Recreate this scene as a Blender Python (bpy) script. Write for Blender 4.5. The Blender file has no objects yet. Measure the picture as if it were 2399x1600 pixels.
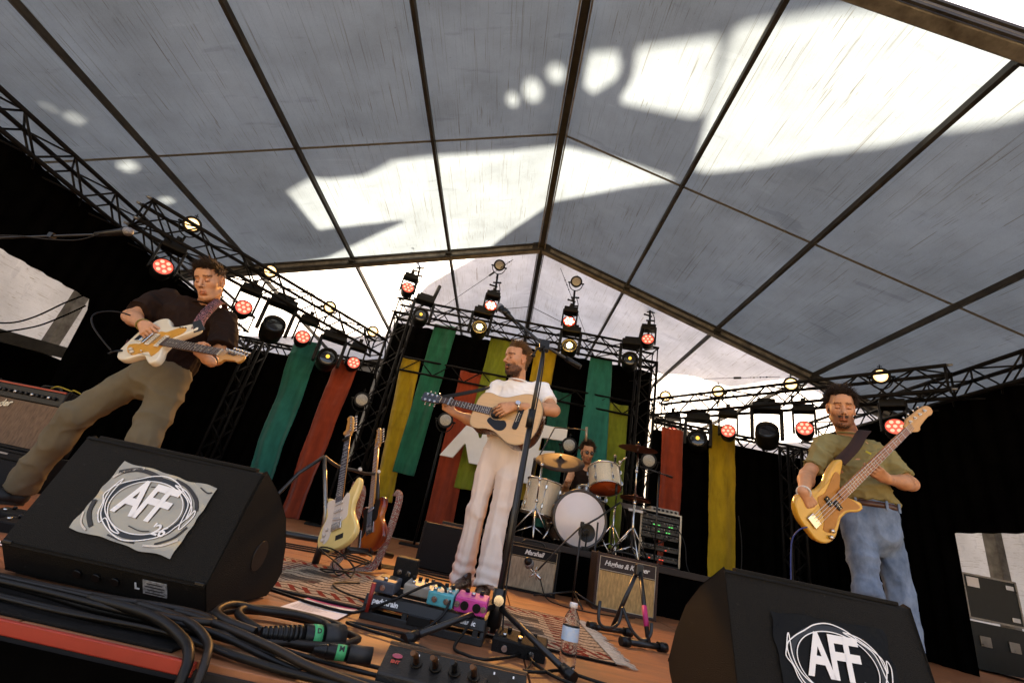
import bpy, bmesh, math, random
import numpy as np
from mathutils import Vector, Matrix, Euler, noise
from mathutils.geometry import tessellate_polygon
random.seed(7)
sc = bpy.context.scene
col = sc.collection
R = math.radians

# ------------------------------------------------------------------ camera, sky, sun, exposure
cd = bpy.data.cameras.new('camera'); cam = bpy.data.objects.new('camera', cd); col.objects.link(cam)
cd.sensor_width = 36.0; cd.lens = 15.79; cd.clip_start = 0.02; cd.clip_end = 500
ROWS = ((0.980884, -0.191734, 0.033230), (-0.044392, -0.386747, -0.921117), (0.189461, 0.902034, -0.387865))
cam.matrix_world = Matrix.Translation((0, 0, 0.4)) @ Matrix(ROWS).to_4x4()
sc.camera = cam
SUN_EL = R(50); SUN_AZ = R(4)          # sun stands behind the stage (towards +Y)
w = bpy.data.worlds.new('World'); sc.world = w; w.use_nodes = True
nt = w.node_tree; nt.nodes.clear()
sky = nt.nodes.new('ShaderNodeTexSky'); sky.sky_type = 'NISHITA'; sky.sun_disc = False
sky.sun_elevation = SUN_EL; sky.sun_rotation = SUN_AZ; sky.air_density = 1.0; sky.dust_density = 5.0; sky.ozone_density = 0.6
bg = nt.nodes.new('ShaderNodeBackground'); bg.inputs['Strength'].default_value = 0.042
wo = nt.nodes.new('ShaderNodeOutputWorld')
nt.links.new(sky.outputs[0], bg.inputs[0]); nt.links.new(bg.outputs[0], wo.inputs[0])
sl = bpy.data.lights.new('sun', 'SUN'); sl.energy = 3.5; sl.angle = R(0.5); sl.color = (1.0, 0.93, 0.82)
so = bpy.data.objects.new('sun', sl); col.objects.link(so)
SUNV = Vector((math.sin(SUN_AZ) * math.cos(SUN_EL), math.cos(SUN_AZ) * math.cos(SUN_EL), math.sin(SUN_EL)))
so.rotation_euler = SUNV.to_track_quat('Z', 'Y').to_euler(); so.location = SUNV * 60
vs = sc.view_settings; vs.view_transform = 'Standard'; vs.look = 'None'; vs.gamma = 1.0; vs.exposure = 3.75
vs.use_white_balance = True; vs.white_balance_temperature = 7900; vs.white_balance_tint = 17
sc.cycles.use_denoising = True
sc.cycles.max_bounces = 6; sc.cycles.diffuse_bounces = 4; sc.cycles.transmission_bounces = 6; sc.cycles.transparent_max_bounces = 8
sc.cycles.sample_clamp_indirect = 6.0
sc.cycles.caustics_reflective = False; sc.cycles.caustics_refractive = False

# ------------------------------------------------------------------ materials
MATS = {}
def M(name, c, rough=0.55, metal=0.0, var=0.18, scale=12.0, bump=0.0, bscale=120.0, spec=0.4, c2=None, stretch=(1, 1, 1), coat=0.0, trans=0.0, emit=None, es=1.0, sheen=0.0):
    if name in MATS: return MATS[name]
    m = bpy.data.materials.new(name); m.use_nodes = True
    n = m.node_tree.nodes; l = m.node_tree.links; p = n['Principled BSDF']
    p.inputs['Metallic'].default_value = metal; p.inputs['Specular IOR Level'].default_value = spec
    p.inputs['Coat Weight'].default_value = coat; p.inputs['Coat Roughness'].default_value = 0.08
    if sheen: p.inputs['Sheen Weight'].default_value = sheen
    if trans: p.inputs['Transmission Weight'].default_value = trans
    if emit: p.inputs['Emission Color'].default_value = (*emit, 1); p.inputs['Emission Strength'].default_value = es
    tc = n.new('ShaderNodeTexCoord'); mp = n.new('ShaderNodeMapping'); mp.inputs['Scale'].default_value = stretch
    l.new(tc.outputs['Object'], mp.inputs[0])
    nz = n.new('ShaderNodeTexNoise'); nz.inputs['Scale'].default_value = scale; nz.inputs['Detail'].default_value = 6; nz.inputs['Roughness'].default_value = 0.62
    l.new(mp.outputs[0], nz.inputs['Vector'])
    rp = n.new('ShaderNodeValToRGB'); e = rp.color_ramp.elements
    d = c2 if c2 else tuple(max(0, x * (1 - var * 1.6)) for x in c)
    u = tuple(min(1, x * (1 + var * 0.6)) for x in c)
    e[0].position = 0.3; e[0].color = (*d, 1); e[1].position = 0.7; e[1].color = (*u, 1)
    l.new(nz.outputs[0], rp.inputs[0]); l.new(rp.outputs[0], p.inputs['Base Color'])
    mr = n.new('ShaderNodeMapRange'); mr.inputs[3].default_value = max(0.02, rough - 0.1); mr.inputs[4].default_value = min(1, rough + 0.1)
    l.new(nz.outputs[0], mr.inputs[0]); l.new(mr.outputs[0], p.inputs['Roughness'])
    if bump:
        n2 = n.new('ShaderNodeTexNoise'); n2.inputs['Scale'].default_value = bscale; n2.inputs['Detail'].default_value = 3
        l.new(mp.outputs[0], n2.inputs['Vector'])
        b = n.new('ShaderNodeBump'); b.inputs['Strength'].default_value = bump; b.inputs['Distance'].default_value = 0.004
        l.new(n2.outputs[0], b.inputs['Height']); l.new(b.outputs[0], p.inputs['Normal'])
    MATS[name] = m
    return m
def nodes_of(m): return m.node_tree.nodes, m.node_tree.links, m.node_tree.nodes['Principled BSDF']

# ------------------------------------------------------------------ mesh helpers
class MB:
    """collects geometry; build() links it as one mesh object"""
    def __init__(s): s.v = []; s.f = []; s.sm = []
    def add(s, vs_, fs, smooth=False, mt=None):
        o = len(s.v)
        for p in vs_:
            p = Vector(p); s.v.append(tuple(mt @ p) if mt else tuple(p))
        for f in fs: s.f.append(tuple(i + o for i in f)); s.sm.append(smooth)
        return s
    def box(s, c, d, mt=None, rot=None):
        x, y, z = d[0] / 2, d[1] / 2, d[2] / 2
        vs_ = [Vector((i * x, j * y, k * z)) for k in (-1, 1) for j in (-1, 1) for i in (-1, 1)]
        if rot: q = Euler(rot).to_matrix(); vs_ = [q @ p for p in vs_]
        c = Vector(c); vs_ = [p + c for p in vs_]
        return s.add(vs_, [(0, 2, 3, 1), (4, 5, 7, 6), (0, 1, 5, 4), (2, 6, 7, 3), (0, 4, 6, 2), (1, 3, 7, 5)], False, mt)
    def bar(s, a, b, w_, h_, up=(0, 0, 1)):
        a = Vector(a); b = Vector(b); d = (b - a).normalized(); up = Vector(up)
        x = d.cross(up)
        if x.length < 1e-4: x = d.cross(Vector((0, 1, 0)))
        x.normalize(); z = x.cross(d); x *= w_ / 2; z *= h_ / 2
        vs_ = [a - x - z, a + x - z, a + x + z, a - x + z, b - x - z, b + x - z, b + x + z, b - x + z]
        return s.add(vs_, [(0, 3, 2, 1), (4, 5, 6, 7), (0, 1, 5, 4), (1, 2, 6, 5), (2, 3, 7, 6), (3, 0, 4, 7)])
    def tube(s, pts, r, seg=8, caps=True, mt=None):
        pts = [Vector(p) for p in pts]; n_ = len(pts)
        rs = r if isinstance(r, (list, tuple)) else [r] * n_
        vs_ = []; x = None
        for i, p in enumerate(pts):
            d = (pts[min(i + 1, n_ - 1)] - pts[max(i - 1, 0)])
            d = d.normalized() if d.length > 1e-9 else Vector((0, 0, 1))
            if x is None:
                x = d.orthogonal().normalized()
            else:
                x = x - d * x.dot(d)
                x = x.normalized() if x.length > 1e-6 else d.orthogonal().normalized()
            y = d.cross(x)
            for k in range(seg):
                a = 2 * math.pi * k / seg
                vs_.append(p + (x * math.cos(a) + y * math.sin(a)) * rs[i])
        fs = [(i * seg + k, i * seg + (k + 1) % seg, (i + 1) * seg + (k + 1) % seg, (i + 1) * seg + k) for i in range(n_ - 1) for k in range(seg)]
        if caps: fs += [tuple(range(seg))[::-1], tuple((n_ - 1) * seg + k for k in range(seg))]
        o = len(s.f); s.add(vs_, fs, True, mt)
        if caps: s.sm[-1] = s.sm[-2] = False
        return s
    def cyl(s, a, b, r0, r1=None, seg=16, mt=None): return s.tube([a, b], [r0, r0 if r1 is None else r1], seg, True, mt)
    def lathe(s, prof, seg=24, mt=None, close=False):
        n_ = len(prof)
        vs_ = [(r * math.cos(2 * math.pi * k / seg), r * math.sin(2 * math.pi * k / seg), z) for r, z in prof for k in range(seg)]
        fs = [(i * seg + k, i * seg + (k + 1) % seg, (i + 1) * seg + (k + 1) % seg, (i + 1) * seg + k) for i in range(n_ - 1) for k in range(seg)]
        s.add(vs_, fs, True, mt)
        if prof[0][0] > 1e-4: s.f.append(tuple(range(len(s.v) - n_ * seg, len(s.v) - n_ * seg + seg))[::-1]); s.sm.append(False)
        if prof[-1][0] > 1e-4: s.f.append(tuple(range(len(s.v) - seg, len(s.v)))); s.sm.append(False)
        return s
    def ball(s, c, r, seg=12, mt=None):
        rr = r if isinstance(r, (list, tuple)) else (r, r, r); n_ = seg // 2
        vs_ = [(c[0] + rr[0] * math.sin(math.pi * i / n_) * math.cos(2 * math.pi * k / seg), c[1] + rr[1] * math.sin(math.pi * i / n_) * math.sin(2 * math.pi * k / seg), c[2] + rr[2] * math.cos(math.pi * i / n_)) for i in range(n_ + 1) for k in range(seg)]
        fs = [(i * seg + k, (i + 1) * seg + k, (i + 1) * seg + (k + 1) % seg, i * seg + (k + 1) % seg) for i in range(n_) for k in range(seg)]
        return s.add(vs_, fs, True, mt)
    def prism(s, poly, z0, z1, mt=None, holes=(), inset=0.0):
        """extrude a 2D outline (xy) from z0 to z1, with optional holes and a rounded rim"""
        loops = [list(poly)] + [list(h) for h in holes]
        flat = [p for lp in loops for p in lp]; n_ = len(flat)
        tris = tessellate_polygon([[Vector((p[0], p[1], 0)) for p in lp] for lp in loops])
        if inset:
            lp = loops[0]; k = len(lp); ins = []
            area = sum(lp[i][0] * lp[(i + 1) % k][1] - lp[(i + 1) % k][0] * lp[i][1] for i in range(k))
            sg = 1 if area > 0 else -1
            for i in range(k):
                a = Vector(lp[i - 1]); b = Vector(lp[(i + 1) % k]); t = (b - a).normalized(); ins.append((lp[i][0] - t.y * inset * sg, lp[i][1] + t.x * inset * sg))
            rings = [(ins, z0), ([(a[0] * .7 + b[0] * .3, a[1] * .7 + b[1] * .3) for a, b in zip(lp, ins)], z0 + inset * .35), (lp, z0 + inset), (lp, z1 - inset), ([(a[0] * .7 + b[0] * .3, a[1] * .7 + b[1] * .3) for a, b in zip(lp, ins)], z1 - inset * .35), (ins, z1)]
            vs_ = [(p[0], p[1], z) for lp_, z in rings for p in lp_]
            fs = [(r * k + i, r * k + (i + 1) % k, (r + 1) * k + (i + 1) % k, (r + 1) * k + i) for r in range(5) for i in range(k)]
            if sg < 0: fs = [f[::-1] for f in fs]
            s.add(vs_, fs, True, mt)
            o = len(s.v) - 6 * k
            for t in tris:
                tt = t if (Vector(flat[t[1]]) - Vector(flat[t[0]])).cross(Vector(flat[t[2]]) - Vector(flat[t[0]])) > 0 else t[::-1]
                s.f.append(tuple(o + 5 * k + i for i in tt)); s.sm.append(False)
                s.f.append(tuple(o + i for i in tt[::-1])); s.sm.append(False)
            return s
        vs_ = [(p[0], p[1], z0) for p in flat] + [(p[0], p[1], z1) for p in flat]; fs = []
        for t in tris:
            tt = t if (Vector(flat[t[1]]) - Vector(flat[t[0]])).cross(Vector(flat[t[2]]) - Vector(flat[t[0]])) > 0 else t[::-1]
            fs.append(tuple(i + n_ for i in tt)); fs.append(tuple(tt[::-1]))
        o = 0
        for lp in loops:
            k = len(lp)
            for i in range(k): fs.append((o + i, o + (i + 1) % k, o + (i + 1) % k + n_, o + i + n_))
            o += k
        return s.add(vs_, fs, False, mt)
    def grid(s, fn, nu, nv):
        vs_ = [fn(i / nu, j / nv) for j in range(nv + 1) for i in range(nu + 1)]
        fs = [(j * (nu + 1) + i, j * (nu + 1) + i + 1, (j + 1) * (nu + 1) + i + 1, (j + 1) * (nu + 1) + i) for j in range(nv) for i in range(nu)]
        return s.add(vs_, fs, True)
    def mesh(s, name):
        me = bpy.data.meshes.new(name); me.from_pydata(s.v, [], s.f); me.polygons.foreach_set('use_smooth', s.sm); me.update()
        return me
    def build(s, name, mat, parent=None, loc=None, rot=None, bevel=0, mt=None, fixn=False):
        me = s.mesh(name)
        if fixn:
            bm = bmesh.new(); bm.from_mesh(me); bmesh.ops.recalc_face_normals(bm, faces=bm.faces); bm.to_mesh(me); bm.free()
        me.materials.append(mat)
        o = bpy.data.objects.new(name, me); col.objects.link(o)
        if mt is not None: o.matrix_local = mt
        if loc is not None: o.location = loc
        if rot is not None: o.rotation_euler = rot
        if parent is not None: o.parent = parent
        if bevel:
            b = o.modifiers.new('bevel', 'BEVEL'); b.width = bevel; b.segments = 2; b.limit_method = 'ANGLE'; b.angle_limit = R(40)
        return o
def tag(o, label=None, cat=None, group=None, kind=None):
    if label: o['label'] = label
    if cat: o['category'] = cat
    if group: o['group'] = group
    if kind: o['kind'] = kind
    return o
def thing(name, label, cat, loc=(0, 0, 0), rot=(0, 0, 0), group=None):
    o = bpy.data.objects.new(name, None); col.objects.link(o); o.location = loc; o.rotation_euler = rot; o.empty_display_size = 0.1
    return tag(o, label, cat, group)
def struct(o): o['kind'] = 'structure'; return o
def link_mesh(name, me, parent=None, mt=None):
    o = bpy.data.objects.new(name, me); col.objects.link(o)
    if mt is not None: o.matrix_local = mt
    if parent is not None: o.parent = parent
    return o
def copy_tree(o, parent=None):
    c = o.copy(); col.objects.link(c); c.parent = parent
    for ch in list(o.children): copy_tree(ch, c)
    return c
def text_mesh(body, size, depth, bold=0.0, shear=0.0, spacing=1.0):
    cu = bpy.data.curves.new('text', 'FONT'); cu.body = body; cu.size = size; cu.extrude = depth; cu.offset = bold; cu.shear = shear; cu.space_character = spacing
    cu.align_x = 'CENTER'; cu.align_y = 'CENTER'; cu.resolution_u = 3
    o = bpy.data.objects.new('text', cu); col.objects.link(o)
    dg = bpy.context.evaluated_depsgraph_get(); me = bpy.data.meshes.new_from_object(o.evaluated_get(dg))
    bpy.data.objects.remove(o); bpy.data.curves.remove(cu)
    return me
def spline(pts, n_=6, closed=True):
    """Catmull-Rom through 2D or 3D points"""
    k = len(pts); out = []
    P = [Vector(p) for p in pts]
    rng = range(k) if closed else range(k - 1)
    for i in rng:
        if closed: a, b, c, d = P[i - 1], P[i], P[(i + 1) % k], P[(i + 2) % k]
        else: a, b, c, d = P[max(i - 1, 0)], P[i], P[i + 1], P[min(i + 2, k - 1)]
        for j in range(n_):
            t = j / n_; t2 = t * t; t3 = t2 * t
            out.append(0.5 * ((2 * b) + (c - a) * t + (2 * a - 5 * b + 4 * c - d) * t2 + (3 * b - a - 3 * c + d) * t3))
    if not closed: out.append(P[-1])
    return out
def frame_mt(o, x, y, z=None):
    """matrix whose x/y axes follow the given directions (orthonormalised), origin o"""
    x = Vector(x).normalized(); y = Vector(y); y = (y - x * y.dot(x)).normalized(); z = x.cross(y)
    return Matrix(((x.x, y.x, z.x, o[0]), (x.y, y.y, z.y, o[1]), (x.z, y.z, z.z, o[2]), (0, 0, 0, 1)))
# ------------------------------------------------------------------ setting: ground, added shade wall behind, stage deck
grass = M('dry_ground', (0.30, 0.235, 0.14), 0.9, var=0.4, scale=3, bump=0.5, bscale=30)
struct(MB().grid(lambda u, v: ((u - .5) * 400, (v - .5) * 400, -1.12), 4, 4).build('ground', grass))
HOLES = [[(-3.21,13.75),(-2.8,14.17),(-2.59,14.19),(-2.13,14.36),(-1.87,14.59),(-1.67,14.8),(-1.1,15.04),(-0.11,15.36),(0.47,15.61),(0.68,15.62),(1.47,15.57),(1.98,15.47),(2.15,15.38),(1.91,15.24),(1.48,14.96),(0.52,14.22),(-0.16,13.2),(-0.43,12.75),(-0.65,12.34),(-1.88,10.75),(-2.81,8.79),(-3.35,7.52),(-6.88,7.43),(-5.49,10.59),(-4.54,11.15),(-3.3,11.78),(-1.84,13.22),(-3.16,12.66)],[(2.34,17.78),(2.66,17.89),(2.95,17.96),(3.11,17.99),(3.36,18.23),(4.06,18.23),(4.65,17.37),(4.33,17.03),(4.19,16.9),(3.9,16.72),(3.72,16.52),(3.23,16.22),(2.83,15.88),(2.4,15.62),(2.24,15.63),(2.14,16.53),(2.08,17.27),(2.04,17.62),(2.12,17.72)],[(1.24,17.34),(1.95,17.56),(2.01,17.43),(2.07,17.02),(2.11,16.56),(2.01,16.46),(1.23,16.51),(1.18,16.61),(1.27,16.88),(1.27,17.02)],[(0.77,17.22),(1.05,17.27),(1.12,17.06),(1.09,16.85),(0.87,16.59),(0.75,16.68),(0.74,16.93)],[(3.25,8.52),(3.93,9.27),(4.6,9.44),(5.13,10.73),(6.2,10.43),(6.9,8.88),(4.05,1.35),(2.91,7.72)],[(0.51,16.85),(0.5,16.76),(0.47,16.68),(0.41,16.65),(0.36,16.66),(0.32,16.71),(0.3,16.79),(0.31,16.88),(0.35,16.95),(0.4,16.98),(0.45,16.98),(0.49,16.93)],[(0.26,16.52),(0.25,16.41),(0.21,16.32),(0.15,16.28),(0.09,16.29),(0.05,16.36),(0.03,16.46),(0.05,16.57),(0.09,16.66),(0.14,16.7),(0.2,16.68),(0.24,16.62)],[(-0.01,16.3),(-0.03,16.23),(-0.05,16.17),(-0.09,16.14),(-0.13,16.15),(-0.15,16.2),(-0.16,16.27),(-0.15,16.34),(-0.12,16.4),(-0.09,16.43),(-0.05,16.42),(-0.02,16.37)],[(-4.71,14.82),(-4.76,14.76),(-4.81,14.72),(-4.86,14.69),(-4.89,14.7),(-4.9,14.73),(-4.88,14.78),(-4.83,14.84),(-4.78,14.89),(-4.73,14.91),(-4.7,14.91),(-4.69,14.87)],[(-4.83,14.96),(-4.87,14.92),(-4.91,14.88),(-4.95,14.86),(-4.97,14.87),(-4.98,14.89),(-4.97,14.92),(-4.94,14.96),(-4.9,15.0),(-4.86,15.01),(-4.83,15.01),(-4.82,14.99)],[(-4.69,13.98),(-4.74,13.9),(-4.81,13.83),(-4.88,13.8),(-4.93,13.81),(-4.93,13.86),(-4.91,13.93),(-4.85,14.02),(-4.78,14.08),(-4.72,14.11),(-4.67,14.11),(-4.66,14.06)],[(-4.68,13.23),(-4.72,13.17),(-4.77,13.12),(-4.82,13.1),(-4.86,13.1),(-4.88,13.14),(-4.86,13.19),(-4.82,13.25),(-4.77,13.3),(-4.72,13.32),(-4.68,13.32),(-4.66,13.28)]]
shade_wallm = M('shade_wall_plaster', (0.35, 0.32, 0.28), 0.9, var=0.25, scale=0.8, bump=0.3, bscale=12)
wb = MB().prism([(-24, -1.1), (24, -1.1), (24, 20.5), (-24, 20.5)], -0.03, 0.03, Matrix(((1, 0, 0, 0), (0, 0, -1, 13.2), (0, 1, 0, 0), (0, 0, 0, 1))), holes=HOLES)  # unseen wall added to shade the roof, openings shaped like the sun patches
tag(wb.build('shade_wall', shade_wallm), 'tall unseen wall added behind the tent, its openings shaped to cast sun patches on the roof', 'wall')

ply = M('stage_ply', (0.29, 0.105, 0.040), 0.5, var=0.45, scale=3.2, bump=0.15, bscale=60, c2=(0.15, 0.055, 0.023), stretch=(1, 7, 1), spec=0.45)
floor = struct(MB().box((0, 4.55, -0.065), (12.4, 6.58, 0.1)).build('stage_floor', M('deck_dark', (0.02, 0.014, 0.01), 0.8)))
pm = {}
for i in range(-5, 5):
    for j in range(3):
        x0 = i * 1.25 + 0.21; y0 = 1.27 + j * 2.2
        y1 = min(y0 + 2.2, 7.9)
        o = MB().box((0, 0, 0), (1.244, y1 - y0 - 0.006, 0.018)).build('deck_panel', ply, floor, loc=(x0 + .625, (y0 + y1) / 2, -0.009), bevel=0.002)
floor['label'] = 'brown plywood stage deck'
black_cloth = M('black_cloth', (0.0022, 0.002, 0.0018), 0.95, var=0.3, scale=5, spec=0.0)
skirt = tag(MB().grid(lambda u, v: (-6.2 + 12.4 * u, 1.235 + 0.018 * math.sin(u * 150) * v, -0.03 - 1.07 * v), 240, 6).build('stage_skirt', black_cloth), 'black cloth skirt along the stage front under the red edge', 'cloth')
redtape = M('red_edge', (0.34, 0.028, 0.012), 0.5, var=0.15, scale=8)
tag(MB().box((-3.4, 1.262, -0.014), (5.6, 0.012, 0.030)).build('edge_strip', redtape, bevel=.003), 'bright red strip along the front edge of the stage', 'strip')

tag(MB().box((-1.55, 1.375, .004), (1.75, .19, .008)).build('shade_strip', M('shade_strip_black', (.008, .0075, .007), .8, var=.3, scale=30, bump=.6, bscale=150, spec=.1), bevel=.003), 'dark strip added under the cables to stand for shade along the left stage edge', 'dark strip')  # added dark strip stands for the shaded deck under the cables
# ------------------------------------------------------------------ marquee
RX, RZ, RS = -0.07, 5.37, 0.322
def roof_z(x): return RZ - RS * abs(x - RX)
canvas = bpy.data.materials.new('tent_canvas'); canvas.use_nodes = True
n = canvas.node_tree.nodes; l = canvas.node_tree.links; n.clear()
out = n.new('ShaderNodeOutputMaterial'); mix = n.new('ShaderNodeMixShader'); df = n.new('ShaderNodeBsdfDiffuse'); tr = n.new('ShaderNodeBsdfTranslucent')
mix.inputs[0].default_value = 0.4
tc = n.new('ShaderNodeTexCoord')
def nz(scale, stretch, rotz=0.0, detail=5, rough=.6):
    mp = n.new('ShaderNodeMapping'); mp.inputs['Scale'].default_value = stretch; mp.inputs['Rotation'].default_value = (0, 0, rotz)
    l.new(tc.outputs['Object'], mp.inputs[0]); t = n.new('ShaderNodeTexNoise'); t.inputs['Scale'].default_value = scale; t.inputs['Detail'].default_value = detail; t.inputs['Roughness'].default_value = rough
    l.new(mp.outputs[0], t.inputs['Vector']); return t.outputs[0]
def ramp(src, a, b, c0, c1):
    r = n.new('ShaderNodeValToRGB'); r.color_ramp.elements[0].position = a; r.color_ramp.elements[1].position = b
    r.color_ramp.elements[0].color = (*c0, 1); r.color_ramp.elements[1].color = (*c1, 1); l.new(src, r.inputs[0]); return r.outputs[0]
def mul(a, b):
    m_ = n.new('ShaderNodeMix'); m_.data_type = 'RGBA'; m_.blend_type = 'MULTIPLY'; m_.inputs[0].default_value = 1.0
    l.new(a, m_.inputs[6]); l.new(b, m_.inputs[7]); return m_.outputs[2]
dirt = ramp(nz(1.3, (1, 1, 1)), .3, .72, (.70, .69, .68), (1, 1, 1))
st1 = ramp(nz(60, (1.0, .012, 1), .06, 3, .55), .28, .42, (.76, .73, .68), (1, 1, 1))
st2 = ramp(nz(70, (.9, .014, 1), .5, 2, .5), .27, .335, (.64, .58, .50), (1, 1, 1))
st3 = ramp(nz(70, (.9, .012, 1), -.22, 2, .5), .27, .335, (.64, .58, .50), (1, 1, 1))
weave = ramp(nz(260, (1, .25, 1), 0, 2), .3, .7, (.86, .86, .86), (1, 1, 1))
spots = ramp(nz(55, (1, .4, 1), 0.3, 3, .6), .245, .29, (.4, .36, .3), (1, 1, 1))
cr1 = ramp(nz(3.2, (.28, 2.6, 1), .12, 3, .55), .66, .70, (1, 1, 1), (1.07, 1.07, 1.07)); cr2 = ramp(nz(2.6, (.35, 2.2, 1), -.25, 3, .6), .30, .36, (.86, .86, .87), (1, 1, 1))
allc = mul(mul(mul(mul(mul(mul(mul(dirt, st1), st2), st3), weave), spots), cr1), cr2)
tcol = n.new('ShaderNodeRGB'); tcol.outputs[0].default_value = (0.238, 0.300, 0.340, 1)
dcol = n.new('ShaderNodeRGB'); dcol.outputs[0].default_value = (0.13, 0.135, 0.145, 1)
l.new(mul(allc, tcol.outputs[0]), tr.inputs[0]); l.new(mul(allc, dcol.outputs[0]), df.inputs[0])
l.new(df.outputs[0], mix.inputs[1]); l.new(tr.outputs[0], mix.inputs[2]); l.new(mix.outputs[0], out.inputs[0])
canvas_lit = canvas.copy(); canvas_lit.name = 'lit_canvas'         # copy made brighter to stand for sunlight on the rear bay and end wall
for q in canvas_lit.node_tree.nodes:
    if q.type == 'RGB' and q.outputs[0].default_value[0] > .2: q.outputs[0].default_value = (0.88, 0.88, 0.87, 1)
    elif q.type == 'RGB': q.outputs[0].default_value = (0.45, 0.45, 0.44, 1)
    elif q.type == 'MIX_SHADER': q.inputs[0].default_value = 0.62

canvas_lit_wall = canvas_lit.copy(); canvas_lit_wall.name = 'lit_wall_canvas'  # lightened again so the side walls look sunlit
for q in canvas_lit_wall.node_tree.nodes:
    if q.type == 'RGB' and q.outputs[0].default_value[0] > .5: q.outputs[0].default_value = (0.9, 0.88, 0.85, 1)
    elif q.type == 'MIX_SHADER': q.inputs[0].default_value = 0.8
alu = M('weathered_aluminium', (0.17, 0.16, 0.145), 0.5, metal=0.25, var=0.4, scale=6, c2=(0.06, 0.053, 0.045), bump=0.2, bscale=60)
alud = M('dull_aluminium', (0.035, 0.032, 0.028), 0.6, metal=0.3, var=0.4, scale=6)
strapm = M('webbing', (0.12, 0.115, 0.10), 0.9, var=0.2, scale=40)
tent = thing('marquee', 'large pale canvas marquee with aluminium ridge, rafters and purlins over the stage', 'tent')
PX = [-7.55, -6.59, -4.96, -3.33, -1.70, -0.07, 1.56, 3.19, 4.82, 6.45, 7.41]
YB = [2.02, 7.02, 12.02]
YS = [2.02, 4.45, 7.02, 9.5, 12.02]
rnd = random.Random(3)
for i in range(len(PX) - 1):
    for j in range(len(YS) - 1):
        xa, xb, ya, yb = PX[i], PX[i + 1], YS[j], YS[j + 1]
        ph = rnd.random() * 40
        crumple = 0.016 if ya > 6.9 else 0.006
        def pt(u, v):
            x = xa + (xb - xa) * u; y = ya + (yb - ya) * v
            e = min(u, 1 - u, v, 1 - v) * 4; e = min(1, e)
            e2 = math.sin(math.pi * u) * math.sin(math.pi * v)
            wv = noise.noise((x * .9 + ph, y * 3.2 + x * 1.4, ph)) * crumple * 1.6 + noise.noise((x * 4 + y * 2, y * 7, ph + 3)) * crumple * .6
            return (x, y, roof_z(x) + 0.045 - 0.03 * e2 + wv * e)
        MB().grid(pt, 22, 26).build('canvas_panel', canvas_lit if ya > 6.9 else canvas, tent)
for x in PX[1:-1]:
    for k in range(2):
        ya, yb = YB[k], YB[k + 1]
        z = roof_z(x)
        if abs(x - RX) < .01:
            MB().bar((x, ya + .07, z - .035), (x, yb - .07, z - .035), 0.09, 0.09).build('ridge_beam', alud, tent, bevel=.006)
            MB().bar((x - .06, ya + .07, z - .09), (x - .06, yb - .07, z - .09), 0.02, 0.05).bar((x + .06, ya + .07, z - .09), (x + .06, yb - .07, z - .09), 0.02, 0.05).build('ridge_flange', alu, tent)
        else:
            MB().bar((x, ya + .07, z - .02), (x, yb - .07, z - .02), 0.046, 0.07).build('purlin', alud, tent, bevel=.005)
for y in YB:
    for s in (-1, 1):
        xe = PX[0] if s < 0 else PX[-1]
        a = Vector((RX, y, RZ - .055)); b = Vector((xe, y, roof_z(xe) - .055))
        MB().bar(a, b, 0.11, 0.15).build('rafter', alu, tent, bevel=.01)
        MB().bar(a + Vector((0, -.075, -.06)), b + Vector((0, -.075, -.06)), 0.02, 0.035).bar(a + Vector((0, -.075, .06)), b + Vector((0, -.075, .06)), 0.02, 0.035).build('rafter_channel', alud, tent)
        for k in range(1, 5):
            p = a.lerp(b, k * 1.63 / abs(xe - RX)) if k * 1.63 < abs(xe - RX) else None
            if p:
                MB().box(p + Vector((0, -.03, -.02)), (.1, .22, .05)).cyl(p + Vector((.05, -.1, -.06)), p + Vector((.05, -.1, -.1)), .014, seg=8).cyl(p + Vector((-.05, -.1, -.06)), p + Vector((-.05, -.1, -.1)), .014, seg=8).build('bracket', alud, tent)
                MB().cyl(p + Vector((.62 * s, -.067, .03)), p + Vector((.62 * s, -.062, .03)), .022, seg=10).build('bolt_hole', alud, tent)
        p0 = Vector((xe, y, roof_z(xe) - .1)); MB().bar(p0, (xe, y, -1.12), .13, .19, (0, 1, 0)).build('post', alu, tent, bevel=.01)
    MB().box((RX, y, RZ - .06), (.34, .15, .16)).build('apex_plate', alud, tent, bevel=.01)
for y in YS[1::2]:
    for i in range(len(PX) - 1):
        xa, xb = PX[i], PX[i + 1]
        MB().grid(lambda u, v: (xa + (xb - xa) * u, y - .017 + .034 * v, roof_z(xa + (xb - xa) * u) + .006), 8, 1).build('seam_strap', strapm, tent)
for s, xe in ((-1, PX[0]), (1, PX[-1])):
    MB().bar((xe, YB[0], roof_z(xe) - .08), (xe, YB[-1], roof_z(xe) - .08), .1, .14).build('eave_beam', alu, tent)
# end wall behind the stage and side walls of the rear bay
endw = [(PX[0], -1.1), (PX[-1], -1.1), (PX[-1], roof_z(PX[-1])), (RX, RZ), (PX[0], roof_z(PX[0]))]
MB().prism(endw, 0, .004, Matrix(((1, 0, 0, 0), (0, 0, 1, 12.1), (0, 1, 0, 0), (0, 0, 0, 1)))).build('end_wall', canvas_lit, tent)
for s, xe in ((-1, PX[0] - .06), (1, PX[-1] + .06)):
    MB().grid(lambda u, v: (xe + .02 * math.sin(u * 60), 2.1 + 9.9 * u, -1.1 + (roof_z(xe) + 1.05) * v), 90, 6).build('side_wall', canvas_lit_wall, tent)
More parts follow.
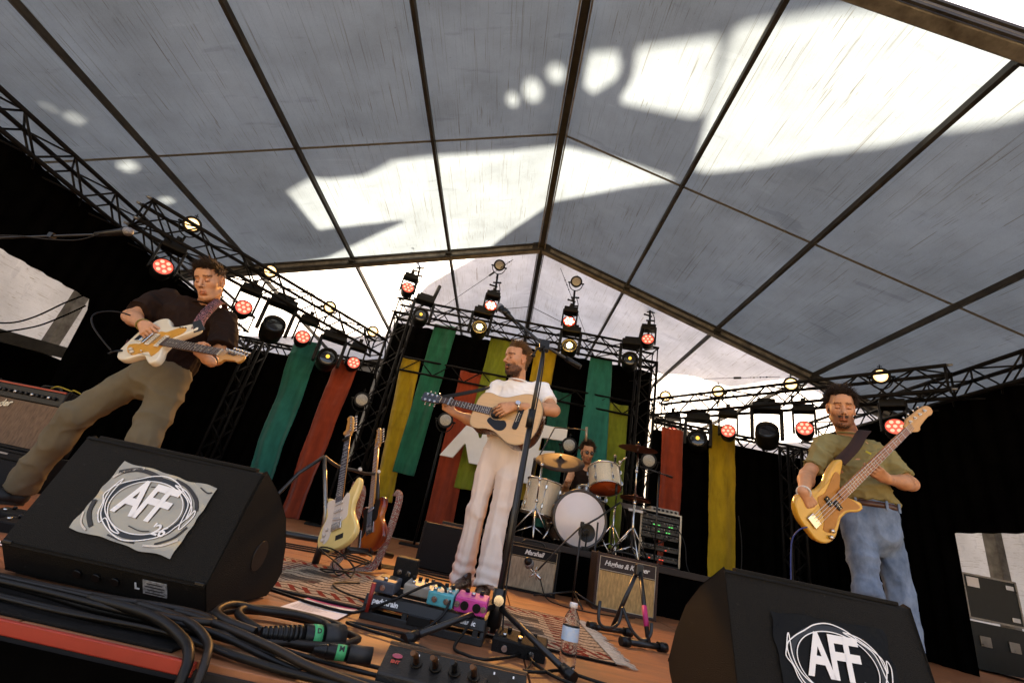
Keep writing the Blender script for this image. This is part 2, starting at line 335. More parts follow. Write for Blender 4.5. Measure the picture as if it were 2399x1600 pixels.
# steel tie wires with turnbuckles under the rear rafters
wire = M('wire', (0.03, 0.03, 0.03), 0.4, metal=0.6)
def tie(a, b, t0):
    a = Vector(a); b = Vector(b); d = (b - a)
    m = MB().tube([a, b], .005, 5)
    for k in range(7): p = a + d.normalized() * (t0 + k * .05); m.ball(p, .016 if k % 2 else .01, 6)
    p = a + d.normalized() * (t0 + .45); m.tube([p, p + d.normalized() * .12], .02, 6)
    m.build('tie_wire', wire, tent)
tie((-4.3, 7.1, 3.75), (-2.0, 11.5, 3.6), .2)
tie((4.35, 7.1, 3.7), (2.0, 7.9, 3.4), .15)
tie((-.55, 7.15, 5.05), (-2.6, 9.2, 4.1), .05)
tie((.35, 7.15, 5.05), (1.8, 9.0, 3.6), .2)

# ------------------------------------------------------------------ black drapes
def drape(name, label, a, b, z0, z1, pleat=.035, per=.22, lower=None, upper=None):
    a = Vector((*a, 0)); b = Vector((*b, 0)); L = (b - a).length; nrm = Vector((-(b - a).y, (b - a).x, 0)).normalized()
    ph = random.random() * 9; nu = max(8, int(L / .045))
    def pt(u, v):
        lo = lower(u) if lower else z0
        hi = upper(u) if upper else z1
        s = u * L; w_ = math.sin(s / per * 6.283 + ph + 1.3 * math.sin(s * 1.7 + ph)) * pleat * (.55 + .45 * v) + noise.noise((s * .8, v * 1.5, ph)) * .03
        p = a.lerp(b, u) + nrm * w_; p.z = hi + (lo - hi) * v
        return tuple(p)
    return tag(MB().grid(pt, nu, 14).build(name, black_cloth), label, 'drape')
drape('back_drape', 'black pleated backdrop hanging behind the coloured banners and drummer', (2.45, 8.05), (-2.6, 8.05), 0.0, 3.72)
drape('back_drape', 'black backdrop at the left rear corner behind the teal banner', (-2.45, 7.4), (-5.2, 7.4), 0.0, 2.44)
drape('back_drape', 'black backdrop at the right rear corner behind the yellow banner', (5.2, 7.4), (2.35, 7.4), 0.0, 2.44)
def lowL(u):
    y = 7.4 - u * 6.2                      # swagged edge towards the wing
    return 0.0 if y > 5.05 else (0.9 + (5.05 - y) / .15 * 1.0 if y > 4.9 else 1.95)
drape('side_drape', 'black side curtain on the left with its lower corner pulled open', (-5.15, 7.4), (-5.15, 1.2), 0, 2.85, pleat=.02, lower=lowL)
drape('side_drape', 'black side curtain on the right behind the bassist', (5.15, 5.3), (5.15, 7.4), 0, 2.85)
drape('side_drape', 'black valance above the lit gap beside the flight cases', (5.13, 2.0), (5.13, 5.5), 1.36, 2.85, pleat=.02)

# ------------------------------------------------------------------ trusses
trussm = M('black_truss', (0.007, 0.006, 0.0055), 0.6, var=0.3, scale=20, spec=0.12)
brace_mesh = {}
def truss(name, label, a, b, size=.29, up=(0, 0, 1), step=None, tubes=.024):
    a = Vector(a); b = Vector(b); L = (b - a).length
    t = thing(name, label, 'truss'); d = (b - a).normalized()
    x = d.cross(Vector(up)).normalized(); z = x.cross(d)
    t.matrix_world = Matrix(((d.x, x.x, z.x, a.x), (d.y, x.y, z.y, a.y), (d.z, x.z, z.z, a.z), (0, 0, 0, 1)))
    h = size / 2
    for sy in (-1, 1):
        for sz in (-1, 1): MB().tube([(0, sy * h, sz * h), (L, sy * h, sz * h)], tubes, 8).build('chord', trussm, t)
    n_ = max(2, round(L / (step or size * .95))); st = L / n_; dl = math.hypot(st, size)
    key = round(dl, 3)
    if key not in brace_mesh:
        brace_mesh[key] = MB().tube([(0, 0, 0), (dl, 0, 0)], .0105, 6).mesh('brace'); brace_mesh[key].materials.append(trussm)
    for k in range(n_):
        for face in range(4):
            fl = (k + face) % 2
            u0, u1 = (-h, h) if fl else (h, -h)
            if face == 0: p, q = Vector((k * st, u0, h)), Vector(((k + 1) * st, u1, h))
            elif face == 1: p, q = Vector((k * st, u0, -h)), Vector(((k + 1) * st, u1, -h))
            elif face == 2: p, q = Vector((k * st, h, u0)), Vector(((k + 1) * st, h, u1))
            else: p, q = Vector((k * st, -h, u0)), Vector(((k + 1) * st, -h, u1))
            e = (q - p).normalized(); link_mesh('brace', brace_mesh[key], t, Matrix.Translation(p) @ e.to_track_quat('X', 'Z').to_matrix().to_4x4())
    for s in (0.02, L - .02):
        m = MB()
        for sy in (-1, 1): m.tube([(s, sy * h, -h), (s, sy * h, h)], .012, 6)
        for sz in (-1, 1): m.tube([(s, -h, sz * h), (s, h, sz * h)], .012, 6)
        m.build('end_frame', trussm, t)
    for sy in (-1, 1):
        for sz in (-1, 1): MB().cyl((-.05, sy * h, sz * h), (0.0, sy * h, sz * h), .014, .02, 8).build('spigot', M('spigot_steel', (.25, .24, .22), .35, metal=.8), t)
    return t
G = 'black lighting trusses'
truss('lighting_truss', 'black top truss of the centre goalpost frame over the banners', (-2.5, 7.62, 3.83), (2.38, 7.62, 3.83), up=(0, 0, 1))
truss('truss_tower', 'black truss tower at the left end of the centre frame', (-2.34, 7.62, 0.05), (-2.34, 7.62, 3.68), up=(0, 1, 0))
truss('truss_tower', 'black truss tower at the right end of the centre frame', (2.22, 7.62, 0.05), (2.22, 7.62, 3.68), up=(0, 1, 0))
truss('lighting_truss', 'black angled lamp truss at the upper left with free stub ends', (-4.62, 4.34, 2.92), (-2.55, 7.45, 2.92))
truss('lighting_truss', 'black angled lamp truss above the bassist at the upper right', (4.83, 4.66, 2.92), (2.5, 7.8, 2.92))
truss('lighting_truss', 'long black side truss running along the left edge of the stage', (-5.08, 1.0, 2.92), (-5.08, 7.55, 2.92))
truss('lighting_truss', 'long black side truss running along the right edge of the stage', (5.1, 1.0, 2.92), (5.1, 7.55, 2.92))
truss('lighting_truss', 'low black truss at the left rear carrying the teal and red banners', (-5.0, 7.55, 2.54), (-2.5, 7.55, 2.54), size=.2)
truss('lighting_truss', 'low black truss at the right rear carrying the red and yellow banners', (5.0, 7.55, 2.54), (2.4, 7.55, 2.54), size=.2)
truss('truss_tower', 'slim black truss tower behind the left guitarist', (-4.4, 7.15, 0.05), (-4.4, 7.15, 2.5), size=.22, up=(0, 1, 0))
truss('truss_tower', 'slim black truss tower in the right rear corner', (4.5, 7.15, 0.05), (4.5, 7.15, 2.5), size=.22, up=(0, 1, 0))
MB_rail = MB().tube([(-2.2, 7.8, 2.97), (2.1, 7.8, 2.97)], .02, 8)
for o_ in [MB_rail.tube([(-2.2, 7.8, 2.72), (2.1, 7.8, 2.72)], .02, 8)]:
    for k in range(15): o_.tube([(-2.15 + k * .29, 7.8, 2.97 if k % 2 else 2.72), (-1.86 + k * .29, 7.8, 2.72 if k % 2 else 2.97)], .01, 6)
tag(MB_rail.build('ladder_truss', trussm), 'dark ladder truss crossing behind the banners inside the centre frame', 'truss')

# ------------------------------------------------------------------ banners
def cloth_mat(name, c):
    m = M(name, c, 0.85, var=.22, scale=3.5, stretch=(3, 1, .8), spec=.15, sheen=.2, bump=.15, bscale=300)
    return m
BC = {'teal': (0.014, 0.155, 0.122), 'green': (0.010, 0.125, 0.070), 'red': (0.30, 0.046, 0.018), 'yellow': (0.42, 0.275, 0.016), 'lime': (0.185, 0.225, 0.022), 'dark_teal': (0.008, 0.085, 0.058)}
def banner(c, label, y, xt, xb, zt, zb, ph, fold=.034):
    m = cloth_mat('banner_' + c, BC[c])
    def pt(u, v):
        x = (xt[0] + (xt[1] - xt[0]) * u) * (1 - v) + (xb[0] + (xb[1] - xb[0]) * u) * v
        z = zt + (zb - zt) * v
        d = math.sin(u * 9 + ph + .8 * math.sin(v * 3 + ph)) * fold * (.4 + .6 * v) + noise.noise((u * 2.2 + ph, v * 4, ph)) * fold * 1.5
        cr = (abs(((v * 9 + ph * .13) % 1) - .5) * 2) ** 8 * .014      # fold creases from storage
        return (x + noise.noise((ph, v * 3, u)) * .012, y + d - cr, z + noise.noise((u * 2, ph, 0)) * .02 * v)
    o = MB().grid(pt, 24, 90).build('banner', m)
    o.modifiers.new('cloth', 'SOLIDIFY').thickness = .002
    return tag(o, label, 'banner', 'hanging cloth banners')
banner('teal', 'leftmost teal banner, hanging beside the guitarist', 7.22, (-3.9, -3.43), (-3.77, -3.36), 2.72, .02, 1, .05)
banner('red', 'rust red banner left of the yellow guitar', 7.22, (-3.12, -2.70), (-3.11, -2.78), 2.50, .0, 2, .05)
banner('yellow', 'golden yellow banner behind the sunburst guitar', 7.86, (-2.21, -1.86), (-1.98, -1.66), 2.97, .5, 3)
banner('green', 'deep green banner left of the acoustic guitar headstock', 7.80, (-1.78, -1.35), (-1.78, -1.42), 3.74, .97, 4)
banner('red', 'rust red banner behind the white letter A', 7.88, (-1.10, -.70), (-1.06, -.60), 2.95, .02, 5)
banner('lime', 'lime green banner directly behind the singer', 7.82, (-.69, -.24), (-.73, -.28), 3.73, .93, 6)
banner('yellow', 'golden yellow banner right of the singer, behind the mic stand', 7.84, (.17, .59), (.19, .56), 3.72, .95, 7)
banner('dark_teal', 'dark teal banner partly hidden behind the singer elbow', 7.88, (.60, .975), (.66, .99), 2.92, .6, 8)
banner('teal', 'bright teal banner behind the drummer', 7.80, (1.22, 1.63), (1.22, 1.76), 3.72, 1.0, 9)
banner('lime', 'olive lime banner right of the drummer', 7.86, (1.64, 2.02), (1.70, 2.09), 2.90, .5, 10)
banner('red', 'rust red banner behind the rack of stage gear', 7.22, (2.43, 2.80), (2.48, 2.79), 2.46, .3, 11, .035)
banner('yellow', 'golden yellow banner left of the bassist', 7.22, (3.21, 3.65), (3.24, 3.64), 2.68, .31, 12)

# ------------------------------------------------------------------ white letters on the backdrop
letm = M('letter_foam', (0.78, 0.76, 0.73), 0.7, var=.05, scale=4)
def letter(outline, holes, dx, dz, sc_, label):
    mt = Matrix(((1, 0, 0, dx), (0, 0, -1, 7.5), (0, 1, 0, dz), (0, 0, 0, 1)))
    q = lambda lp: [(p[0] * sc_, p[1] * sc_) for p in lp]
    tag(MB().prism(q(outline), 0, .06, mt, [q(h) for h in holes]).build('foam_letter', letm, bevel=.006), label, 'letter', 'white letters on the backdrop')
LA = [(-.02, .0), (.20, 0), (.34, .26), (.36, .26), (.48, -.03), (.80, -.03), (.79, .95), (.55, 1.0)]
LF = [(0, 0), (.24, 0), (.27, .36), (.55, .40), (.56, .60), (.29, .56), (.31, .78), (.72, .80), (.72, 1.0), (.08, 1.0)]
letter(LA, [[(.50, .52), (.56, .40), (.60, .40), (.62, .74), (.58, .74)]], -1.02, 1.34, .98, 'white letter A cut out, left of the singer')
letter(LF, [], -.22, 1.2, .98, 'white letter F cut out, hidden behind the singer legs')
letter(LF, [], .24, 1.18, .98, 'white letter F cut out at the right, above the ride cymbal')

# ------------------------------------------------------------------ left wing behind the pulled curtain
tag(MB().bar((-7.2, 4.4, 1.35), (-6.6, 8.0, 1.75), .12, .16).build('wing_beam', alud), 'grey metal beam crossing the left wing below the canvas', 'beam')
tag(MB().box((-7.1, 6.6, .72), (.06, 3.8, 1.6)).build('wing_panel', black_cloth), 'dark cloth panel standing in the left wing', 'panel')
tag(MB().tube(spline([(-5.3, 4.95, 2.0), (-5.4, 4.9, 1.85), (-5.5, 4.8, 1.6), (-5.6, 4.7, 1.45), (-5.8, 4.6, 1.38)], 6, False), .009, 7).tube(spline([(-5.25, 5.0, 1.9), (-5.38, 4.95, 1.7), (-5.5, 4.86, 1.5), (-5.7, 4.7, 1.3)], 6, False), .009, 7).build('cable_bundle', black_cloth), 'bundle of dark cables tied at the curtain corner, far left', 'cable')
# ------------------------------------------------------------------ stage lamps
lampblk = M('lamp_black', (0.006, 0.0055, 0.005), 0.5, var=.3, scale=14, spec=.2)
redlens = M('red_lens', (0.30, 0.03, 0.02), 0.25, emit=(1.0, 0.13, 0.09), es=0.085, var=.1)
redcell = M('red_led_cell', (0.6, 0.2, 0.15), 0.2, emit=(1.0, 0.40, 0.30), es=0.13, var=.05)
redhot = M('red_led_lit', (0.8, 0.3, 0.2), 0.2, emit=(1.0, 0.45, 0.36), es=1.5, var=.02)
redglow = M('red_lens_lit', (0.4, 0.04, 0.02), 0.2, emit=(1.0, 0.06, 0.035), es=.16, var=.05)
warmlens = M('warm_lens', (0.6, 0.5, 0.35), 0.2, emit=(1.0, 0.62, 0.26), es=0.24, var=.1, scale=30)
warmrim = M('warm_bulb', (0.7, 0.6, 0.4), 0.2, emit=(1.0, 0.74, 0.36), es=0.34, var=.05)
dimlens = M('unlit_lens', (0.34, 0.31, 0.25), 0.25, var=.25, scale=60, spec=.6)
yellhot = M('amber_bulb', (0.9, 0.6, 0.2), 0.2, emit=(1.0, 0.62, 0.14), es=16.0, var=.02)
yelldim = M('amber_lens', (0.5, 0.3, 0.05), 0.2, emit=(1.0, 0.62, 0.10), es=0.11, var=.1)
darkglass = M('dark_glass', (0.012, 0.012, 0.014), 0.08, spec=.8)
def lensdome(r, bulge, seg=24):
    return MB().lathe([(r, 0), (r * .93, bulge * .35), (r * .7, bulge * .75), (r * .35, bulge * .96), (.0001, bulge)], seg, Matrix.Rotation(R(90), 4, 'X'))
def can(prof, seg=24): return MB().lathe(prof, seg, Matrix.Rotation(R(90), 4, 'X'))     # profile z -> -Y (forward)
def led_head(P, yaw, pitch, label, lit=False, r=.105, drop=.30, group='red LED moving heads'):
    t = thing('led_moving_head', label, 'stage light', P, (0, 0, yaw), group)
    top = drop
    MB().box((0, .09, top), (.25, .19, .1)).build('base', lampblk, t, bevel=.012)
    for s in (-1, 1): MB().box((s * .128, .09, top / 2 - .02), (.028, .1, top + .06)).build('yoke_arm', lampblk, t, bevel=.01)
    h = can([(.07, -.23), (.098, -.20), (.112, -.12), (r + .008, -.02), (r + .008, .004), (r, .004)]).build('head', lampblk, t, rot=(pitch, 0, 0))
    lensdome(r, .012).build('lens', redglow if lit else redlens, h)
    for k in range(7):
        a = k * math.pi / 3
        c = (0, 0) if k == 6 else (r * .6 * math.cos(a), r * .6 * math.sin(a))
        MB().ball((0, 0, 0), (r * .21, .008, r * .21), 10).build('led_cell', redhot if lit else redcell, h, loc=(c[0], -.011, c[1]))
    MB().box((0, .09, top + .07), (.05, .05, .08)).tube([(-.03, .09, top + .13), (.03, .09, top + .13)], .032, 10).build('clamp', lampblk, t)
    return t
def beam_head(P, yaw, pitch, label, glow=None, s=1.0, group='dark beam moving heads'):
    t = thing('beam_moving_head', label, 'stage light', P, (0, 0, yaw), group)
    MB().box((0, .12, .38 * s), (.36 * s, .26 * s, .12 * s)).build('base', lampblk, t, bevel=.015)
    for q in (-1, 1): MB().prism([(-.06 * s, .36 * s), (.06 * s, .36 * s), (.085 * s, .1 * s), (.06 * s, -.09 * s), (-.06 * s, -.09 * s), (-.085 * s, .1 * s)], -.025, .025, Matrix.Translation((q * .19 * s, .12, 0)) @ Matrix.Rotation(R(90), 4, 'Z') @ Matrix.Rotation(R(90), 4, 'X')).build('yoke_arm', lampblk, t, bevel=.01, fixn=True)
    h = can([(.09 * s, -.30 * s), (.145 * s, -.27 * s), (.16 * s, -.1 * s), (.15 * s, .0), (.15 * s, .03), (.128 * s, .03), (.125 * s, -.0)]).build('head', lampblk, t, rot=(pitch, 0, 0))
    lensdome(.126 * s, .02).build('lens', darkglass, h)
    if glow: MB().ball((0, -.03, 0), (.05 if glow is yellhot else .03) * s, 12).build('bulb', glow, h)
    MB().box((0, .12, .46 * s), (.06, .06, .07)).tube([(-.12, .12, .5 * s), (.12, .12, .5 * s)], .03, 10).build('clamp', lampblk, t)
    return t
def par_lamp(P, yaw, pitch, label, lens, bulb=None, r=.088, yoke_up=False, group='round par lamps'):
    t = thing('par_lamp', label, 'stage light', P, (0, 0, yaw), group)
    h = can([(.05, -.16), (r * .8, -.13), (r * .98, -.03), (r + .014, .0), (r + .014, .02), (r, .02)]).build('can', lampblk, t, rot=(pitch, 0, 0))
    d = lensdome(r, .015).build('lens', lens, h, loc=(0, -.012, 0))
    if bulb: MB().ball((0, -.02, 0), (r * .62, .02, r * .62), 12).build('bulb', bulb, h)
    sg = 1 if yoke_up else -1
    pts = [((r + .03) * math.cos(a), .05, sg * (r + .07) * math.sin(a)) for a in [i * math.pi / 10 for i in range(11)]]
    MB().tube(pts, .009, 6).build('yoke', lampblk, t)
    for s in (-1, 1): MB().cyl((s * (r + .0), .05, 0), (s * (r + .055), .05, 0), .016, seg=8).build('knob', lampblk, t)
    MB().tube([(0, .05, sg * (r + .07)), (0, .05, sg * (r + .16))], .014, 8).tube([(0, .05, -sg * (r + .02)), (0, .05, -sg * (r + .09))], .006, 6).tube([(-.025, .05, -sg * (r + .06)), (.025, .05, -sg * (r + .06))], .006, 6).build('stem', lampblk, t)
    return t
def yaw_to(P, tgt=(0, 0, .8)): return math.atan2(tgt[1] - P[1], tgt[0] - P[0]) + math.pi / 2
for P, wh in [((-4.33, 4.72, 3.10), 'first from the left stub end'), ((-3.74, 5.60, 3.10), 'beside the left rafter foot'), ((-3.17, 6.47, 3.10), 'third along the left truss'), ((-2.66, 7.22, 3.12), 'next to the left tower')]:
    par_lamp(P, yaw_to(P), R(18), 'glowing warm par lamp on the left angled truss, ' + wh, warmlens, warmrim)
for P, wh in [((2.60, 7.62, 3.14), 'beside the right tower'), ((3.18, 6.85, 3.12), 'second from the tower'), ((3.82, 5.98, 3.10), 'under the right rafter foot'), ((4.43, 5.15, 3.07), 'right of the bassist head')]:
    par_lamp(P, yaw_to(P), R(18), 'glowing warm par lamp on the right angled truss, ' + wh, warmlens, warmrim)
for P, wh in [((-4.36, 4.70, 2.46), 'left of the guitarist head'), ((-3.81, 5.52, 2.46), 'just right of the guitarist head'), ((-3.30, 6.29, 2.47), 'above the teal banner'), ((-2.75, 7.10, 2.47), 'above the left red banner')]:
    led_head(P, yaw_to(P), R(-8), 'red LED moving head under the left truss, ' + wh, r=.102)
for P, wh in [((2.71, 7.51, 2.48), 'above the right red banner'), ((3.28, 6.72, 2.46), 'above the right yellow banner'), ((3.91, 5.88, 2.45), 'left of the bassist head'), ((4.48, 5.10, 2.42), 'behind the bass neck')]:
    led_head(P, yaw_to(P), R(-8), 'red LED moving head under the right truss, ' + wh, r=.102)
beam_head((-3.55, 5.9, 2.44), yaw_to((-3.55, 5.9)), R(-25), 'large dark beam head under the left truss, between two red heads')
beam_head((-3.02, 6.70, 2.36), yaw_to((-3.02, 6.7)), R(-10), 'dark beam head with amber bulb, above the left red banner', yelldim)
beam_head((2.99, 7.13, 2.36), yaw_to((2.99, 7.13)), R(-10), 'dark beam head with amber bulb, between the right red and yellow banners', yelldim)
beam_head((3.62, 6.27, 2.44), yaw_to((3.62, 6.27)), R(-25), 'large dark beam head under the right truss, left of the bassist')
# masts of the centre truss: par lamp on top, red head below it
for i, (x, zp, zr, dx) in enumerate([(-2.30, 5.03, 4.10, -.02), (-.80, 5.01, 4.06, .03), (.70, 4.97, 4.05, -.03), (2.15, 4.93, 4.0, -.05)]):
    wh = ('leftmost', 'second', 'third', 'rightmost')[i]
    P = (x, 7.38, zp); par_lamp(P, yaw_to(P), R(14), 'unlit round par lamp on the %s mast above the centre truss' % wh, dimlens, None, r=.098)
    t = thing('lamp_mast', '%s black mast with clamps rising above the centre truss' % wh, 'mast', (x, 7.47, 3.95))
    MB().tube([(0, 0, 0), (0.03, 0, .45), (0, -.03, zp - 4.12)], .02, 8).build('pole', lampblk, t)
    for z, s in ((.52, 1), (.62, -1), (.70, 1), (.3, -1)): MB().tube([(-.05 * s, -.03, z), (.08 * s, -.03, z + .02)], .016, 6).ball((.09 * s, -.03, z + .02), .022, 6).build('clamp', lampblk, t)
    MB().tube(spline([(.05, 0, .75), (.11, -.02, .55), (.06, -.05, .3), (.1, -.05, .1), (.04, -.03, 0)], 5, False), .008, 5).build('cable', lampblk, t)
    P = (x + dx, 7.25, zr); led_head(P, yaw_to(P), R(-12), 'red LED head on the %s mast of the centre truss' % wh, lit=(i in (1, 2)), drop=.26, r=.11)
for i, (x, z, lit) in enumerate([(-1.95, 3.62, 0), (-.88, 3.60, 1), (.74, 3.58, 1), (1.82, 3.56, 0)]):
    wh = ('leftmost', 'second', 'third', 'rightmost')[i]
    P = (x, 7.26, z)
    t = beam_head(P, yaw_to(P), R(-6), ('blazing' if lit else 'dim') + ' amber spot head, %s under the centre truss' % wh, yellhot if lit else yelldim, .92, 'amber spot heads')
    if lit:
        L = bpy.data.lights.new('amber_beam', 'SPOT'); L.energy = 60 if i == 1 else 26; L.color = (1.0, .5, .14); L.spot_size = R(64); L.spot_blend = .6; L.shadow_soft_size = .1
        o = bpy.data.objects.new('amber_beam', L); col.objects.link(o); o.parent = t; o.location = (0, -.12, 0)
        d = Vector((-.9 if i == 1 else .6, 3.1, 1.2)) - Vector(P)
        o.rotation_euler = (Matrix.Rotation(-t.rotation_euler.z, 3, 'Z') @ d).to_track_quat('-Z', 'Y').to_euler()
    else:
        MB().tube([(.12, .1, .3), (.18, .1, .72)], .035, 8).build('handle_tube', lampblk, t)
for P, wh in [((-2.32, 6.8, 1.83), 'above the yellow guitar headstock'), ((-.99, 6.8, 1.78), 'under the acoustic guitar neck'), ((.92, 6.8, 1.78), 'left of the drummer head'), ((2.13, 6.8, 1.79), 'behind the right cymbal')]:
    t = par_lamp(P, yaw_to(P), R(5), 'unlit pale par lamp on a low stand, ' + wh, dimlens, None, r=.105)
    MB().tube([(0, .05, -.2), (0, .05, -P[2] + .02)], .017, 8).build('stand_pole', lampblk, t)
    MB().box((0, .05, -P[2] + .012), (.4, .4, .02)).build('stand_base', lampblk, t, bevel=.004)
# ------------------------------------------------------------------ people: smooth implicit surfaces meshed with surface nets
def A3(v): return np.array(v, dtype=np.float32)
def unit(v): v = np.asarray(v, dtype=np.float64); return v / (np.linalg.norm(v) + 1e-12)
def vnoise(P, seed=0):
    P = P + seed * 17.31; i = np.floor(P).astype(np.int64); f = P - i; f = f * f * (3 - 2 * f)
    def h(a): 
        n_ = (a[:, 0] * 73856093) ^ (a[:, 1] * 19349663) ^ (a[:, 2] * 83492791); n_ = (n_ ^ (n_ >> 13)) * 1274126177 & 0x7fffffff
        return (n_ % 65536) / 32768.0 - 1.0
    r = 0
    for dx in (0, 1):
        for dy in (0, 1):
            for dz in (0, 1):
                wt = (f[:, 0] if dx else 1 - f[:, 0]) * (f[:, 1] if dy else 1 - f[:, 1]) * (f[:, 2] if dz else 1 - f[:, 2])
                r = r + wt * h(i + np.array([dx, dy, dz]))
    return r
class Sdf:
    def __init__(s): s.pr = []
    def seg(s, a, b, ra, rb=None, k=.02, op='add', flat=None, fr=None, ratio=1.0):
        """tapered capsule; fr = flattening direction, ratio = thickness along it; flat='b' cuts the end square"""
        a = A3(a); b = A3(b); rb = ra if rb is None else rb; m = max(ra, rb) * max(1, ratio)
        s.pr.append(('seg', (a, b, ra, rb, flat, None if fr is None else unit(fr).astype(np.float32), ratio), k, op, np.minimum(a, b) - m, np.maximum(a, b) + m)); return s
    def ell(s, c, r, fr=None, k=.02, op='add'):
        c = A3(c); fr = np.eye(3, dtype=np.float32) if fr is None else np.array(fr, dtype=np.float32); m = max(r)
        s.pr.append(('ell', (c, A3(r), fr), k, op, c - m, c + m)); return s
    def cut(s, p, nrm): s.pr.append(('cut', (A3(p), unit(nrm).astype(np.float32)), 0, 'cut', None, None)); return s
    def mesh(s, lo, hi, h):
        lo = np.array(lo, dtype=np.float32); hi = np.array(hi, dtype=np.float32)
        n_ = np.ceil((hi - lo) / h).astype(int) + 1
        ax = [lo[i] + h * np.arange(n_[i], dtype=np.float32) for i in range(3)]
        F = np.full(n_, .25, dtype=np.float32)
        for kind, q, k, op, b0, b1 in s.pr:
            if kind == 'cut':
                p0, nn = q
                d = (ax[0][:, None, None] - p0[0]) * nn[0] + (ax[1][None, :, None] - p0[1]) * nn[1] + (ax[2][None, None, :] - p0[2]) * nn[2]
                np.maximum(F, d, out=F); continue
            pad = k + 2.5 * h
            i0 = [max(0, int(np.floor((b0[i] - pad - lo[i]) / h))) for i in range(3)]; i1 = [min(n_[i], int(np.ceil((b1[i] + pad - lo[i]) / h)) + 1) for i in range(3)]
            if any(i1[i] <= i0[i] for i in range(3)): continue
            X = ax[0][i0[0]:i1[0], None, None]; Y = ax[1][None, i0[1]:i1[1], None]; Z = ax[2][None, None, i0[2]:i1[2]]
            if kind == 'seg':
                a, b, ra, rb, flat, fr, ratio = q; d = b - a
                px, py, pz = X - a[0], Y - a[1], Z - a[2]
                L2 = float(d @ d) + 1e-12
                t = (px * d[0] + py * d[1] + pz * d[2]) / L2; tt = np.clip(t, 0, 1)
                ex, ey, ez = px - tt * d[0], py - tt * d[1], pz - tt * d[2]
                if fr is not None:
                    e = ex * fr[0] + ey * fr[1] + ez * fr[2]; g = (1 / ratio - 1) * e
                    ex, ey, ez = ex + g * fr[0], ey + g * fr[1], ez + g * fr[2]
                v = np.sqrt(ex * ex + ey * ey + ez * ez) - (ra + (rb - ra) * tt)
                if flat: L = math.sqrt(L2); v = np.maximum(v, (t - 1) * L)
                if flat == 'ab': v = np.maximum(v, -t * L)
            else:
                c, r, fr = q; px, py, pz = X - c[0], Y - c[1], Z - c[2]
                u = [(px * fr[i][0] + py * fr[i][1] + pz * fr[i][2]) for i in range(3)]
                k0 = np.sqrt(sum((u[i] / r[i]) ** 2 for i in range(3))) + 1e-6; k1 = np.sqrt(sum((u[i] / (r[i] * r[i])) ** 2 for i in range(3))) + 1e-6
                v = k0 * (k0 - 1) / k1
            S = F[i0[0]:i1[0], i0[1]:i1[1], i0[2]:i1[2]]
            if op == 'add':
                hh = np.clip(.5 + .5 * (S - v) / k, 0, 1); S[...] = S + (v - S) * hh - k * hh * (1 - hh)
            else:
                v = -v; hh = np.clip(.5 - .5 * (S - v) / k, 0, 1); S[...] = S + (v - S) * hh + k * hh * (1 - hh)
        return nets(F, lo, h)
def nets(F, lo, h):
    ins = F < 0
    c = [ins[x:ins.shape[0] - 1 + x, y:ins.shape[1] - 1 + y, z:ins.shape[2] - 1 + z] for x in (0, 1) for y in (0, 1) for z in (0, 1)]
    cnt = sum(a.astype(np.int8) for a in c); act = (cnt > 0) & (cnt < 8)
    idx = -np.ones(act.shape, dtype=np.int64); ijk = np.argwhere(act); idx[act] = np.arange(len(ijk))
    corners = np.array([(x, y, z) for x in (0, 1) for y in (0, 1) for z in (0, 1)])
    val = np.stack([F[ijk[:, 0] + o[0], ijk[:, 1] + o[1], ijk[:, 2] + o[2]] for o in corners], 1)
    P = np.zeros((len(ijk), 3)); W = np.zeros(len(ijk))
    for a in range(8):
        for b in range(a + 1, 8):
            if np.abs(corners[a] - corners[b]).sum() != 1: continue
            va, vb = val[:, a], val[:, b]; m = (va < 0) != (vb < 0)
            t = np.where(m, va / np.where(m, va - vb, 1), 0)
            P += np.where(m[:, None], corners[a] + t[:, None] * (corners[b] - corners[a]), 0); W += m
    V = lo + h * (ijk + P / W[:, None]); Q = []
    for axis in range(3):
        sh = [slice(None)] * 3; s2 = [slice(None)] * 3; sh[axis] = slice(0, -1); s2[axis] = slice(1, None)
        a = ins[tuple(sh)]; b = ins[tuple(s2)]; e = np.argwhere(a != b); u, v = (axis + 1) % 3, (axis + 2) % 3
        ok = (e[:, u] > 0) & (e[:, v] > 0) & (e[:, u] < F.shape[u] - 1) & (e[:, v] < F.shape[v] - 1); e = e[ok]
        if len(e) == 0: continue
        def cell(du, dv): q = e.copy(); q[:, u] += du; q[:, v] += dv; return idx[q[:, 0], q[:, 1], q[:, 2]]
        quad = np.stack([cell(-1, -1), cell(0, -1), cell(0, 0), cell(-1, 0)], 1)
        flip = ~a[e[:, 0], e[:, 1], e[:, 2]]; quad[flip] = quad[flip][:, ::-1]; Q.append(quad)
    Q = np.concatenate(Q) if Q else np.zeros((0, 4), int)
    return V, Q[(Q >= 0).all(1)]
def vnormals(V, Q):
    n_ = np.cross(V[Q[:, 2]] - V[Q[:, 0]], V[Q[:, 3]] - V[Q[:, 1]]); N = np.zeros_like(V)
    for i in range(4): np.add.at(N, Q[:, i], n_)
    return N / (np.linalg.norm(N, axis=1, keepdims=True) + 1e-12)
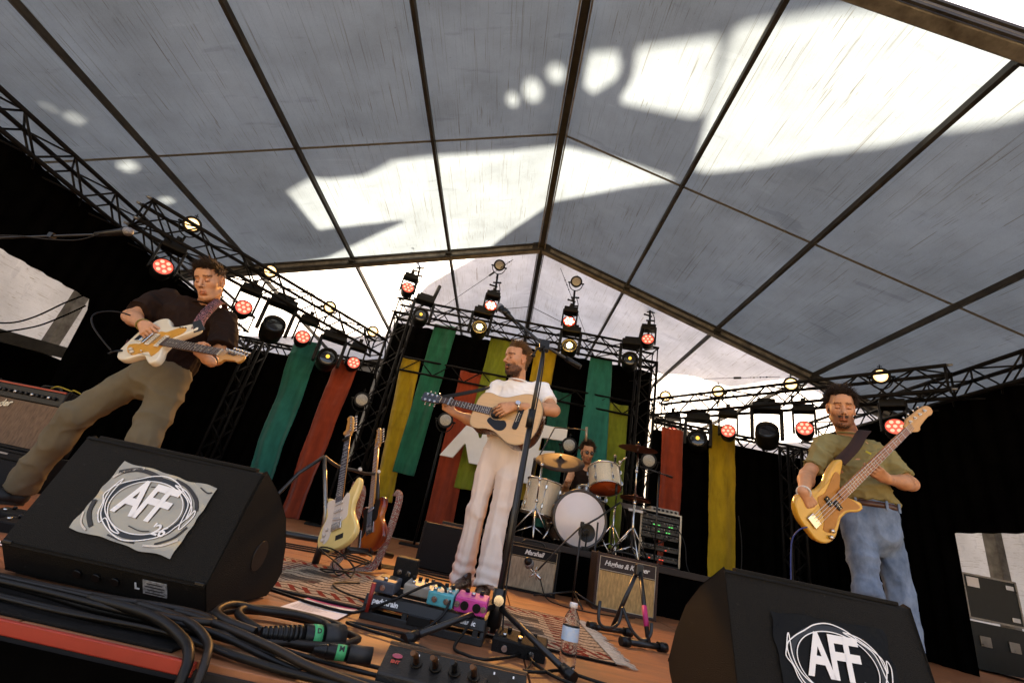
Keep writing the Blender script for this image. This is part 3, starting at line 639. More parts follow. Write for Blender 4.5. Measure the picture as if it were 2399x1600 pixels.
def np_obj(name, V, Q, mat, parent, colors=None):
    me = bpy.data.meshes.new(name); me.vertices.add(len(V)); me.vertices.foreach_set('co', V.astype(np.float32).ravel())
    me.loops.add(Q.size); me.loops.foreach_set('vertex_index', Q.astype(np.int32).ravel())
    me.polygons.add(len(Q)); me.polygons.foreach_set('loop_start', np.arange(0, Q.size, 4, dtype=np.int32)); me.polygons.foreach_set('use_smooth', np.ones(len(Q), dtype=bool))
    me.update(calc_edges=True); me.validate()
    if colors is not None:
        at = me.color_attributes.new('tint', 'FLOAT_COLOR', 'POINT'); at.data.foreach_set('color', np.concatenate([colors, np.ones((len(V), 1))], 1).astype(np.float32).ravel())
    me.materials.append(mat); o = bpy.data.objects.new(name, me); col.objects.link(o); o.parent = parent
    return o
def relax(V, Q, it=1, f=.5):
    for _ in range(it):
        S = np.zeros_like(V); C = np.zeros(len(V))
        for a, b in ((0, 1), (1, 2), (2, 3), (3, 0)):
            np.add.at(S, Q[:, a], V[Q[:, b]]); np.add.at(C, Q[:, a], 1); np.add.at(S, Q[:, b], V[Q[:, a]]); np.add.at(C, Q[:, b], 1)
        V = V + f * (S / np.maximum(C, 1)[:, None] - V)
    return V
def garment(name, sdf, lo, hi, h, mat, parent, disp=None):
    V, Q = sdf.mesh(lo, hi, h); V = relax(V, Q, 1)
    if disp is not None: V = V + vnormals(V, Q) * disp(V)[:, None]
    return np_obj(name, V, Q, mat, parent)
def skin_mat(name, c):
    m = M(name, c, .48, var=.10, scale=28, spec=.35, bump=.12, bscale=220); n, l, p = nodes_of(m)
    src = p.inputs['Base Color'].links[0].from_socket; at = n.new('ShaderNodeAttribute'); at.attribute_name = 'tint'
    mx = n.new('ShaderNodeMix'); mx.data_type = 'RGBA'; mx.blend_type = 'MULTIPLY'; mx.inputs[0].default_value = 1
    l.new(src, mx.inputs[6]); l.new(at.outputs[0], mx.inputs[7]); l.new(mx.outputs[2], p.inputs['Base Color'])
    p.inputs['Specular IOR Level'].default_value = .5
    return m
class Head:
    def __init__(s, c, fwd, up, scale=1.06):
        s.c = A3(c); f = unit(fwd); u = unit(np.array(up) - f * np.dot(up, f)); r = np.cross(f, u); s.k = scale
        s.fr = np.array([r, f, u])                     # rows: right, forward, up
    an = np.array((.93, 1.0, 1.05))
    def w(s, p): return s.c + s.k * ((np.array(p) * s.an) @ s.fr)
    def loc(s, V): return ((V - s.c) @ s.fr.T) / s.k / s.an
    def add(s, S, neck, nr=.056):
        k = s.k; E = lambda c, r, kk=.02, op='add': S.ell(s.w(c), [q * k * a_ for q, a_ in zip(r, s.an)], s.fr, kk, op)
        G = lambda a, b, ra, rb, kk=.012: S.seg(s.w(a), s.w(b), ra * k, rb * k, kk)
        S.seg(neck, s.w((0, -.022, -.04)), nr * 1.06, nr * .95, k=.03)
        E((0, -.014, .036), (.075, .095, .086)); E((0, .030, -.025), (.063, .062, .085), .03)
        E((0, .040, -.078), (.049, .048, .040), .025); E((0, .073, -.102), (.020, .018, .018), .02)
        for q in (-1, 1):
            E((q * .043, .052, -.018), (.024, .026, .024), .022)
            G((q * .056, .0, -.065), (q * .030, .055, -.098), .014, .013, .02)
        G((-.036, .079, .026), (.036, .079, .026), .012, .012, .016)
        E((0, .075, .050), (.05, .022, .035), .02)
        for q in (-1, 1): E((q * .032, .099, .001), (.019, .020, .0135), .012, 'sub')
        for q in (-1, 1): E((q * .0315, .0765, .001), (.0150, .0140, .0135), .004)
        G((0, .088, .014), (0, .116, -.030), .0075, .0115, .009); 
        for q in (-1, 1): E((q * .0115, .097, -.035), (.0085, .011, .008), .006)
        G((0, .096, -.046), (0, .094, -.056), .006, .006, .012)
        G((-.021, .084, -.064), (0, .0965, -.060), .0042, .0065, .006); G((.021, .084, -.064), (0, .0965, -.060), .0042, .0065, .006)
        G((-.018, .084, -.068), (0, .0935, -.0735), .004, .0075, .005); G((.018, .084, -.068), (0, .0935, -.0735), .004, .0075, .005)
        E((0, .083, -.086), (.022, .010, .006), .008, 'sub')
        for q in (-1, 1):
            E((q * .079, -.008, -.003), (.009, .020, .031), .008); E((q * .086, -.002, -.002), (.008, .011, .019), .006, 'sub')
            E((q * .076, -.0, -.03), (.008, .010, .010), .006)
    def tint(s, V, beard=None, brow=(.22, .13, .08), hairmask=None, hairc=(.12, .07, .04)):
        L = s.loc(V); x, y, z = np.abs(L[:, 0]), L[:, 1], L[:, 2]; C = np.ones((len(V), 3)); near = np.linalg.norm(L, axis=1) < .2
        def put(mask, c, amt=1.0): C[mask] = C[mask] * (1 - amt) + np.array(c) * C[mask] * amt
        j = vnoise(L * 260) * .0016
        put(near & (y > .055) & (x < .024) & (z < -.056 + j) & (z > -.081), (.80, .50, .46), .8)               # lips
        put(near & (y > .06) & (x < .017) & (np.abs(z + .0668) < .0016), (.28, .14, .12))                       # mouth line
        put(near & (y > .045) & (x > .012) & (x < .054) & (np.abs(z - (.027 - .10 * np.maximum(x - .036, 0)) + j * 2) < .0052), brow, .9)
        put(near & (y > .05) & (x > .017) & (x < .047) & (np.abs(z + .0055 - .10 * (x - .032) ** 2 * 30) < .0024), (.14, .08, .07), .9)   # lash line of lowered lids
        put(near & (y > .05) & (np.hypot((x - .032) / .018, (z - .002) / .012) < 1), (.86, .70, .66), .6)      # lids
        put(near & (y > .1) & (np.hypot(x - .0085, z + .040) < .0042), (.25, .12, .09), .9)                     # nostrils
        put(near & (x > .07), (1.0, .78, .70), .5)
        put(near & (np.hypot((x - .045) / .022, (z + .028) / .02) < 1) & (y > .04), (1.0, .86, .80), .6)
        if beard is not None:
            bc, amt = beard
            e = np.clip((-.034 - .42 * np.maximum(.062 - y, 0) - z + j * 5 + vnoise(L * 90) * .006) / .012, 0, 1)
            e *= (y > -.012) * (z > -.135) * ((x > .016) | (z < -.076) | (z > -.0575) & (y > .07)) * near * (1 - (x < .004) * (z > -.05))
            e = e * np.clip((x * 1.0 + np.maximum(-.05 - z, 0) * 2.4 + .055 * ((z < -.045) & (x < .034) & (y > .07))) / .05, 0, 1)
            C *= 1 - e[:, None] * amt * (1 - np.array(bc))
        if hairmask is not None: m = hairmask(L) & near; C[m] = C[m] * np.array(hairc)
        return C
    def hair(s, V, Q, mask, length, mat, parent, flow=(0, .3, .3), n_=2600, rad=.0026, lift=1.0, curl=0.0, seed=1, lenf=None, name='hair'):
        rg = np.random.RandomState(seed); N = vnormals(V, Q); L = s.loc(V); ok = np.where(mask(L))[0]
        if len(ok) == 0: return
        pick = rg.choice(ok, n_); mb = MB(); nl = N @ s.fr.T
        for i in pick:
            p = L[i] + rg.normal(0, .0012, 3); d = nl[i] * lift + np.array(flow) + rg.normal(0, .28, 3); d /= np.linalg.norm(d)
            ln = length * rg.uniform(.55, 1.15) * (lenf(L[i]) if lenf else 1)
            if rg.rand() < .10 and rad > .0017: ln *= 1.55; d = d + nl[i] * .8; d /= np.linalg.norm(d)
            pts = [p - nl[i] * .003]; g = np.array([0, 0, -.45])
            ph = rg.uniform(0, 6.28); c1 = np.cross(d, nl[i] + .01); c1 /= np.linalg.norm(c1) + 1e-6
            for k in range(1, 4):
                d = d + g * .22 + np.array(flow) * .22; d /= np.linalg.norm(d)
                pts.append(pts[-1] + d * ln / 3 + curl * ln * (c1 * math.cos(ph + k * 2.2) + nl[i] * math.sin(ph + k * 2.2)))
            mb.tube([tuple(s.w(q)) for q in pts], [rad * s.k, rad * s.k * 1.05, rad * s.k * .8, rad * .15], 4, False)
        return mb.build(name, mat, parent)
def hand(S, wrist, fwd, palm, side, curls, thumb=(.6, .5, .3), k=1.0, spread=.06):
    """fwd: wrist to knuckles, palm: direction the palm faces, side: +1/-1 where the thumb sits, curls: 4 x 3 finger bends (deg)"""
    f = unit(fwd); p = unit(np.array(palm) - f * np.dot(palm, f)); s_ = np.cross(f, p) * side; w0 = np.array(wrist, dtype=float)
    offs = (.031, .0105, -.010, -.029); lens = ((.044, .026, .021), (.048, .030, .022), (.044, .028, .022), (.034, .021, .019)); kn = (.086, .090, .086, .078)
    S.seg(w0 - f * .012, w0 + f * .03 * k, .027 * k, .026 * k, k=.015, fr=p, ratio=.74)
    for i in range(4):
        b = w0 + (f * kn[i] + s_ * offs[i]) * k
        S.seg(w0 + (f * .012 + s_ * offs[i] * .55) * k, b, .0135 * k, .0112 * k, k=.012)
        d = unit(f + s_ * spread * (1.5 - i)); q = b; n_ = p; a = 0
        for j in range(3):
            a += math.radians(curls[i][j]); dd = d * math.cos(a) + n_ * math.sin(a); e = q + dd * lens[i][j] * k
            r = (.0096, .0086, .0078)[j] * (1 if i < 3 else .86) * k; S.seg(q, e, r, r * .92, k=.0035); q = e
    b = w0 + (f * .022 + s_ * .026 + p * .004) * k; td = unit(f * thumb[0] + s_ * thumb[1] + p * thumb[2])
    m1 = b + td * .040 * k; td2 = unit(td * .8 + f * .45 + p * .12); m2 = m1 + td2 * .030 * k; td3 = unit(td2 + f * .25 + p * .2); m3 = m2 + td3 * .024 * k
    S.seg(w0 + f * .01 * k, b, .016 * k, .0165 * k, k=.014); S.seg(b, m1, .0150 * k, .0115 * k, k=.010); S.seg(m1, m2, .0108 * k, .0098 * k, k=.004); S.seg(m2, m3, .0098 * k, .0082 * k, k=.004)
def skin_body(name, S, boxes, mat, parent, tint):
    """boxes: coarse first, then finer regions that replace it"""
    Vs, Qs, o = [], [], 0
    for i, (lo, hi, h) in enumerate(boxes):
        V, Q = S.mesh(lo, hi, h); V = relax(V, Q, 1, .35); c = V[Q].mean(1); keep = np.ones(len(Q), bool)
        for lo2, hi2, h2 in boxes[i + 1:]: keep &= ~((c > np.array(lo2) + 2.2 * h).all(1) & (c < np.array(hi2) - 2.2 * h).all(1))
        Qs.append(Q[keep] + o); Vs.append(V); o += len(V)
    V = np.concatenate(Vs); Q = np.concatenate(Qs)
    used = np.unique(Q); mp = -np.ones(len(V), int); mp[used] = np.arange(len(used)); V = V[used]; Q = mp[Q]
    return np_obj(name, V, Q, mat, parent, tint(V)), V, Q
def box_of(pts, m): P = np.array(pts, dtype=float); return P.min(0) - m, P.max(0) + m
def folds(dirs, amp, sc_=(1, 1, 1), seed=0, extra=None):
    def f(V):
        q = V * np.array(sc_); a = vnoise(q, seed); b = vnoise(q * 2.1 + 5, seed)
        r = amp * (1 - np.abs(a) * 2) * .6 + amp * .4 * b
        if extra is not None: r = r + extra(V)
        return r
    return f
# ------------------------------------------------------------------ guitars (x: bridge to nut, y: bass side, z: out of the face)
chrome = M('chrome', (0.62, 0.60, 0.57), 0.2, metal=1.0, var=.1)
maple = M('maple_neck', (0.50, 0.235, 0.055), 0.35, var=.15, scale=9, stretch=(1, 8, 8), coat=.3)
rosewood = M('rosewood', (0.055, 0.022, 0.012), 0.45, var=.35, scale=16, stretch=(1, 10, 10))
fretm = M('fret_wire', (0.55, 0.52, 0.46), 0.3, metal=.9)
blackpl = M('black_plastic', (0.006, 0.0055, 0.005), 0.35, var=.2, spec=.3)
ivory = M('ivory_plastic', (0.62, 0.54, 0.40), 0.4, var=.08)
def dial(c, r, h): return MB().lathe([(r, 0), (r * .94, h * .75), (r * .8, h), (.0001, h)], 14, Matrix.Translation(c))
_fret = {}
def neck_parts(t, L, x0, w0, w1, zf, board, neckm, frets, dots=True, name_back='neck'):
    """x0: where the board starts over the body, L: nut"""
    def tap(x): return w1 + (w0 - w1) * (x - x0) / (L - x0)
    prof = [(-.5, 0), (-.42, -.45), (-.2, -.85), (.2, -.85), (.42, -.45), (.5, 0)]
    vs_, fs = [], []
    for x in (x0 + .03, L): vs_ += [(x, q[0] * tap(x), zf - .006 + q[1] * .021) for q in prof]
    fs = [(i, i + 1, i + 7, i + 6) for i in range(5)] + [(0, 6, 11, 5), (0, 1, 2, 3, 4, 5), (6, 11, 10, 9, 8, 7)]
    MB().add(vs_, fs, True).build(name_back, neckm, t, fixn=True)
    a, b = tap(x0) / 2, tap(L) / 2
    MB().add([(x0, -a, zf - .006), (L, -b, zf - .006), (L, b, zf - .006), (x0, a, zf - .006), (x0, -a, zf), (L, -b, zf), (L, b, zf), (x0, a, zf)], [(0, 3, 2, 1), (4, 5, 6, 7), (0, 1, 5, 4), (1, 2, 6, 5), (2, 3, 7, 6), (3, 0, 4, 7)]).build('fretboard', board, t)
    MB().box((L + .002, 0, zf - .001), (.004, b * 2, .009)).build('nut', ivory, t)
    for k in range(1, frets + 1):
        x = L - (L - L * 2 ** (-k / 12))
        x = L * 2 ** (-k / 12)
        if x < x0 + .004: break
        if 'f' not in _fret: _fret['f'] = MB().box((0, 0, 0), (.0024, 1, .003)).mesh('fret'); _fret['f'].materials.append(fretm)
        link_mesh('fret', _fret['f'], t, Matrix.Translation((x, 0, zf + .0008)) @ Matrix.Diagonal((1, tap(x) * .98, 1, 1)))
        if dots and k in (3, 5, 7, 9, 12, 15, 17, 19, 21):
            xm = (x + L * 2 ** (-(k - 1) / 12)) / 2
            if 'd' not in _fret: _fret['d'] = MB().cyl((0, 0, -.0005), (0, 0, .0006), .0036, seg=8).mesh('inlay_dot'); _fret['d'].materials.append(ivory)
            link_mesh('inlay_dot', _fret['d'], t, Matrix.Translation((xm, 0, zf)))
def strings_of(t, n_, L, spread0, spread1, z0, z1, r=.0007):
    for i in range(n_):
        u = i / (n_ - 1) - .5
        MB().tube([(-.008, u * spread0, z0), (L, u * spread1, z1), (L + .05, u * spread1 * .9, z1 - .006)], r * (1 + .5 * u), 4, False).build('string', chrome, t)
def headstock(t, outline, L, zf, mat, tuners, th=.014, back=-.010, shaft=.022):
    hs = MB().prism([(p.x, p.y) for p in spline(outline, 5)], zf - .006 - th + back * .2, zf - .004 + back * .2, inset=.0025).build('headstock', mat, t, loc=(L, 0, 0))
    for (x, y, sd) in tuners:
        z = zf - .004
        MB().cyl((x, y, z), (x, y, z + .014), .0045, .004, 8).cyl((x, y, z), (x, y, z + .003), .0085, seg=10).tube([(x, y, z - th - .006), (x, y + sd * shaft, z - th - .006)], .0032, 6).ball((x, y + sd * (shaft + .008), z - th - .006), (.0085, .008, .006), 8).build('tuner', chrome, hs)
    return hs
def strap_of(t, pts, width, mat, nrm, name='strap'):
    """ribbon through world points, given in guitar space"""
    P = spline(pts, 8, False); m = MB(); n_ = len(P); NN = spline(nrm, 8, False)
    vs_ = []
    for i, p in enumerate(P):
        d = (P[min(i + 1, n_ - 1)] - P[max(i - 1, 0)]).normalized(); x = d.cross(NN[min(i, len(NN) - 1)]).normalized() * width / 2
        vs_ += [p - x, p + x]
    m.add(vs_, [(2 * i, 2 * i + 1, 2 * i + 3, 2 * i + 2) for i in range(n_ - 1)], True)
    o = m.build(name, mat, t); o.modifiers.new('thick', 'SOLIDIFY').thickness = .004
    return o
FENDER_HEAD = [(0, -.021), (.012, -.024), (.026, -.036), (.036, -.052), (.052, -.050), (.062, -.034), (.095, -.030), (.135, -.026), (.158, -.033), (.174, -.024), (.176, -.002), (.160, .018), (.13, .026), (.08, .030), (.03, .033), (.010, .022), (0, .021)]
TUN6 = [(.034 + .0245 * i, .0225 - .0022 * i, 1) for i in range(6)]
JM_BODY = [(-.172, -.03), (-.155, -.115), (-.10, -.165), (-.02, -.170), (.05, -.132), (.105, -.112), (.165, -.135), (.222, -.152), (.258, -.130), (.248, -.090), (.212, -.050), (.200, -.028), (.200, .028), (.225, .060), (.275, .100), (.305, .140), (.285, .168), (.220, .172), (.150, .145), (.085, .128), (.02, .148), (-.05, .182), (-.12, .165), (-.165, .100), (-.178, .03)]
ST_BODY = [(-.150, -.02), (-.145, -.09), (-.105, -.145), (-.04, -.166), (.03, -.148), (.085, -.118), (.135, -.122), (.190, -.150), (.232, -.150), (.240, -.115), (.215, -.070), (.195, -.032), (.195, .032), (.215, .062), (.255, .090), (.298, .125), (.300, .152), (.255, .160), (.19, .140), (.12, .112), (.06, .118), (-.01, .152), (-.08, .165), (-.13, .12), (-.152, .05)]
TE_BODY = [(-.150, -.02), (-.148, -.09), (-.11, -.148), (-.04, -.160), (.03, -.138), (.085, -.112), (.135, -.118), (.185, -.148), (.225, -.145), (.228, -.105), (.205, -.055), (.195, -.030), (.195, .030), (.215, .060), (.222, .105), (.195, .140), (.145, .140), (.085, .112), (.04, .118), (-.02, .150), (-.09, .160), (-.135, .115), (-.152, .05)]
PB_BODY = [(-.090, -.02), (-.085, -.10), (-.04, -.158), (.03, -.172), (.105, -.140), (.165, -.112), (.225, -.120), (.285, -.160), (.330, -.165), (.345, -.130), (.315, -.080), (.290, -.035), (.290, .035), (.315, .065), (.370, .095), (.425, .130), (.430, .155), (.380, .165), (.30, .150), (.22, .118), (.15, .120), (.07, .160), (.0, .172), (-.06, .135), (-.090, .06)]
def electric(name, label, mt, outline, bodym, boardm, neckm, L=.648, xb=.155, depth=.042, guard=None, guardm=None, frets=21, wn=.042, wb=.056, head=FENDER_HEAD, tuners=TUN6, ns=6, cat='guitar', group=None, bs=.92):
    outline = [(a * bs, b * bs) for a, b in outline]; guard = [(a * bs, b * bs) for a, b in guard] if guard else guard
    t = thing(name, label, cat, group=group); t.matrix_world = mt
    MB().prism([(p.x, p.y) for p in spline(outline, 5)], -depth, 0, inset=.009).build('body', bodym, t)
    if guard: MB().prism([(p.x, p.y) for p in spline(guard, 4)], .0003, .003, inset=.0008).build('pickguard', guardm, t)
    neck_parts(t, L, xb, wn, wb, .014, boardm, neckm, frets)
    headstock(t, head, L + .004, .014, neckm, tuners)
    strings_of(t, ns, L, .052 if ns == 6 else .056, wn - .008, .016, .0175, .0008 if ns == 6 else .0014)
    return t
def pickup(t, x, w_=.07, l_=.020, mat=None, ang=0.0, h=.009, poles=6, y=0.0):
    p = MB().box((0, 0, .004 + h / 2), (l_, w_, h)).build('pickup', mat or ivory, t, loc=(x, y, 0), rot=(0, 0, ang), bevel=.003)
    for k in range(poles): MB().cyl((0, (k / (poles - 1) - .5) * w_ * .72, .004 + h), (0, (k / (poles - 1) - .5) * w_ * .72, .0055 + h), .0025, seg=6).build('pole_piece', chrome, p)
    return p
# ------------------------------------------------------------------ the musicians
def wave(V, ax, sc_, seed): return vnoise(V * np.array(sc_) + ax, seed)
def cloth_disp(amp, sc_, seed, ridge=1.0):
    def f(V):
        w_ = np.stack([vnoise(V * 3.1, seed + 7), vnoise(V * 3.1, seed + 8), vnoise(V * 3.1, seed + 9)], 1) * .10
        q = (V + w_) * np.array(sc_); a = vnoise(q, seed); b = vnoise(q * 2.1, seed + 3); c = vnoise(V * 60.0, seed + 5)
        rd = lambda x: (1 - np.abs(x)) ** 3 - .45
        return amp * (rd(a) * 1.0 * ridge + .45 * rd(b) + .30 * rd(vnoise(q * 3.7, seed + 4))) + .0008 * c
    return f
skin1 = skin_mat('skin_light', (0.56, 0.265, 0.135))
def torso(S, neck, hip, rs, ls, fwd, grow=0.0, belly=1.0, low=None):
    neck, hip, rs, ls = (np.array(q, float) for q in (neck, hip, rs, ls)); u = unit(neck - hip); r = unit(ls - rs); f = unit(np.array(fwd) - u * np.dot(fwd, u)); r = unit(np.cross(u, f)) * (1 if np.dot(np.cross(u, f), r) > 0 else -1)
    fr = [r, f, u]; sh = (rs + ls) / 2; L = np.linalg.norm(neck - hip)
    S.ell(sh - u * .10, (.160 + grow, .105 + grow, .165 + grow), fr, .05); S.ell(hip + u * L * .40, (.142 * belly + grow, .100 * belly + grow, .17), fr, .06); S.ell(hip + u * .06, (.152 + grow, .105 + grow, .12), fr, .05)
    for q in (rs, ls): S.seg(neck - u * .045, q + u * .0, .050 + grow, .056 + grow, .04)
    return fr
def person(label): return thing('person', label, 'person')
def arm(S, s, e, w0, ru=.050, rf=.043, rw=.027):
    s, e, w0 = (np.array(q, float) for q in (s, e, w0))
    S.seg(s, e, ru, rf * .92, .02); S.seg(e, e + (w0 - e) * .35, rf, rf * 1.03, .02); S.seg(e + (w0 - e) * .3, w0, rf * 1.02, rw, .02)
def sleeve(S, s, e, t, r0, r1, k=.03):
    s, e = np.array(s, float), np.array(e, float); S.seg(s, s + (e - s) * t, r0, r1, k, flat='b')
def trouser_leg(S, h, k_, a, rh, rk, ra, kk=.04): S.seg(h, k_, rh, rk, kk); S.seg(k_, a, rk, ra, min(.035, kk * 1.2), flat='b')
def shoe(parent, heel, toe, mat, sole, w_=.048, h=.075):
    heel = np.array(heel, float); toe = np.array(toe, float); d = unit(toe - heel); S = Sdf(); up = np.array([0, 0, 1.0])
    S.seg(heel + up * .045 + d * .03, heel + up * .036 + d * .12, .044, .042, .02); S.seg(heel + up * .04 + d * .1, toe + up * .028 - d * .03, .044, .030, .02); S.seg(heel + d * .035 + up * .05, heel + d * .04 + up * .10, .038, .036, .02)
    S.cut(heel + up * .012, -up)
    lo, hi = box_of([heel, toe, heel + up * .12], .07); garment('shoe', S, lo, hi, .006, mat, parent)
    n_ = unit(np.cross(d, up)); pts = []
    for i in range(20):
        a = i / 20 * 2 * math.pi; L = np.linalg.norm(toe - heel) / 2 + .006; c = (heel + toe) / 2; pts.append(c + d * math.cos(a) * L + n_ * math.sin(a) * (w_ * (1.0 + .15 * math.cos(a))))
    m = MB(); m.add([(*p[:2], 0.001) for p in pts] + [(*p[:2], .016) for p in pts], [tuple(range(20))[::-1], tuple(range(20, 40))] + [(i, (i + 1) % 20, 20 + (i + 1) % 20, 20 + i) for i in range(20)]).build('sole', sole, parent)

# ---- singer, left handed, turned towards the picture's left
T = person('bearded singer in white t-shirt and pale wide trousers playing an acoustic guitar')
H1 = Head((-.048, 3.325, 1.652), (-.80, -.56, -.12), (.03, -.03, 1), 1.03)
neck = (-.012, 3.385, 1.50); hip = (-.015, 3.385, .98); rs = (-.155, 3.47, 1.435); ls = (.185, 3.335, 1.440); re = (-.265, 3.47, 1.13); rw = (-.455, 3.415, 1.160); le = (.285, 3.165, 1.265); lw = (.0, 3.095, 1.222)
fwd = (-.45, -.89, 0)
S = Sdf(); fr = torso(S, neck, hip, rs, ls, fwd, -.016); H1.add(S, neck)
arm(S, rs, re, rw, .046, .040, .026); arm(S, ls, le, lw, .050, .044, .027)
hand(S, lw, (-.86, -.14, -.50), (-.45, .75, -.3), -1, [(28, 38, 20), (24, 40, 22), (22, 42, 24), (20, 40, 24)], (.7, .45, .45), .96)
hand(S, rw, (-.80, .05, .38), (-.1, -.65, .72), 1, [(62, 78, 40), (66, 82, 42), (66, 82, 42), (60, 78, 40)], (.35, .55, .1), .96, .10)
hm1 = lambda L: ((L[:, 2] > .080 + .25 * np.maximum(L[:, 1] - .06, 0)) | ((L[:, 1] < .012) & (L[:, 2] > -.005 - .25 * (L[:, 1] + .0))) | (L[:, 1] < -.045) & (L[:, 2] > -.065)) & ~((np.abs(L[:, 0]) > .07) & (np.abs(L[:, 1] + .006) < .026) & (L[:, 2] < .035)) & (L[:, 2] > -.075)
body, V, Q = skin_body('body', S, [((-.75, 2.95, .9), (.5, 3.7, 1.85), .009), (*box_of([H1.c], .165), .0034), (*box_of([lw, np.array(lw) + np.array((-.86, -.14, -.5)) * .15], .065), .0028), (*box_of([rw, np.array(rw) + np.array((-.8, .05, .38)) * .12], .07), .0028)], skin1, T,
    lambda V: H1.tint(V, ((.30, .20, .14), .92), hairmask=hm1, hairc=(.36, .26, .18)))
hairb = M('hair_brown', (0.055, 0.026, 0.011), 0.5, var=.4, scale=30, spec=.45)
hairs = M('hair_sandy', (0.15, 0.070, 0.022), 0.5, var=.4, scale=30, spec=.45)
H1.hair(V, Q, hm1, .034, hairs, T, (0, -.35, .25), 5000, .0019, .55, .06, 2, lambda p: .38 if p[2] < .035 else (.75 if p[1] < .0 else 1.1))
bm1 = lambda L: (L[:, 1] > .0) & (L[:, 2] < -.048) & (L[:, 2] > -.125) & (np.abs(L[:, 0]) + np.maximum(-.05 - L[:, 2], 0) * 2 > .035) & ~((np.abs(L[:, 0]) < .022) & (L[:, 2] > -.082) & (L[:, 2] < -.058))
H1.hair(V, Q, bm1, .011, hairb, T, (0, .2, -.7), 1100, .0014, .6, 0, 5, name='beard')
H1.hair(V, Q, lambda L: (L[:, 1] > .074) & (L[:, 1] < .100) & (np.abs(L[:, 2] + .053) < .006) & (np.abs(L[:, 0]) < .028), .011, hairb, T, (0, .1, -.8), 420, .0016, .5, 0, 6, name='moustache')
wtee = M('white_cotton', (0.90, 0.88, 0.86), 0.85, var=.03, scale=6, spec=.15, bump=.1, bscale=260)
S = Sdf(); torso(S, neck, hip, rs, ls, fwd, .004); sleeve(S, ls, le, .62, .072, .066); sleeve(S, rs, re, .62, .070, .068)
S.ell(np.array(neck) + (0, -.02, .035), (.074, .074, .05), None, .012, 'sub'); S.cut((0, 0, .955), (0, 0, -1))
garment('t_shirt', S, (-.45, 3.05, .93), (.45, 3.66, 1.56), .0085, wtee, T, cloth_disp(.013, (6, 6, 9), 3))
MB().tube([tuple(np.array(neck) + (.0, -.02, .01) + np.array((math.cos(a) * .072, math.sin(a) * .072, -.010 - .012 * -math.sin(a)))) for a in [i * math.pi / 12 for i in range(25)]], .0055, 6, False).build('collar', wtee, T)
linen = M('pale_linen', (0.74, 0.615, 0.53), 0.85, var=.06, scale=8, stretch=(1, 1, .15), spec=.12, bump=.18, bscale=320)
S = Sdf(); u = np.array((0, 0, 1.0))
hR = np.array((-.085, 3.395, .93)); hL = np.array((.052, 3.365, .93)); kR = np.array((-.120, 3.385, .50)); kL = np.array((.040, 3.315, .50)); aR = np.array((-.125, 3.41, .045)); aL = np.array((.034, 3.215, .075))
S.seg((-.015, 3.385, .99), (-.015, 3.38, .90), .138, .140, .03, fr=(-.45, -.89, 0), ratio=.78)
trouser_leg(S, hR, kR, aR, .084, .070, .073, .03); trouser_leg(S, hL, kL, aL, .084, .070, .075, .006); S.cut((0, 0, 1.055), (0, 0, 1))
def crease(V, lines, amp):
    r = 0
    for x, y in lines: r = r + amp * np.exp(-(np.hypot(V[:, 0] - x, (V[:, 1] - y) * .35) / .016) ** 2) * (V[:, 2] < .93)
    return r
def pleats(V):
    z = V[:, 2]; a = np.arctan2(V[:, 1] - 3.36, V[:, 0] + .02)
    lowz = np.exp(-((z - .12) / .10) ** 2); bunch = lowz * .006 * np.sin(z * 95 + 4 * vnoise(V * np.array((9, 9, 4)), 4))
    return .024 * ((1 - np.abs(vnoise(V * np.array((9, 9, 1.3)), 8))) ** 3 - .4) + .010 * ((1 - np.abs(vnoise(V * np.array((19, 19, 3.2)), 9))) ** 4 - .3) + bunch + crease(V, ((-.145, 3.315), (.02, 3.245)), .010) + .004 * np.exp(-((z - .55) / .1) ** 2) * np.sin(z * 60 + 8 * vnoise(V * 7, 2))
garment('trousers', S, (-.28, 3.1, .03), (.25, 3.6, 1.07), .0075, linen, T, pleats)
MB().tube([(-.015 + .140 * math.cos(a), 3.385 + .118 * math.sin(a), 1.04) for a in [i * math.pi / 16 for i in range(33)]], .011, 6, False).build('waistband', linen, T)
brownl = M('brown_leather', (0.035, 0.014, 0.007), 0.28, var=.35, scale=20, spec=.6); soleb = M('dark_sole', (.02, .014, .01), .6)
shoe(T, (-.09, 3.40, 0), (-.16, 3.12, 0), brownl, soleb); shoe(T, (.034, 3.29, 0), (.008, 3.00, 0), brownl, soleb)
wm = MB(); wv = unit(np.array(lw) - np.array(le)); wp = np.array(lw) - wv * .02
o1 = unit(np.cross(wv, (0, 0, 1))); o2 = np.cross(wv, o1)
watch = MB().tube([tuple(wp + (o1 * math.cos(a) + o2 * math.sin(a)) * .034) for a in [i * math.pi / 10 for i in range(21)]], .0075, 8, False).build('watch_strap', chrome, T)
fc = wp + unit((0, -1, .5)) * .036
MB().cyl(tuple(fc - unit((0, -1, .5)) * .004), tuple(fc + unit((0, -1, .5)) * .008), .020, .018, 16).build('watch_case', chrome, watch)
ink = M('tattoo_green', (.10, .075, .035), .5, var=.5, scale=70)

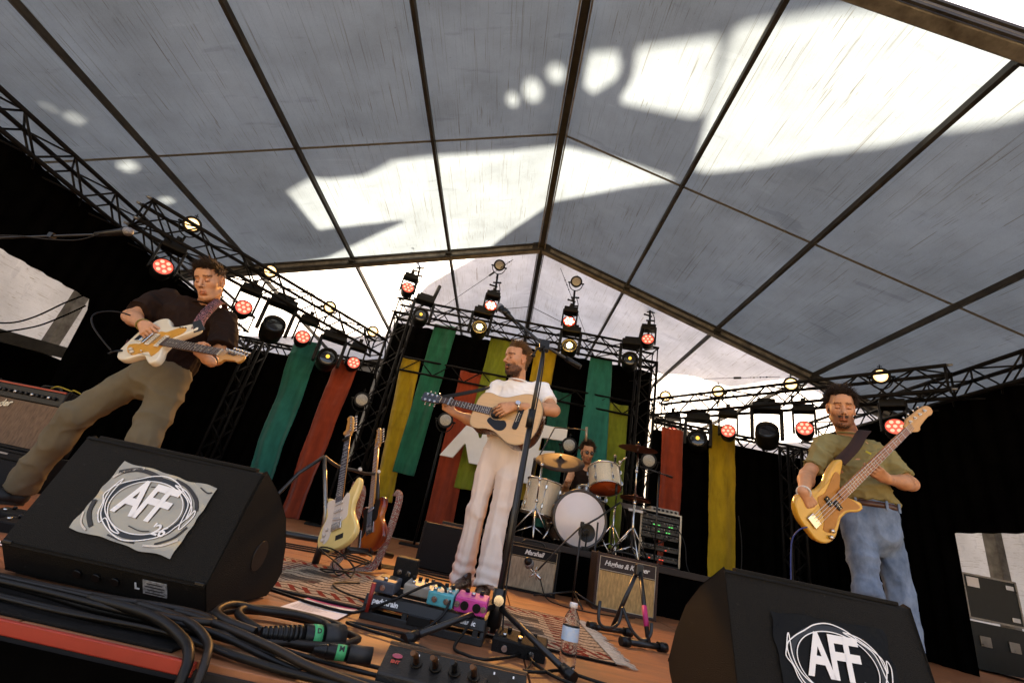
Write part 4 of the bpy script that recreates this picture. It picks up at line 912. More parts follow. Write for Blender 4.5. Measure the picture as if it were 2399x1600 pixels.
# ---- left guitarist
T = person('guitarist in dark brown t-shirt and olive trousers stepping wide, looking down')
H2 = Head((-2.140, 2.685, 1.535), (.10, -.86, -.40), (-.26, -.35, 1), 1.04)
neck = (-2.175, 2.80, 1.405); hip = (-2.275, 2.86, .93); rs = (-2.445, 2.79, 1.375); ls = (-2.020, 2.80, 1.330); re = (-2.455, 2.62, 1.175); rw = (-2.215, 2.475, 1.095); le = (-1.885, 2.72, 1.060); lw = (-1.735, 2.455, .960)
fwd = (.25, -.97, 0)
S = Sdf(); torso(S, neck, hip, rs, ls, fwd, -.016); H2.add(S, neck, .058); arm(S, rs, re, rw, .047, .042, .026); arm(S, ls, le, lw, .047, .042, .026)
hand(S, rw, (.72, -.42, -.45), (.25, .80, -.1), 1, [(40, 55, 30), (42, 58, 30), (44, 58, 32), (46, 58, 30)], (.75, .35, .45), .95)
hand(S, lw, (-.62, -.42, .40), (-.2, .55, .72), 1, [(45, 62, 40), (40, 66, 42), (44, 62, 42), (52, 60, 36)], (.55, .30, .55), .95, .09)
hm2 = lambda L: ((L[:, 2] > .074 + .35 * np.maximum(L[:, 1] - .07, 0)) | ((L[:, 1] < .018) & (L[:, 2] > .0)) | (L[:, 1] < -.04) & (L[:, 2] > -.07)) & ~((np.abs(L[:, 0]) > .07) & (np.abs(L[:, 1] + .006) < .026) & (L[:, 2] < .035)) & (L[:, 2] > -.08)
body, V, Q = skin_body('body', S, [((-2.75, 2.2, .85), (-1.6, 3.05, 1.75), .009), (*box_of([H2.c], .165), .0034), (*box_of([rw, np.array(rw) + np.array((.72, -.42, -.45)) * .15], .07), .0028), (*box_of([lw, np.array(lw) + np.array((-.62, -.42, .4)) * .15], .07), .0028)], skin1, T,
    lambda V: H2.tint(V, None, hairmask=hm2, hairc=(.28, .18, .12)))
H2.hair(V, Q, hm2, .040, hairb, T, (.25, .75, .12), 5200, .0019, .42, .07, 12, lambda p: .40 if p[2] < .03 else (.7 if p[1] < -.02 else 1.1))
btee = M('dark_brown_cotton', (0.020, 0.0105, 0.0075), 0.9, var=.12, scale=5, spec=.12, bump=.12, bscale=260)
S = Sdf(); torso(S, neck, hip, rs, ls, fwd, .012, .96); sleeve(S, rs, re, .78, .080, .088); sleeve(S, ls, le, .80, .080, .088)
S.ell(np.array(neck) + (.008, -.03, .04), (.072, .074, .05), None, .012, 'sub'); S.cut((0, 0, .90), (0, 0, -1))
garment('t_shirt', S, (-2.75, 2.5, .88), (-1.72, 3.08, 1.5), .0085, btee, T, cloth_disp(.026, (6, 6, 5), 13))
def collar_ring(nk, off, r, m, T_): MB().tube([tuple(np.array(nk) + np.array(off) + np.array((math.cos(a) * r, math.sin(a) * r, .012 * math.sin(a)))) for a in [i * math.pi / 12 for i in range(25)]], .0065, 6, False).build('collar', m, T_)
collar_ring(neck, (.008, -.03, -.002), .066, btee, T)
olive = M('olive_twill', (0.150, 0.125, 0.080), 0.8, var=.10, scale=5, spec=.15, bump=.15, bscale=320)
S = Sdf(); hR = np.array((-2.385, 2.87, .90)); hL = np.array((-2.185, 2.845, .90)); kR = np.array((-2.60, 2.80, .545)); kL = np.array((-2.105, 2.76, .50)); aR = np.array((-2.805, 2.94, .085)); aL = np.array((-2.03, 2.84, .06))
S.seg((-2.275, 2.86, .97), (-2.28, 2.86, .88), .150, .165, .03, fr=(.25, -.97, 0), ratio=.78)
trouser_leg(S, hR, kR, aR, .104, .084, .074); trouser_leg(S, hL, kL, aL, .102, .084, .076); S.cut((0, 0, 1.0), (0, 0, 1))
def p2(V): return .022 * ((1 - np.abs(vnoise(V * np.array((5, 5, 5)), 21))) ** 3 - .4) + .009 * ((1 - np.abs(vnoise((V + .06 * vnoise(V * 5, 24)[:, None]) * np.array((10, 10, 8)), 22))) ** 4 - .3) + .003 * vnoise(V * 30, 23)
garment('trousers', S, (-3.0, 2.55, .0), (-1.85, 3.15, 1.02), .0095, olive, T, p2)
blacks = M('black_shoe', (.012, .011, .010), .5, var=.2)
shoe(T, (-2.78, 2.99, 0), (-2.93, 2.76, 0), blacks, soleb); shoe(T, (-2.02, 2.86, 0), (-1.96, 2.57, 0), blacks, soleb)
for wpt, d in ((rw, unit(np.array(rw) - np.array(re))), (lw, unit(np.array(lw) - np.array(le)))):
    o1 = unit(np.cross(d, (0, 0, 1))); o2 = np.cross(d, o1)
    MB().tube([tuple(np.array(wpt) - d * .015 + (o1 * math.cos(a) + o2 * math.sin(a)) * .0325) for a in [i * math.pi / 10 for i in range(21)]], .0045, 6, False).build('bracelet', M('bracelet_cord', (.25, .2, .04), .6, var=.5, scale=90) if wpt is rw else blackpl, T)

# ---- bassist
T = person('bassist in olive green t-shirt, brown belt and blue jeans at the right')
H3 = Head((2.205, 2.925, 1.612), (-.46, -.86, -.26), (-.03, -.10, 1), 1.04)
neck = (2.290, 2.99, 1.455); hip = (2.385, 3.0, .93); rs = (2.125, 2.98, 1.345); ls = (2.475, 3.02, 1.400); re = (1.925, 2.90, 1.105); rw = (1.745, 2.67, .945); le = (2.575, 2.88, 1.175); lw = (2.315, 2.745, 1.140)
fwd = (-.35, -.94, 0)
S = Sdf(); torso(S, neck, hip, rs, ls, fwd, -.012, .95); H3.add(S, neck, .060); arm(S, rs, re, rw, .048, .043, .027); arm(S, ls, le, lw, .048, .044, .027)
hand(S, rw, (.62, .20, -.70), (-.23, .94, .26), 1, [(25, 50, 30), (30, 55, 30), (38, 55, 32), (44, 55, 30)], (.6, .55, .4), .96)
hand(S, lw, (-.80, -.22, .28), (-.1, .65, .70), 1, [(30, 55, 40), (30, 58, 40), (34, 58, 40), (40, 58, 36)], (.55, .30, .60), .96, .10)
hm3 = lambda L: ((L[:, 2] > .082 + .2 * np.maximum(L[:, 1] - .06, 0)) | ((L[:, 1] < .016) & (L[:, 2] > -.02)) | (L[:, 1] < -.04) & (L[:, 2] > -.07)) & ~((np.abs(L[:, 0]) > .07) & (np.abs(L[:, 1] + .006) < .026) & (L[:, 2] < .035)) & (L[:, 2] > -.08)
body, V, Q = skin_body('body', S, [((1.65, 2.55, .8), (2.75, 3.25, 1.8), .009), (*box_of([H3.c], .17), .0034), (*box_of([rw, np.array(rw) + np.array((.62, .20, -.70)) * .15], .07), .0028), (*box_of([lw, np.array(lw) + np.array((-.8, -.22, .28)) * .15], .07), .0028)], skin1, T,
    lambda V: H3.tint(V, ((.32, .22, .17), .80), hairmask=hm3, hairc=(.22, .14, .10)))
darkh = M('hair_dark', (0.028, 0.014, 0.008), 0.5, var=.4, scale=30, spec=.4)
H3.hair(V, Q, hm3, .036, darkh, T, (.05, .15, .2), 5600, .0019, .75, .26, 22, lambda p: .4 if p[2] < .02 else 1.0)
H3.hair(V, Q, lambda L: (L[:, 1] > .072) & (L[:, 1] < .099) & (np.abs(L[:, 2] + .053) < .005) & (np.abs(L[:, 0]) < .027), .009, darkh, T, (0, .1, -.8), 360, .0015, .5, 0, 26, name='moustache')
H3.hair(V, Q, lambda L: (L[:, 1] > .03) & (L[:, 2] < -.092) & (L[:, 2] > -.12) & (np.abs(L[:, 0]) < .045), .007, darkh, T, (0, .1, -.8), 420, .0013, .5, 0, 27, name='beard')
otee = M('olive_cotton', (0.255, 0.215, 0.095), 0.85, var=.10, scale=4, spec=.12, bump=.12, bscale=260)
S = Sdf(); torso(S, neck, hip, rs, ls, fwd, -.002, 1.0); sleeve(S, rs, re, .78, .066, .066); sleeve(S, ls, le, .84, .066, .070)
S.seg((2.36, 3.0, 1.15), (2.385, 2.99, .985), .146, .150, .04, flat='b', fr=(-.35, -.94, 0), ratio=.80)
S.ell(np.array(neck) + (-.01, -.025, .04), (.074, .074, .05), None, .012, 'sub'); S.cut((0, 0, 1.026), (0, 0, -1))
garment('t_shirt', S, (1.8, 2.68, .99), (2.8, 3.25, 1.52), .0085, otee, T, cloth_disp(.028, (6, 6, 9), 33))
collar_ring(neck, (-.01, -.025, .0), .068, otee, T)
jean = M('washed_denim', (0.20, 0.265, 0.36), 0.8, var=.25, scale=9, c2=(.06, .095, .155), spec=.12, bump=.35, bscale=420, stretch=(1, 1, .6))
S = Sdf(); hR = np.array((2.290, 3.0, .88)); hL = np.array((2.475, 3.015, .88)); kR = np.array((2.265, 2.93, .50)); kL = np.array((2.515, 2.99, .50)); aR = np.array((2.27, 2.97, .05)); aL = np.array((2.55, 3.03, .05))
S.seg((2.385, 3.0, .985), (2.385, 3.0, .86), .148, .156, .03, fr=(-.35, -.94, 0), ratio=.78)
trouser_leg(S, hR, kR, aR, .090, .072, .074); trouser_leg(S, hL, kL, aL, .090, .072, .074, .02); S.cut((0, 0, 1.035), (0, 0, 1))
def p3(V): return .014 * ((1 - np.abs(vnoise(V * np.array((6, 6, 6)), 31))) ** 3 - .4) + .007 * ((1 - np.abs(vnoise((V + .06 * vnoise(V * 5, 34)[:, None]) * np.array((9, 9, 13)), 32))) ** 4 - .3) + .0025 * vnoise(V * 34, 33)
garment('jeans', S, (2.08, 2.75, .02), (2.72, 3.25, 1.05), .009, jean, T, p3)
beltm = M('belt_leather', (0.070, 0.025, 0.012), 0.35, var=.3, scale=14, spec=.5)
fx = unit((-.35, -.94, 0)); rx = np.array((fx[1], -fx[0], 0))
def ringp(a, z, ra=.158, rb=.126): return tuple(np.array((2.385, 3.0, z)) + rx * math.cos(a) * ra + fx * math.sin(a) * rb)
bm_ = MB(); ns_ = 40; bm_.add([ringp(i / ns_ * 2 * math.pi, z, .158 + q, .126 + q) for z, q in ((.988, 0), (1.022, 0)) for i in range(ns_)], [(i, (i + 1) % ns_, ns_ + (i + 1) % ns_, ns_ + i) for i in range(ns_)], True)
belt = bm_.build('belt', beltm, T); belt.modifiers.new('t', 'SOLIDIFY').thickness = .005
for a in (.9, 1.9, 2.5, .35): MB().bar(ringp(a, .978, .164, .132), ringp(a, 1.034, .164, .132), .014, .006, (0, 1, 0)).build('belt_loop', jean, T)
seam = M('denim_seam', (.24, .25, .27), .8, var=.3, scale=40)
MB().tube([ringp(.75, .972, .152, .121), ringp(.62, .945, .157, .125), ringp(.40, .930, .160, .127), ringp(.22, .926, .162, .129)], .0035, 5).build('pocket_seam', seam, T)
shoe(T, (2.27, 3.04, 0), (2.17, 2.76, 0), blacks, soleb); shoe(T, (2.55, 3.1, 0), (2.52, 2.80, 0), blacks, soleb)
o1 = unit(np.cross(unit(np.array(rw) - np.array(re)), (0, 0, 1))); o2 = np.cross(unit(np.array(rw) - np.array(re)), o1)
MB().tube([tuple(np.array(rw) + (o1 * math.cos(a) + o2 * math.sin(a)) * .034) for a in [i * math.pi / 10 for i in range(21)]], .006, 6, False).build('wristband', M('white_band', (.7, .68, .62), .6), T)

# ---- drummer, seated behind the kit
T = person('drummer in dark tank top and sunglasses seated behind the drum kit')
RZ0 = .40
H4 = Head((1.145, 6.46, 1.655), (.10, -.95, -.20), (-.02, -.05, 1), 1.14)
neck = (1.175, 6.56, 1.49); hip = (1.17, 6.72, .95); rs = (.985, 6.56, 1.375); ls = (1.365, 6.58, 1.40); re = (.90, 6.45, 1.10); rw = (.865, 6.18, 1.14); le = (1.47, 6.40, 1.16); lw = (1.40, 6.15, 1.20)
S = Sdf(); torso(S, neck, hip, rs, ls, (.05, -1, 0), -.006, .95); H4.add(S, neck, .060); arm(S, rs, re, rw, .054, .048, .030); arm(S, ls, le, lw, .054, .048, .030)
hand(S, rw, (-.05, -.6, .55), (.3, .5, -.7), 1, [(70, 80, 40)] * 4, (.5, .4, .5), .96); hand(S, lw, (-.2, -.75, .1), (0, .1, -1), -1, [(70, 80, 40)] * 4, (.5, .4, .5), .96)
body, V, Q = skin_body('body', S, [((.7, 5.95, .85), (1.65, 6.95, 1.85), .011), (*box_of([H4.c], .17), .0042), (*box_of([rw], .15), .0042)], skin1, T,
    lambda V: H4.tint(V, ((.30, .20, .15), .85), hairmask=hm3, hairc=(.22, .14, .10)))
H4.hair(V, Q, hm3, .05, hairb, T, (.1, .15, .2), 1500, .0034, .8, .1, 42, lambda p: .4 if p[2] < .02 else 1.0)
S = Sdf(); torso(S, neck, hip, rs, ls, (.05, -1, 0), .010, 1.08); S.ell(np.array(neck) + (0, -.05, .03), (.085, .09, .11), None, .02, 'sub')
for q in (rs, ls): S.ell(np.array(q) + np.array((.055 if q is ls else -.055, 0, .02)), (.075, .15, .12), None, .02, 'sub')
garment('tank_top', S, (.8, 6.3, .86), (1.6, 6.95, 1.56), .011, btee, T, cloth_disp(.012, (6, 6, 8), 43))
S = Sdf(); trouser_leg(S, (1.08, 6.7, .93), (.95, 6.25, .92), (.95, 6.2, .48), .095, .08, .07); trouser_leg(S, (1.26, 6.7, .93), (1.42, 6.27, .92), (1.44, 6.2, .48), .095, .08, .07); S.seg((1.08, 6.72, .95), (1.26, 6.72, .95), .1, .1, .04)
garment('trousers', S, (.78, 6.0, .45), (1.6, 6.9, 1.08), .012, black_cloth, T)
for q in (-1, 1):
    g = MB().ball((q * .033, .101, .003), (.027, .010, .020), 12); g.v = [tuple(H4.w(p)) for p in g.v]; g.build('sunglass_lens', darkglass, T)
g = MB().tube([(-.084, .0, .01), (-.066, .088, .012), (-.05, .104, .014), (0, .112, .012), (.05, .104, .014), (.066, .088, .012), (.084, .0, .01)], .0035, 6); g.v = [tuple(H4.w(p)) for p in g.v]; g.build('sunglass_frame', blackpl, T)
# ------------------------------------------------------------------ played guitars
def W2L(mt, pts): inv = mt.inverted(); return [inv @ Vector(p) for p in pts]
whitep = M('vintage_white_lacquer', (0.74, 0.66, 0.50), 0.22, var=.04, coat=.5)
goldg = M('gold_anodised', (0.66, 0.31, 0.05), 0.3, metal=.1, var=.1)
buttp = M('butterscotch_lacquer', (0.60, 0.315, 0.035), 0.2, var=.06, scale=5, coat=.6)
tortg = M('honey_pickguard', (0.42, 0.165, 0.028), 0.3, var=.12, scale=8)
creamp = M('cream_lacquer', (0.84, 0.60, 0.21), 0.2, var=.04, coat=.6)
mintg = M('aged_white_plastic', (0.70, 0.58, 0.47), 0.35, var=.05)
def frame_zx(o, x, zdir):
    x = Vector(x).normalized(); z = Vector(zdir); z = (z - x * z.dot(x)).normalized(); return frame_mt(o, x, z.cross(x))
mt = frame_zx((-2.113, 2.44, 1.010), (.613, -.25, -.062), (-.30, -.90, .30))
t = electric('electric_guitar', 'white offset electric guitar with gold pickguard held by the left guitarist', mt, JM_BODY, whitep, rosewood, maple, guard=[(-.115, -.07), (-.055, -.115), (.02, -.128), (.075, -.10), (.125, -.085), (.185, -.108), (.20, -.07), (.19, -.035), (.19, .035), (.235, .085), (.225, .125), (.15, .118), (.09, .075), (.03, .07), (.005, .02), (-.02, -.04), (-.07, -.05)], guardm=goldg)
pickup(t, .045, .085, .036, ivory); pickup(t, .135, .085, .036, ivory)
MB().box((0, 0, .010), (.022, .075, .014)).build('bridge', chrome, t, bevel=.003); MB().box((-.085, 0, .004), (.05, .05, .006)).build('tailpiece', chrome, t, bevel=.003)
for c in ((-.035, -.09, .003), (.0, -.105, .003)): dial(c, .012, .013).build('knob', ivory, t)
MB().tube([(.07, -.085, .003), (.073, -.087, .016)], .003, 6).build('switch', chrome, t)
for k in range(3): MB().box((.15 + .022 * k, .115 + .002 * k, .004), (.012, .005, .004)).build('slide_switch', blackpl, t)
hd = text_mesh('Fender', .026, .0004, .0005, .3); hd.materials.append(M('decal_dark', (.03, .02, .012), .5)); link_mesh('decal', hd, t, Matrix.Translation((.648 + .085, .005, .0125)) @ Matrix.Rotation(R(-4), 4, 'Z'))
paisley = M('paisley_strap', (0.22, 0.02, 0.022), 0.8, var=.2); n_, l_, p_ = nodes_of(paisley)
vo = n_.new('ShaderNodeTexVoronoi'); vo.inputs['Scale'].default_value = 55; vo.feature = 'F1'; tc_ = n_.new('ShaderNodeTexCoord'); l_.new(tc_.outputs['Object'], vo.inputs['Vector'])
mw = n_.new('ShaderNodeMath'); mw.operation = 'SINE'; mm = n_.new('ShaderNodeMath'); mm.operation = 'MULTIPLY'; mm.inputs[1].default_value = 16; l_.new(vo.outputs['Distance'], mm.inputs[0]); l_.new(mm.outputs[0], mw.inputs[0])
r_ = n_.new('ShaderNodeValToRGB'); r_.color_ramp.interpolation = 'CONSTANT'; es = r_.color_ramp.elements; es[0].color = (.01, .008, .01, 1); es[1].position = .35; es[1].color = (.30, .025, .03, 1); e3 = es.new(.8); e3.color = (.35, .2, .2, 1)
l_.new(mw.outputs[0], r_.inputs[0]); l_.new(r_.outputs[0], p_.inputs['Base Color'])
horn = mt @ Vector((.262, .136, -.012))
strap_of(t, W2L(mt, [tuple(horn), (-1.915, 2.475, 1.205), (-1.985, 2.60, 1.335), (-2.045, 2.735, 1.435), (-2.085, 2.86, 1.40), (-2.20, 2.995, 1.22), (-2.36, 2.99, 1.03), (-2.33, 2.72, .98), (-2.30, 2.52, .98)]), .055, paisley, [mt.inverted().to_3x3() @ Vector(q) for q in [(.45, -.9, .2), (.5, -.8, .4), (.5, -.7, .5), (.4, -.2, .9), (.3, .6, .8), (0, 1, .2), (-.5, .8, .1), (-1, 0, 0), (-.9, -.5, 0)]])
MB().prism([(-.028, -.03), (.028, -.03), (.02, .035), (-.02, .035)], .0, .005, mt=mt.inverted() @ frame_zx(tuple(horn + Vector((.006, -.008, .012))), (.8, .2, .6), (.45, -.9, .2))).build('strap_end', blackpl, t)
coil = [(-.10 + .0, -.11, .006)]
loopp = [Vector((-2.26, 2.42, .90)), Vector((-2.40, 2.40, 1.00)), Vector((-2.47, 2.42, 1.08)), Vector((-2.45, 2.48, 1.14)), Vector((-2.36, 2.52, 1.15)), Vector((-2.30, 2.53, 1.10))]
cablem = M('cable_black', (0.006, 0.005, 0.004), 0.45, var=.3, scale=30, spec=.25)
MB().tube(W2L(mt, spline(loopp, 8, False)), .0042, 6).build('lead', cablem, t); MB().tube([(-.10, -.105, .004), (-.125, -.135, .02), (-.15, -.15, .016)], .006, 8).build('jack_plug', blackpl, t)

# acoustic
spruce = M('spruce_top', (0.66, 0.40, 0.175), 0.32, var=.10, scale=7, stretch=(.5, 26, 1), coat=.35)
mahog = M('mahogany_sides', (0.075, 0.026, 0.012), 0.28, var=.2, scale=10, stretch=(6, 1, 1), coat=.5)
mt = frame_zx((0.038, 3.095, 1.145), (-.592, .245, .075), (-.35, -.91, .17))
t = thing('acoustic_guitar', 'natural spruce top acoustic guitar with black pickguard held by the singer', 'guitar'); t.matrix_world = mt
AC = [(-.165, 0), (-.160, .075), (-.130, .145), (-.07, .188), (.0, .192), (.07, .163), (.135, .135), (.20, .130), (.27, .143), (.325, .132), (.350, .085), (.352, .03), (.352, -.03), (.350, -.085), (.325, -.132), (.27, -.143), (.20, -.130), (.135, -.135), (.07, -.163), (.0, -.192), (-.07, -.188), (-.130, -.145), (-.160, -.075)]
ol = [(p.x, p.y) for p in spline(AC, 5)]
MB().prism(ol, -.112, -.004, inset=.004).build('body', mahog, t)
hole = [(.165 + .050 * math.cos(i * math.pi / 12), .050 * math.sin(i * math.pi / 12)) for i in range(24)]
ax = lambda f: [(p[0] * f + (1 - f) * .09, p[1] * f) for p in ol]
MB().prism(ax(.985), -.0038, -.0002, holes=[hole]).build('soundboard', spruce, t)
MB().prism([(.165 + .0495 * math.cos(i * math.pi / 12), .0495 * math.sin(i * math.pi / 12)) for i in range(24)], -.0045, -.0039).build('sound_hole', M('hole_black', (.003, .002, .002), .9), t)
bp = [(*q, -.002) for q in ol]; MB().tube([Vector(q) for q in bp] + [Vector(bp[0])], .0028, 5, False).build('binding', M('cream_binding', (.5, .36, .2), .4), t)
for r0 in (.054, .058): MB().tube([(.165 + r0 * math.cos(i * math.pi / 16), r0 * math.sin(i * math.pi / 16), .0) for i in range(33)], .0011, 4, False).build('rosette_ring', blackpl, t)
MB().prism([(p.x, p.y) for p in spline([(.205, .045), (.165, .056), (.12, .05), (.085, .045), (.06, .075), (.075, .115), (.12, .125), (.17, .105), (.215, .075)], 5)], -.0001, .0018).build('pickguard', blackpl, t)
MB().prism([(p.x, p.y) for p in spline([(-.022, -.085), (.012, -.085), (.014, -.03), (.014, .03), (.012, .085), (-.022, .085), (-.026, .03), (-.026, -.03)], 4)], 0, .007, inset=.002).build('bridge', blackpl, t)
MB().box((0, 0, .009), (.003, .075, .006)).build('saddle', ivory, t)
for k in range(6): MB().ball((-.014, (k - 2.5) * .011, .008), .0026, 6).build('bridge_pin', ivory, t)
neck_parts(t, .645, .215, .044, .056, .008, rosewood, mahog, 20)
ACH = [(0, -.022), (.02, -.032), (.06, -.036), (.12, -.038), (.165, -.036), (.175, -.018), (.172, 0), (.175, .018), (.165, .036), (.12, .038), (.06, .036), (.02, .032), (0, .022)]
headstock(t, ACH, .648, .008, M('headstock_black', (.010, .008, .007), .15, coat=.4), [(x, sd * .024, sd) for x in (.045, .088, .131) for sd in (-1, 1)])
strings_of(t, 6, .645, .054, .036, .011, .0115)
MB().box((.565, 0, .012), (.012, .06, .012)).cyl((.565, -.03, .012), (.565, -.03, -.03), .007, seg=8).build('capo', M('capo_chrome', (.35, .34, .32), .3, metal=.8), t)
webb = M('black_webbing', (.009, .008, .008), .8)
strap_of(t, W2L(mt, [(-.64, 3.43, 1.240), (-.50, 3.43, 1.295), (-.30, 3.44, 1.385), (-.155, 3.455, 1.470), (-.07, 3.52, 1.46), (.08, 3.53, 1.33), (.20, 3.40, 1.20), (.22, 3.22, 1.14), (.17, 3.12, 1.13)]), .036, webb, [mt.inverted().to_3x3() @ Vector(q) for q in [(-.2, -1, .3), (-.2, -1, .3), (-.2, -.9, .5), (-.2, 0, 1), (0, .8, .6), (.3, 1, .2), (.9, .4, 0), (1, -.2, 0), (.8, -.7, 0)]])

# bass
mt = frame_zx((1.822, 2.70, .812), (.586, -.03, .634), (.12, -.96, -.14))
PBH = [(0, -.024), (.02, -.030), (.05, -.050), (.075, -.052), (.09, -.040), (.13, -.034), (.18, -.030), (.215, -.036), (.238, -.024), (.240, .004), (.22, .026), (.17, .036), (.10, .042), (.05, .046), (.02, .03), (0, .024)]
mapb = M('maple_board', (0.34, 0.115, 0.035), 0.35, var=.15, scale=9, stretch=(1, 8, 8), coat=.3)
t = electric('bass_guitar', 'butterscotch bass guitar with a maple neck held by the bassist', mt, PB_BODY, buttp, mapb, M('maple_pale', (0.55, 0.29, 0.10), .35, var=.12, scale=9, stretch=(1, 8, 8), coat=.3), L=.864, xb=.215, depth=.044, guard=[(.03, -.125), (.09, -.118), (.15, -.088), (.22, -.095), (.29, -.14), (.318, -.135), (.30, -.07), (.285, -.035), (.285, .035), (.34, .085), (.33, .125), (.25, .10), (.17, .075), (.11, .085), (.08, .03), (.05, -.04), (.0, -.08)], guardm=tortg, frets=20, wn=.043, wb=.060, head=PBH, tuners=[(.05 + .045 * i, .026 - .004 * i, 1) for i in range(4)], ns=4, cat='bass', bs=.88)
pickup(t, .135, .055, .030, blackpl, poles=4, y=.022); pickup(t, .165, .055, .030, blackpl, poles=4, y=-.028)
MB().box((-.015, 0, .006), (.05, .075, .01)).build('bridge', chrome, t, bevel=.003)
for c in ((.035, -.105, .003), (.005, -.125, .003)): dial(c, .012, .017).build('knob', chrome, t)
suede = M('brown_suede', (.030, .010, .008), .9, var=.25, scale=50)
horn = mt @ Vector((.365, .126, -.012))
strap_of(t, W2L(mt, [tuple(horn), tuple(horn.lerp(Vector((2.335, 2.895, 1.478)), .4) + Vector((-.012, -.045, .0))), tuple(horn.lerp(Vector((2.335, 2.895, 1.478)), .75) + Vector((-.012, -.035, .012))), (2.335, 2.895, 1.478), (2.40, 3.03, 1.475), (2.40, 3.17, 1.30), (2.25, 3.17, 1.05), (2.0, 3.0, .88), (1.82, 2.80, .80)]), .062, suede, [mt.inverted().to_3x3() @ Vector(q) for q in [(-.5, -.85, .2), (-.5, -.85, .2), (-.45, -.8, .3), (-.3, -.5, .8), (0, .4, .9), (.2, 1, .2), (-.3, 1, 0), (-.8, .5, 0), (-.9, -.2, 0)]])
MB().box((0, 0, 0), (.030, .010, .006)).build('pick', M('yellow_pick', (.6, .5, .02), .4), t, mt=mt.inverted() @ frame_zx((2.225, 2.755, 1.285), (.9, -.3, -.5), (-.45, -.85, .2)))
bluec = M('cable_blue', (.02, .05, .22), .5)
tag(MB().tube(spline([(1.775, 2.70, .76), (1.735, 2.72, .735), (1.715, 2.76, .66), (1.72, 2.79, .45), (1.725, 2.81, .2), (1.735, 2.84, .02), (1.9, 3.1, .01), (2.4, 3.9, .01)], 8, False), .0038, 6).build('bass_lead', bluec), 'thin blue lead hanging from the bass guitar to the floor', 'cable')

# ------------------------------------------------------------------ guitar stand with two spare guitars
sunb = M('sunburst_lacquer', (0.40, 0.085, 0.015), 0.2, var=.1, coat=.6); n_, l_, p_ = nodes_of(sunb)
gr = n_.new('ShaderNodeTexGradient'); gr.gradient_type = 'SPHERICAL'; tc_ = n_.new('ShaderNodeTexCoord'); mp_ = n_.new('ShaderNodeMapping'); mp_.inputs['Scale'].default_value = (4.2, 5.2, 1); mp_.inputs['Location'].default_value = (-.12, 0, 0)
l_.new(tc_.outputs['Object'], mp_.inputs[0]); l_.new(mp_.outputs[0], gr.inputs[0]); r_ = n_.new('ShaderNodeValToRGB'); es = r_.color_ramp.elements; es[0].position = .02; es[0].color = (.012, .005, .003, 1); es[1].position = .5; es[1].color = (.50, .14, .02, 1); e3 = es.new(.22); e3.color = (.25, .03, .008, 1)
l_.new(gr.outputs[1], r_.inputs[0]); l_.new(r_.outputs[0], p_.inputs['Base Color'])
mt = frame_zx((-.930, 3.03, .245), (-.19, .245, .56), (-.55, -.82, .17)) @ Matrix.Diagonal((1, -1, 1, 1))
t = electric('electric_guitar', 'cream yellow left handed electric guitar with white pickguard on the guitar stand', mt, ST_BODY, creamp, rosewood, maple, guard=[(-.09, -.10), (-.03, -.125), (.04, -.120), (.10, -.095), (.17, -.115), (.205, -.12), (.205, -.06), (.19, -.03), (.19, .03), (.215, .06), (.19, .085), (.12, .082), (.04, .080), (.015, .02), (-.03, -.045), (-.07, -.06)], guardm=mintg)
pickup(t, .045, .07, .018, mintg, R(12)); pickup(t, .095, .07, .018, mintg); pickup(t, .145, .07, .018, mintg)
MB().box((-.004, 0, .006), (.045, .078, .010)).build('bridge', chrome, t, bevel=.003); MB().box((-.075, .03, -.0005), (.03, .06, .003)).build('cavity_cover', blackpl, t)
for c in ((.0, -.075, .003), (-.03, -.092, .003), (-.06, -.098, .003)): dial(c, .011, .014).build('knob', mintg, t)
MB().box((.618, 0, .024), (.014, .056, .014)).build('capo', blackpl, t)
MB().tube([(-.11, -.10, .004), (-.13, -.06, .022), (-.152, -.02, .018)], .008, 8).build('lead_plug', blackpl, t)
wov = M('woven_strap', (.30, .10, .05), .8, var=.2); n_, l_, p_ = nodes_of(wov)
br = n_.new('ShaderNodeTexBrick'); br.inputs['Scale'].default_value = 60; br.inputs['Color1'].default_value = (.32, .05, .025, 1); br.inputs['Color2'].default_value = (.42, .36, .28, 1); br.inputs['Mortar'].default_value = (.012, .01, .012, 1); br.inputs['Mortar Size'].default_value = .035
tc_ = n_.new('ShaderNodeTexCoord'); l_.new(tc_.outputs['Object'], br.inputs['Vector']); l_.new(br.outputs[0], p_.inputs['Base Color'])
inv3 = mt.inverted().to_3x3()
strap_of(t, W2L(mt, [(-.945, 3.12, .500), (-.875, 3.14, .48), (-.855, 3.13, .30), (-.865, 3.11, .10), (-.875, 3.02, .04), (-.82, 2.95, .03), (-.77, 2.88, .012), (-.69, 2.80, .008)]), .042, wov, [inv3 @ Vector(q) for q in [(.2, -.9, .3), (.4, -.9, 0), (.3, -.95, 0), (.3, -.95, 0), (.2, -.8, .6), (.1, -.4, .9), (0, 0, 1), (0, 0, 1)]])
mt = frame_zx((-.800, 3.35, .245), (-.186, .254, .567), (-.72, -.68, .06)) @ Matrix.Diagonal((1, -1, 1, 1))
t = electric('electric_guitar', 'sunburst electric guitar with maple neck behind the cream one on the stand', mt, TE_BODY, sunb, maple, maple, guard=[(-.02, -.10), (.06, -.10), (.14, -.105), (.20, -.11), (.195, -.03), (.195, .03), (.21, .06), (.19, .10), (.12, .085), (.06, .07), (.05, .0), (.02, -.05)], guardm=blackpl, head=[(0, -.021), (.03, -.035), (.06, -.036), (.10, -.030), (.15, -.022), (.175, -.030), (.185, -.010), (.175, .015), (.13, .024), (.06, .03), (.02, .026), (0, .021)])
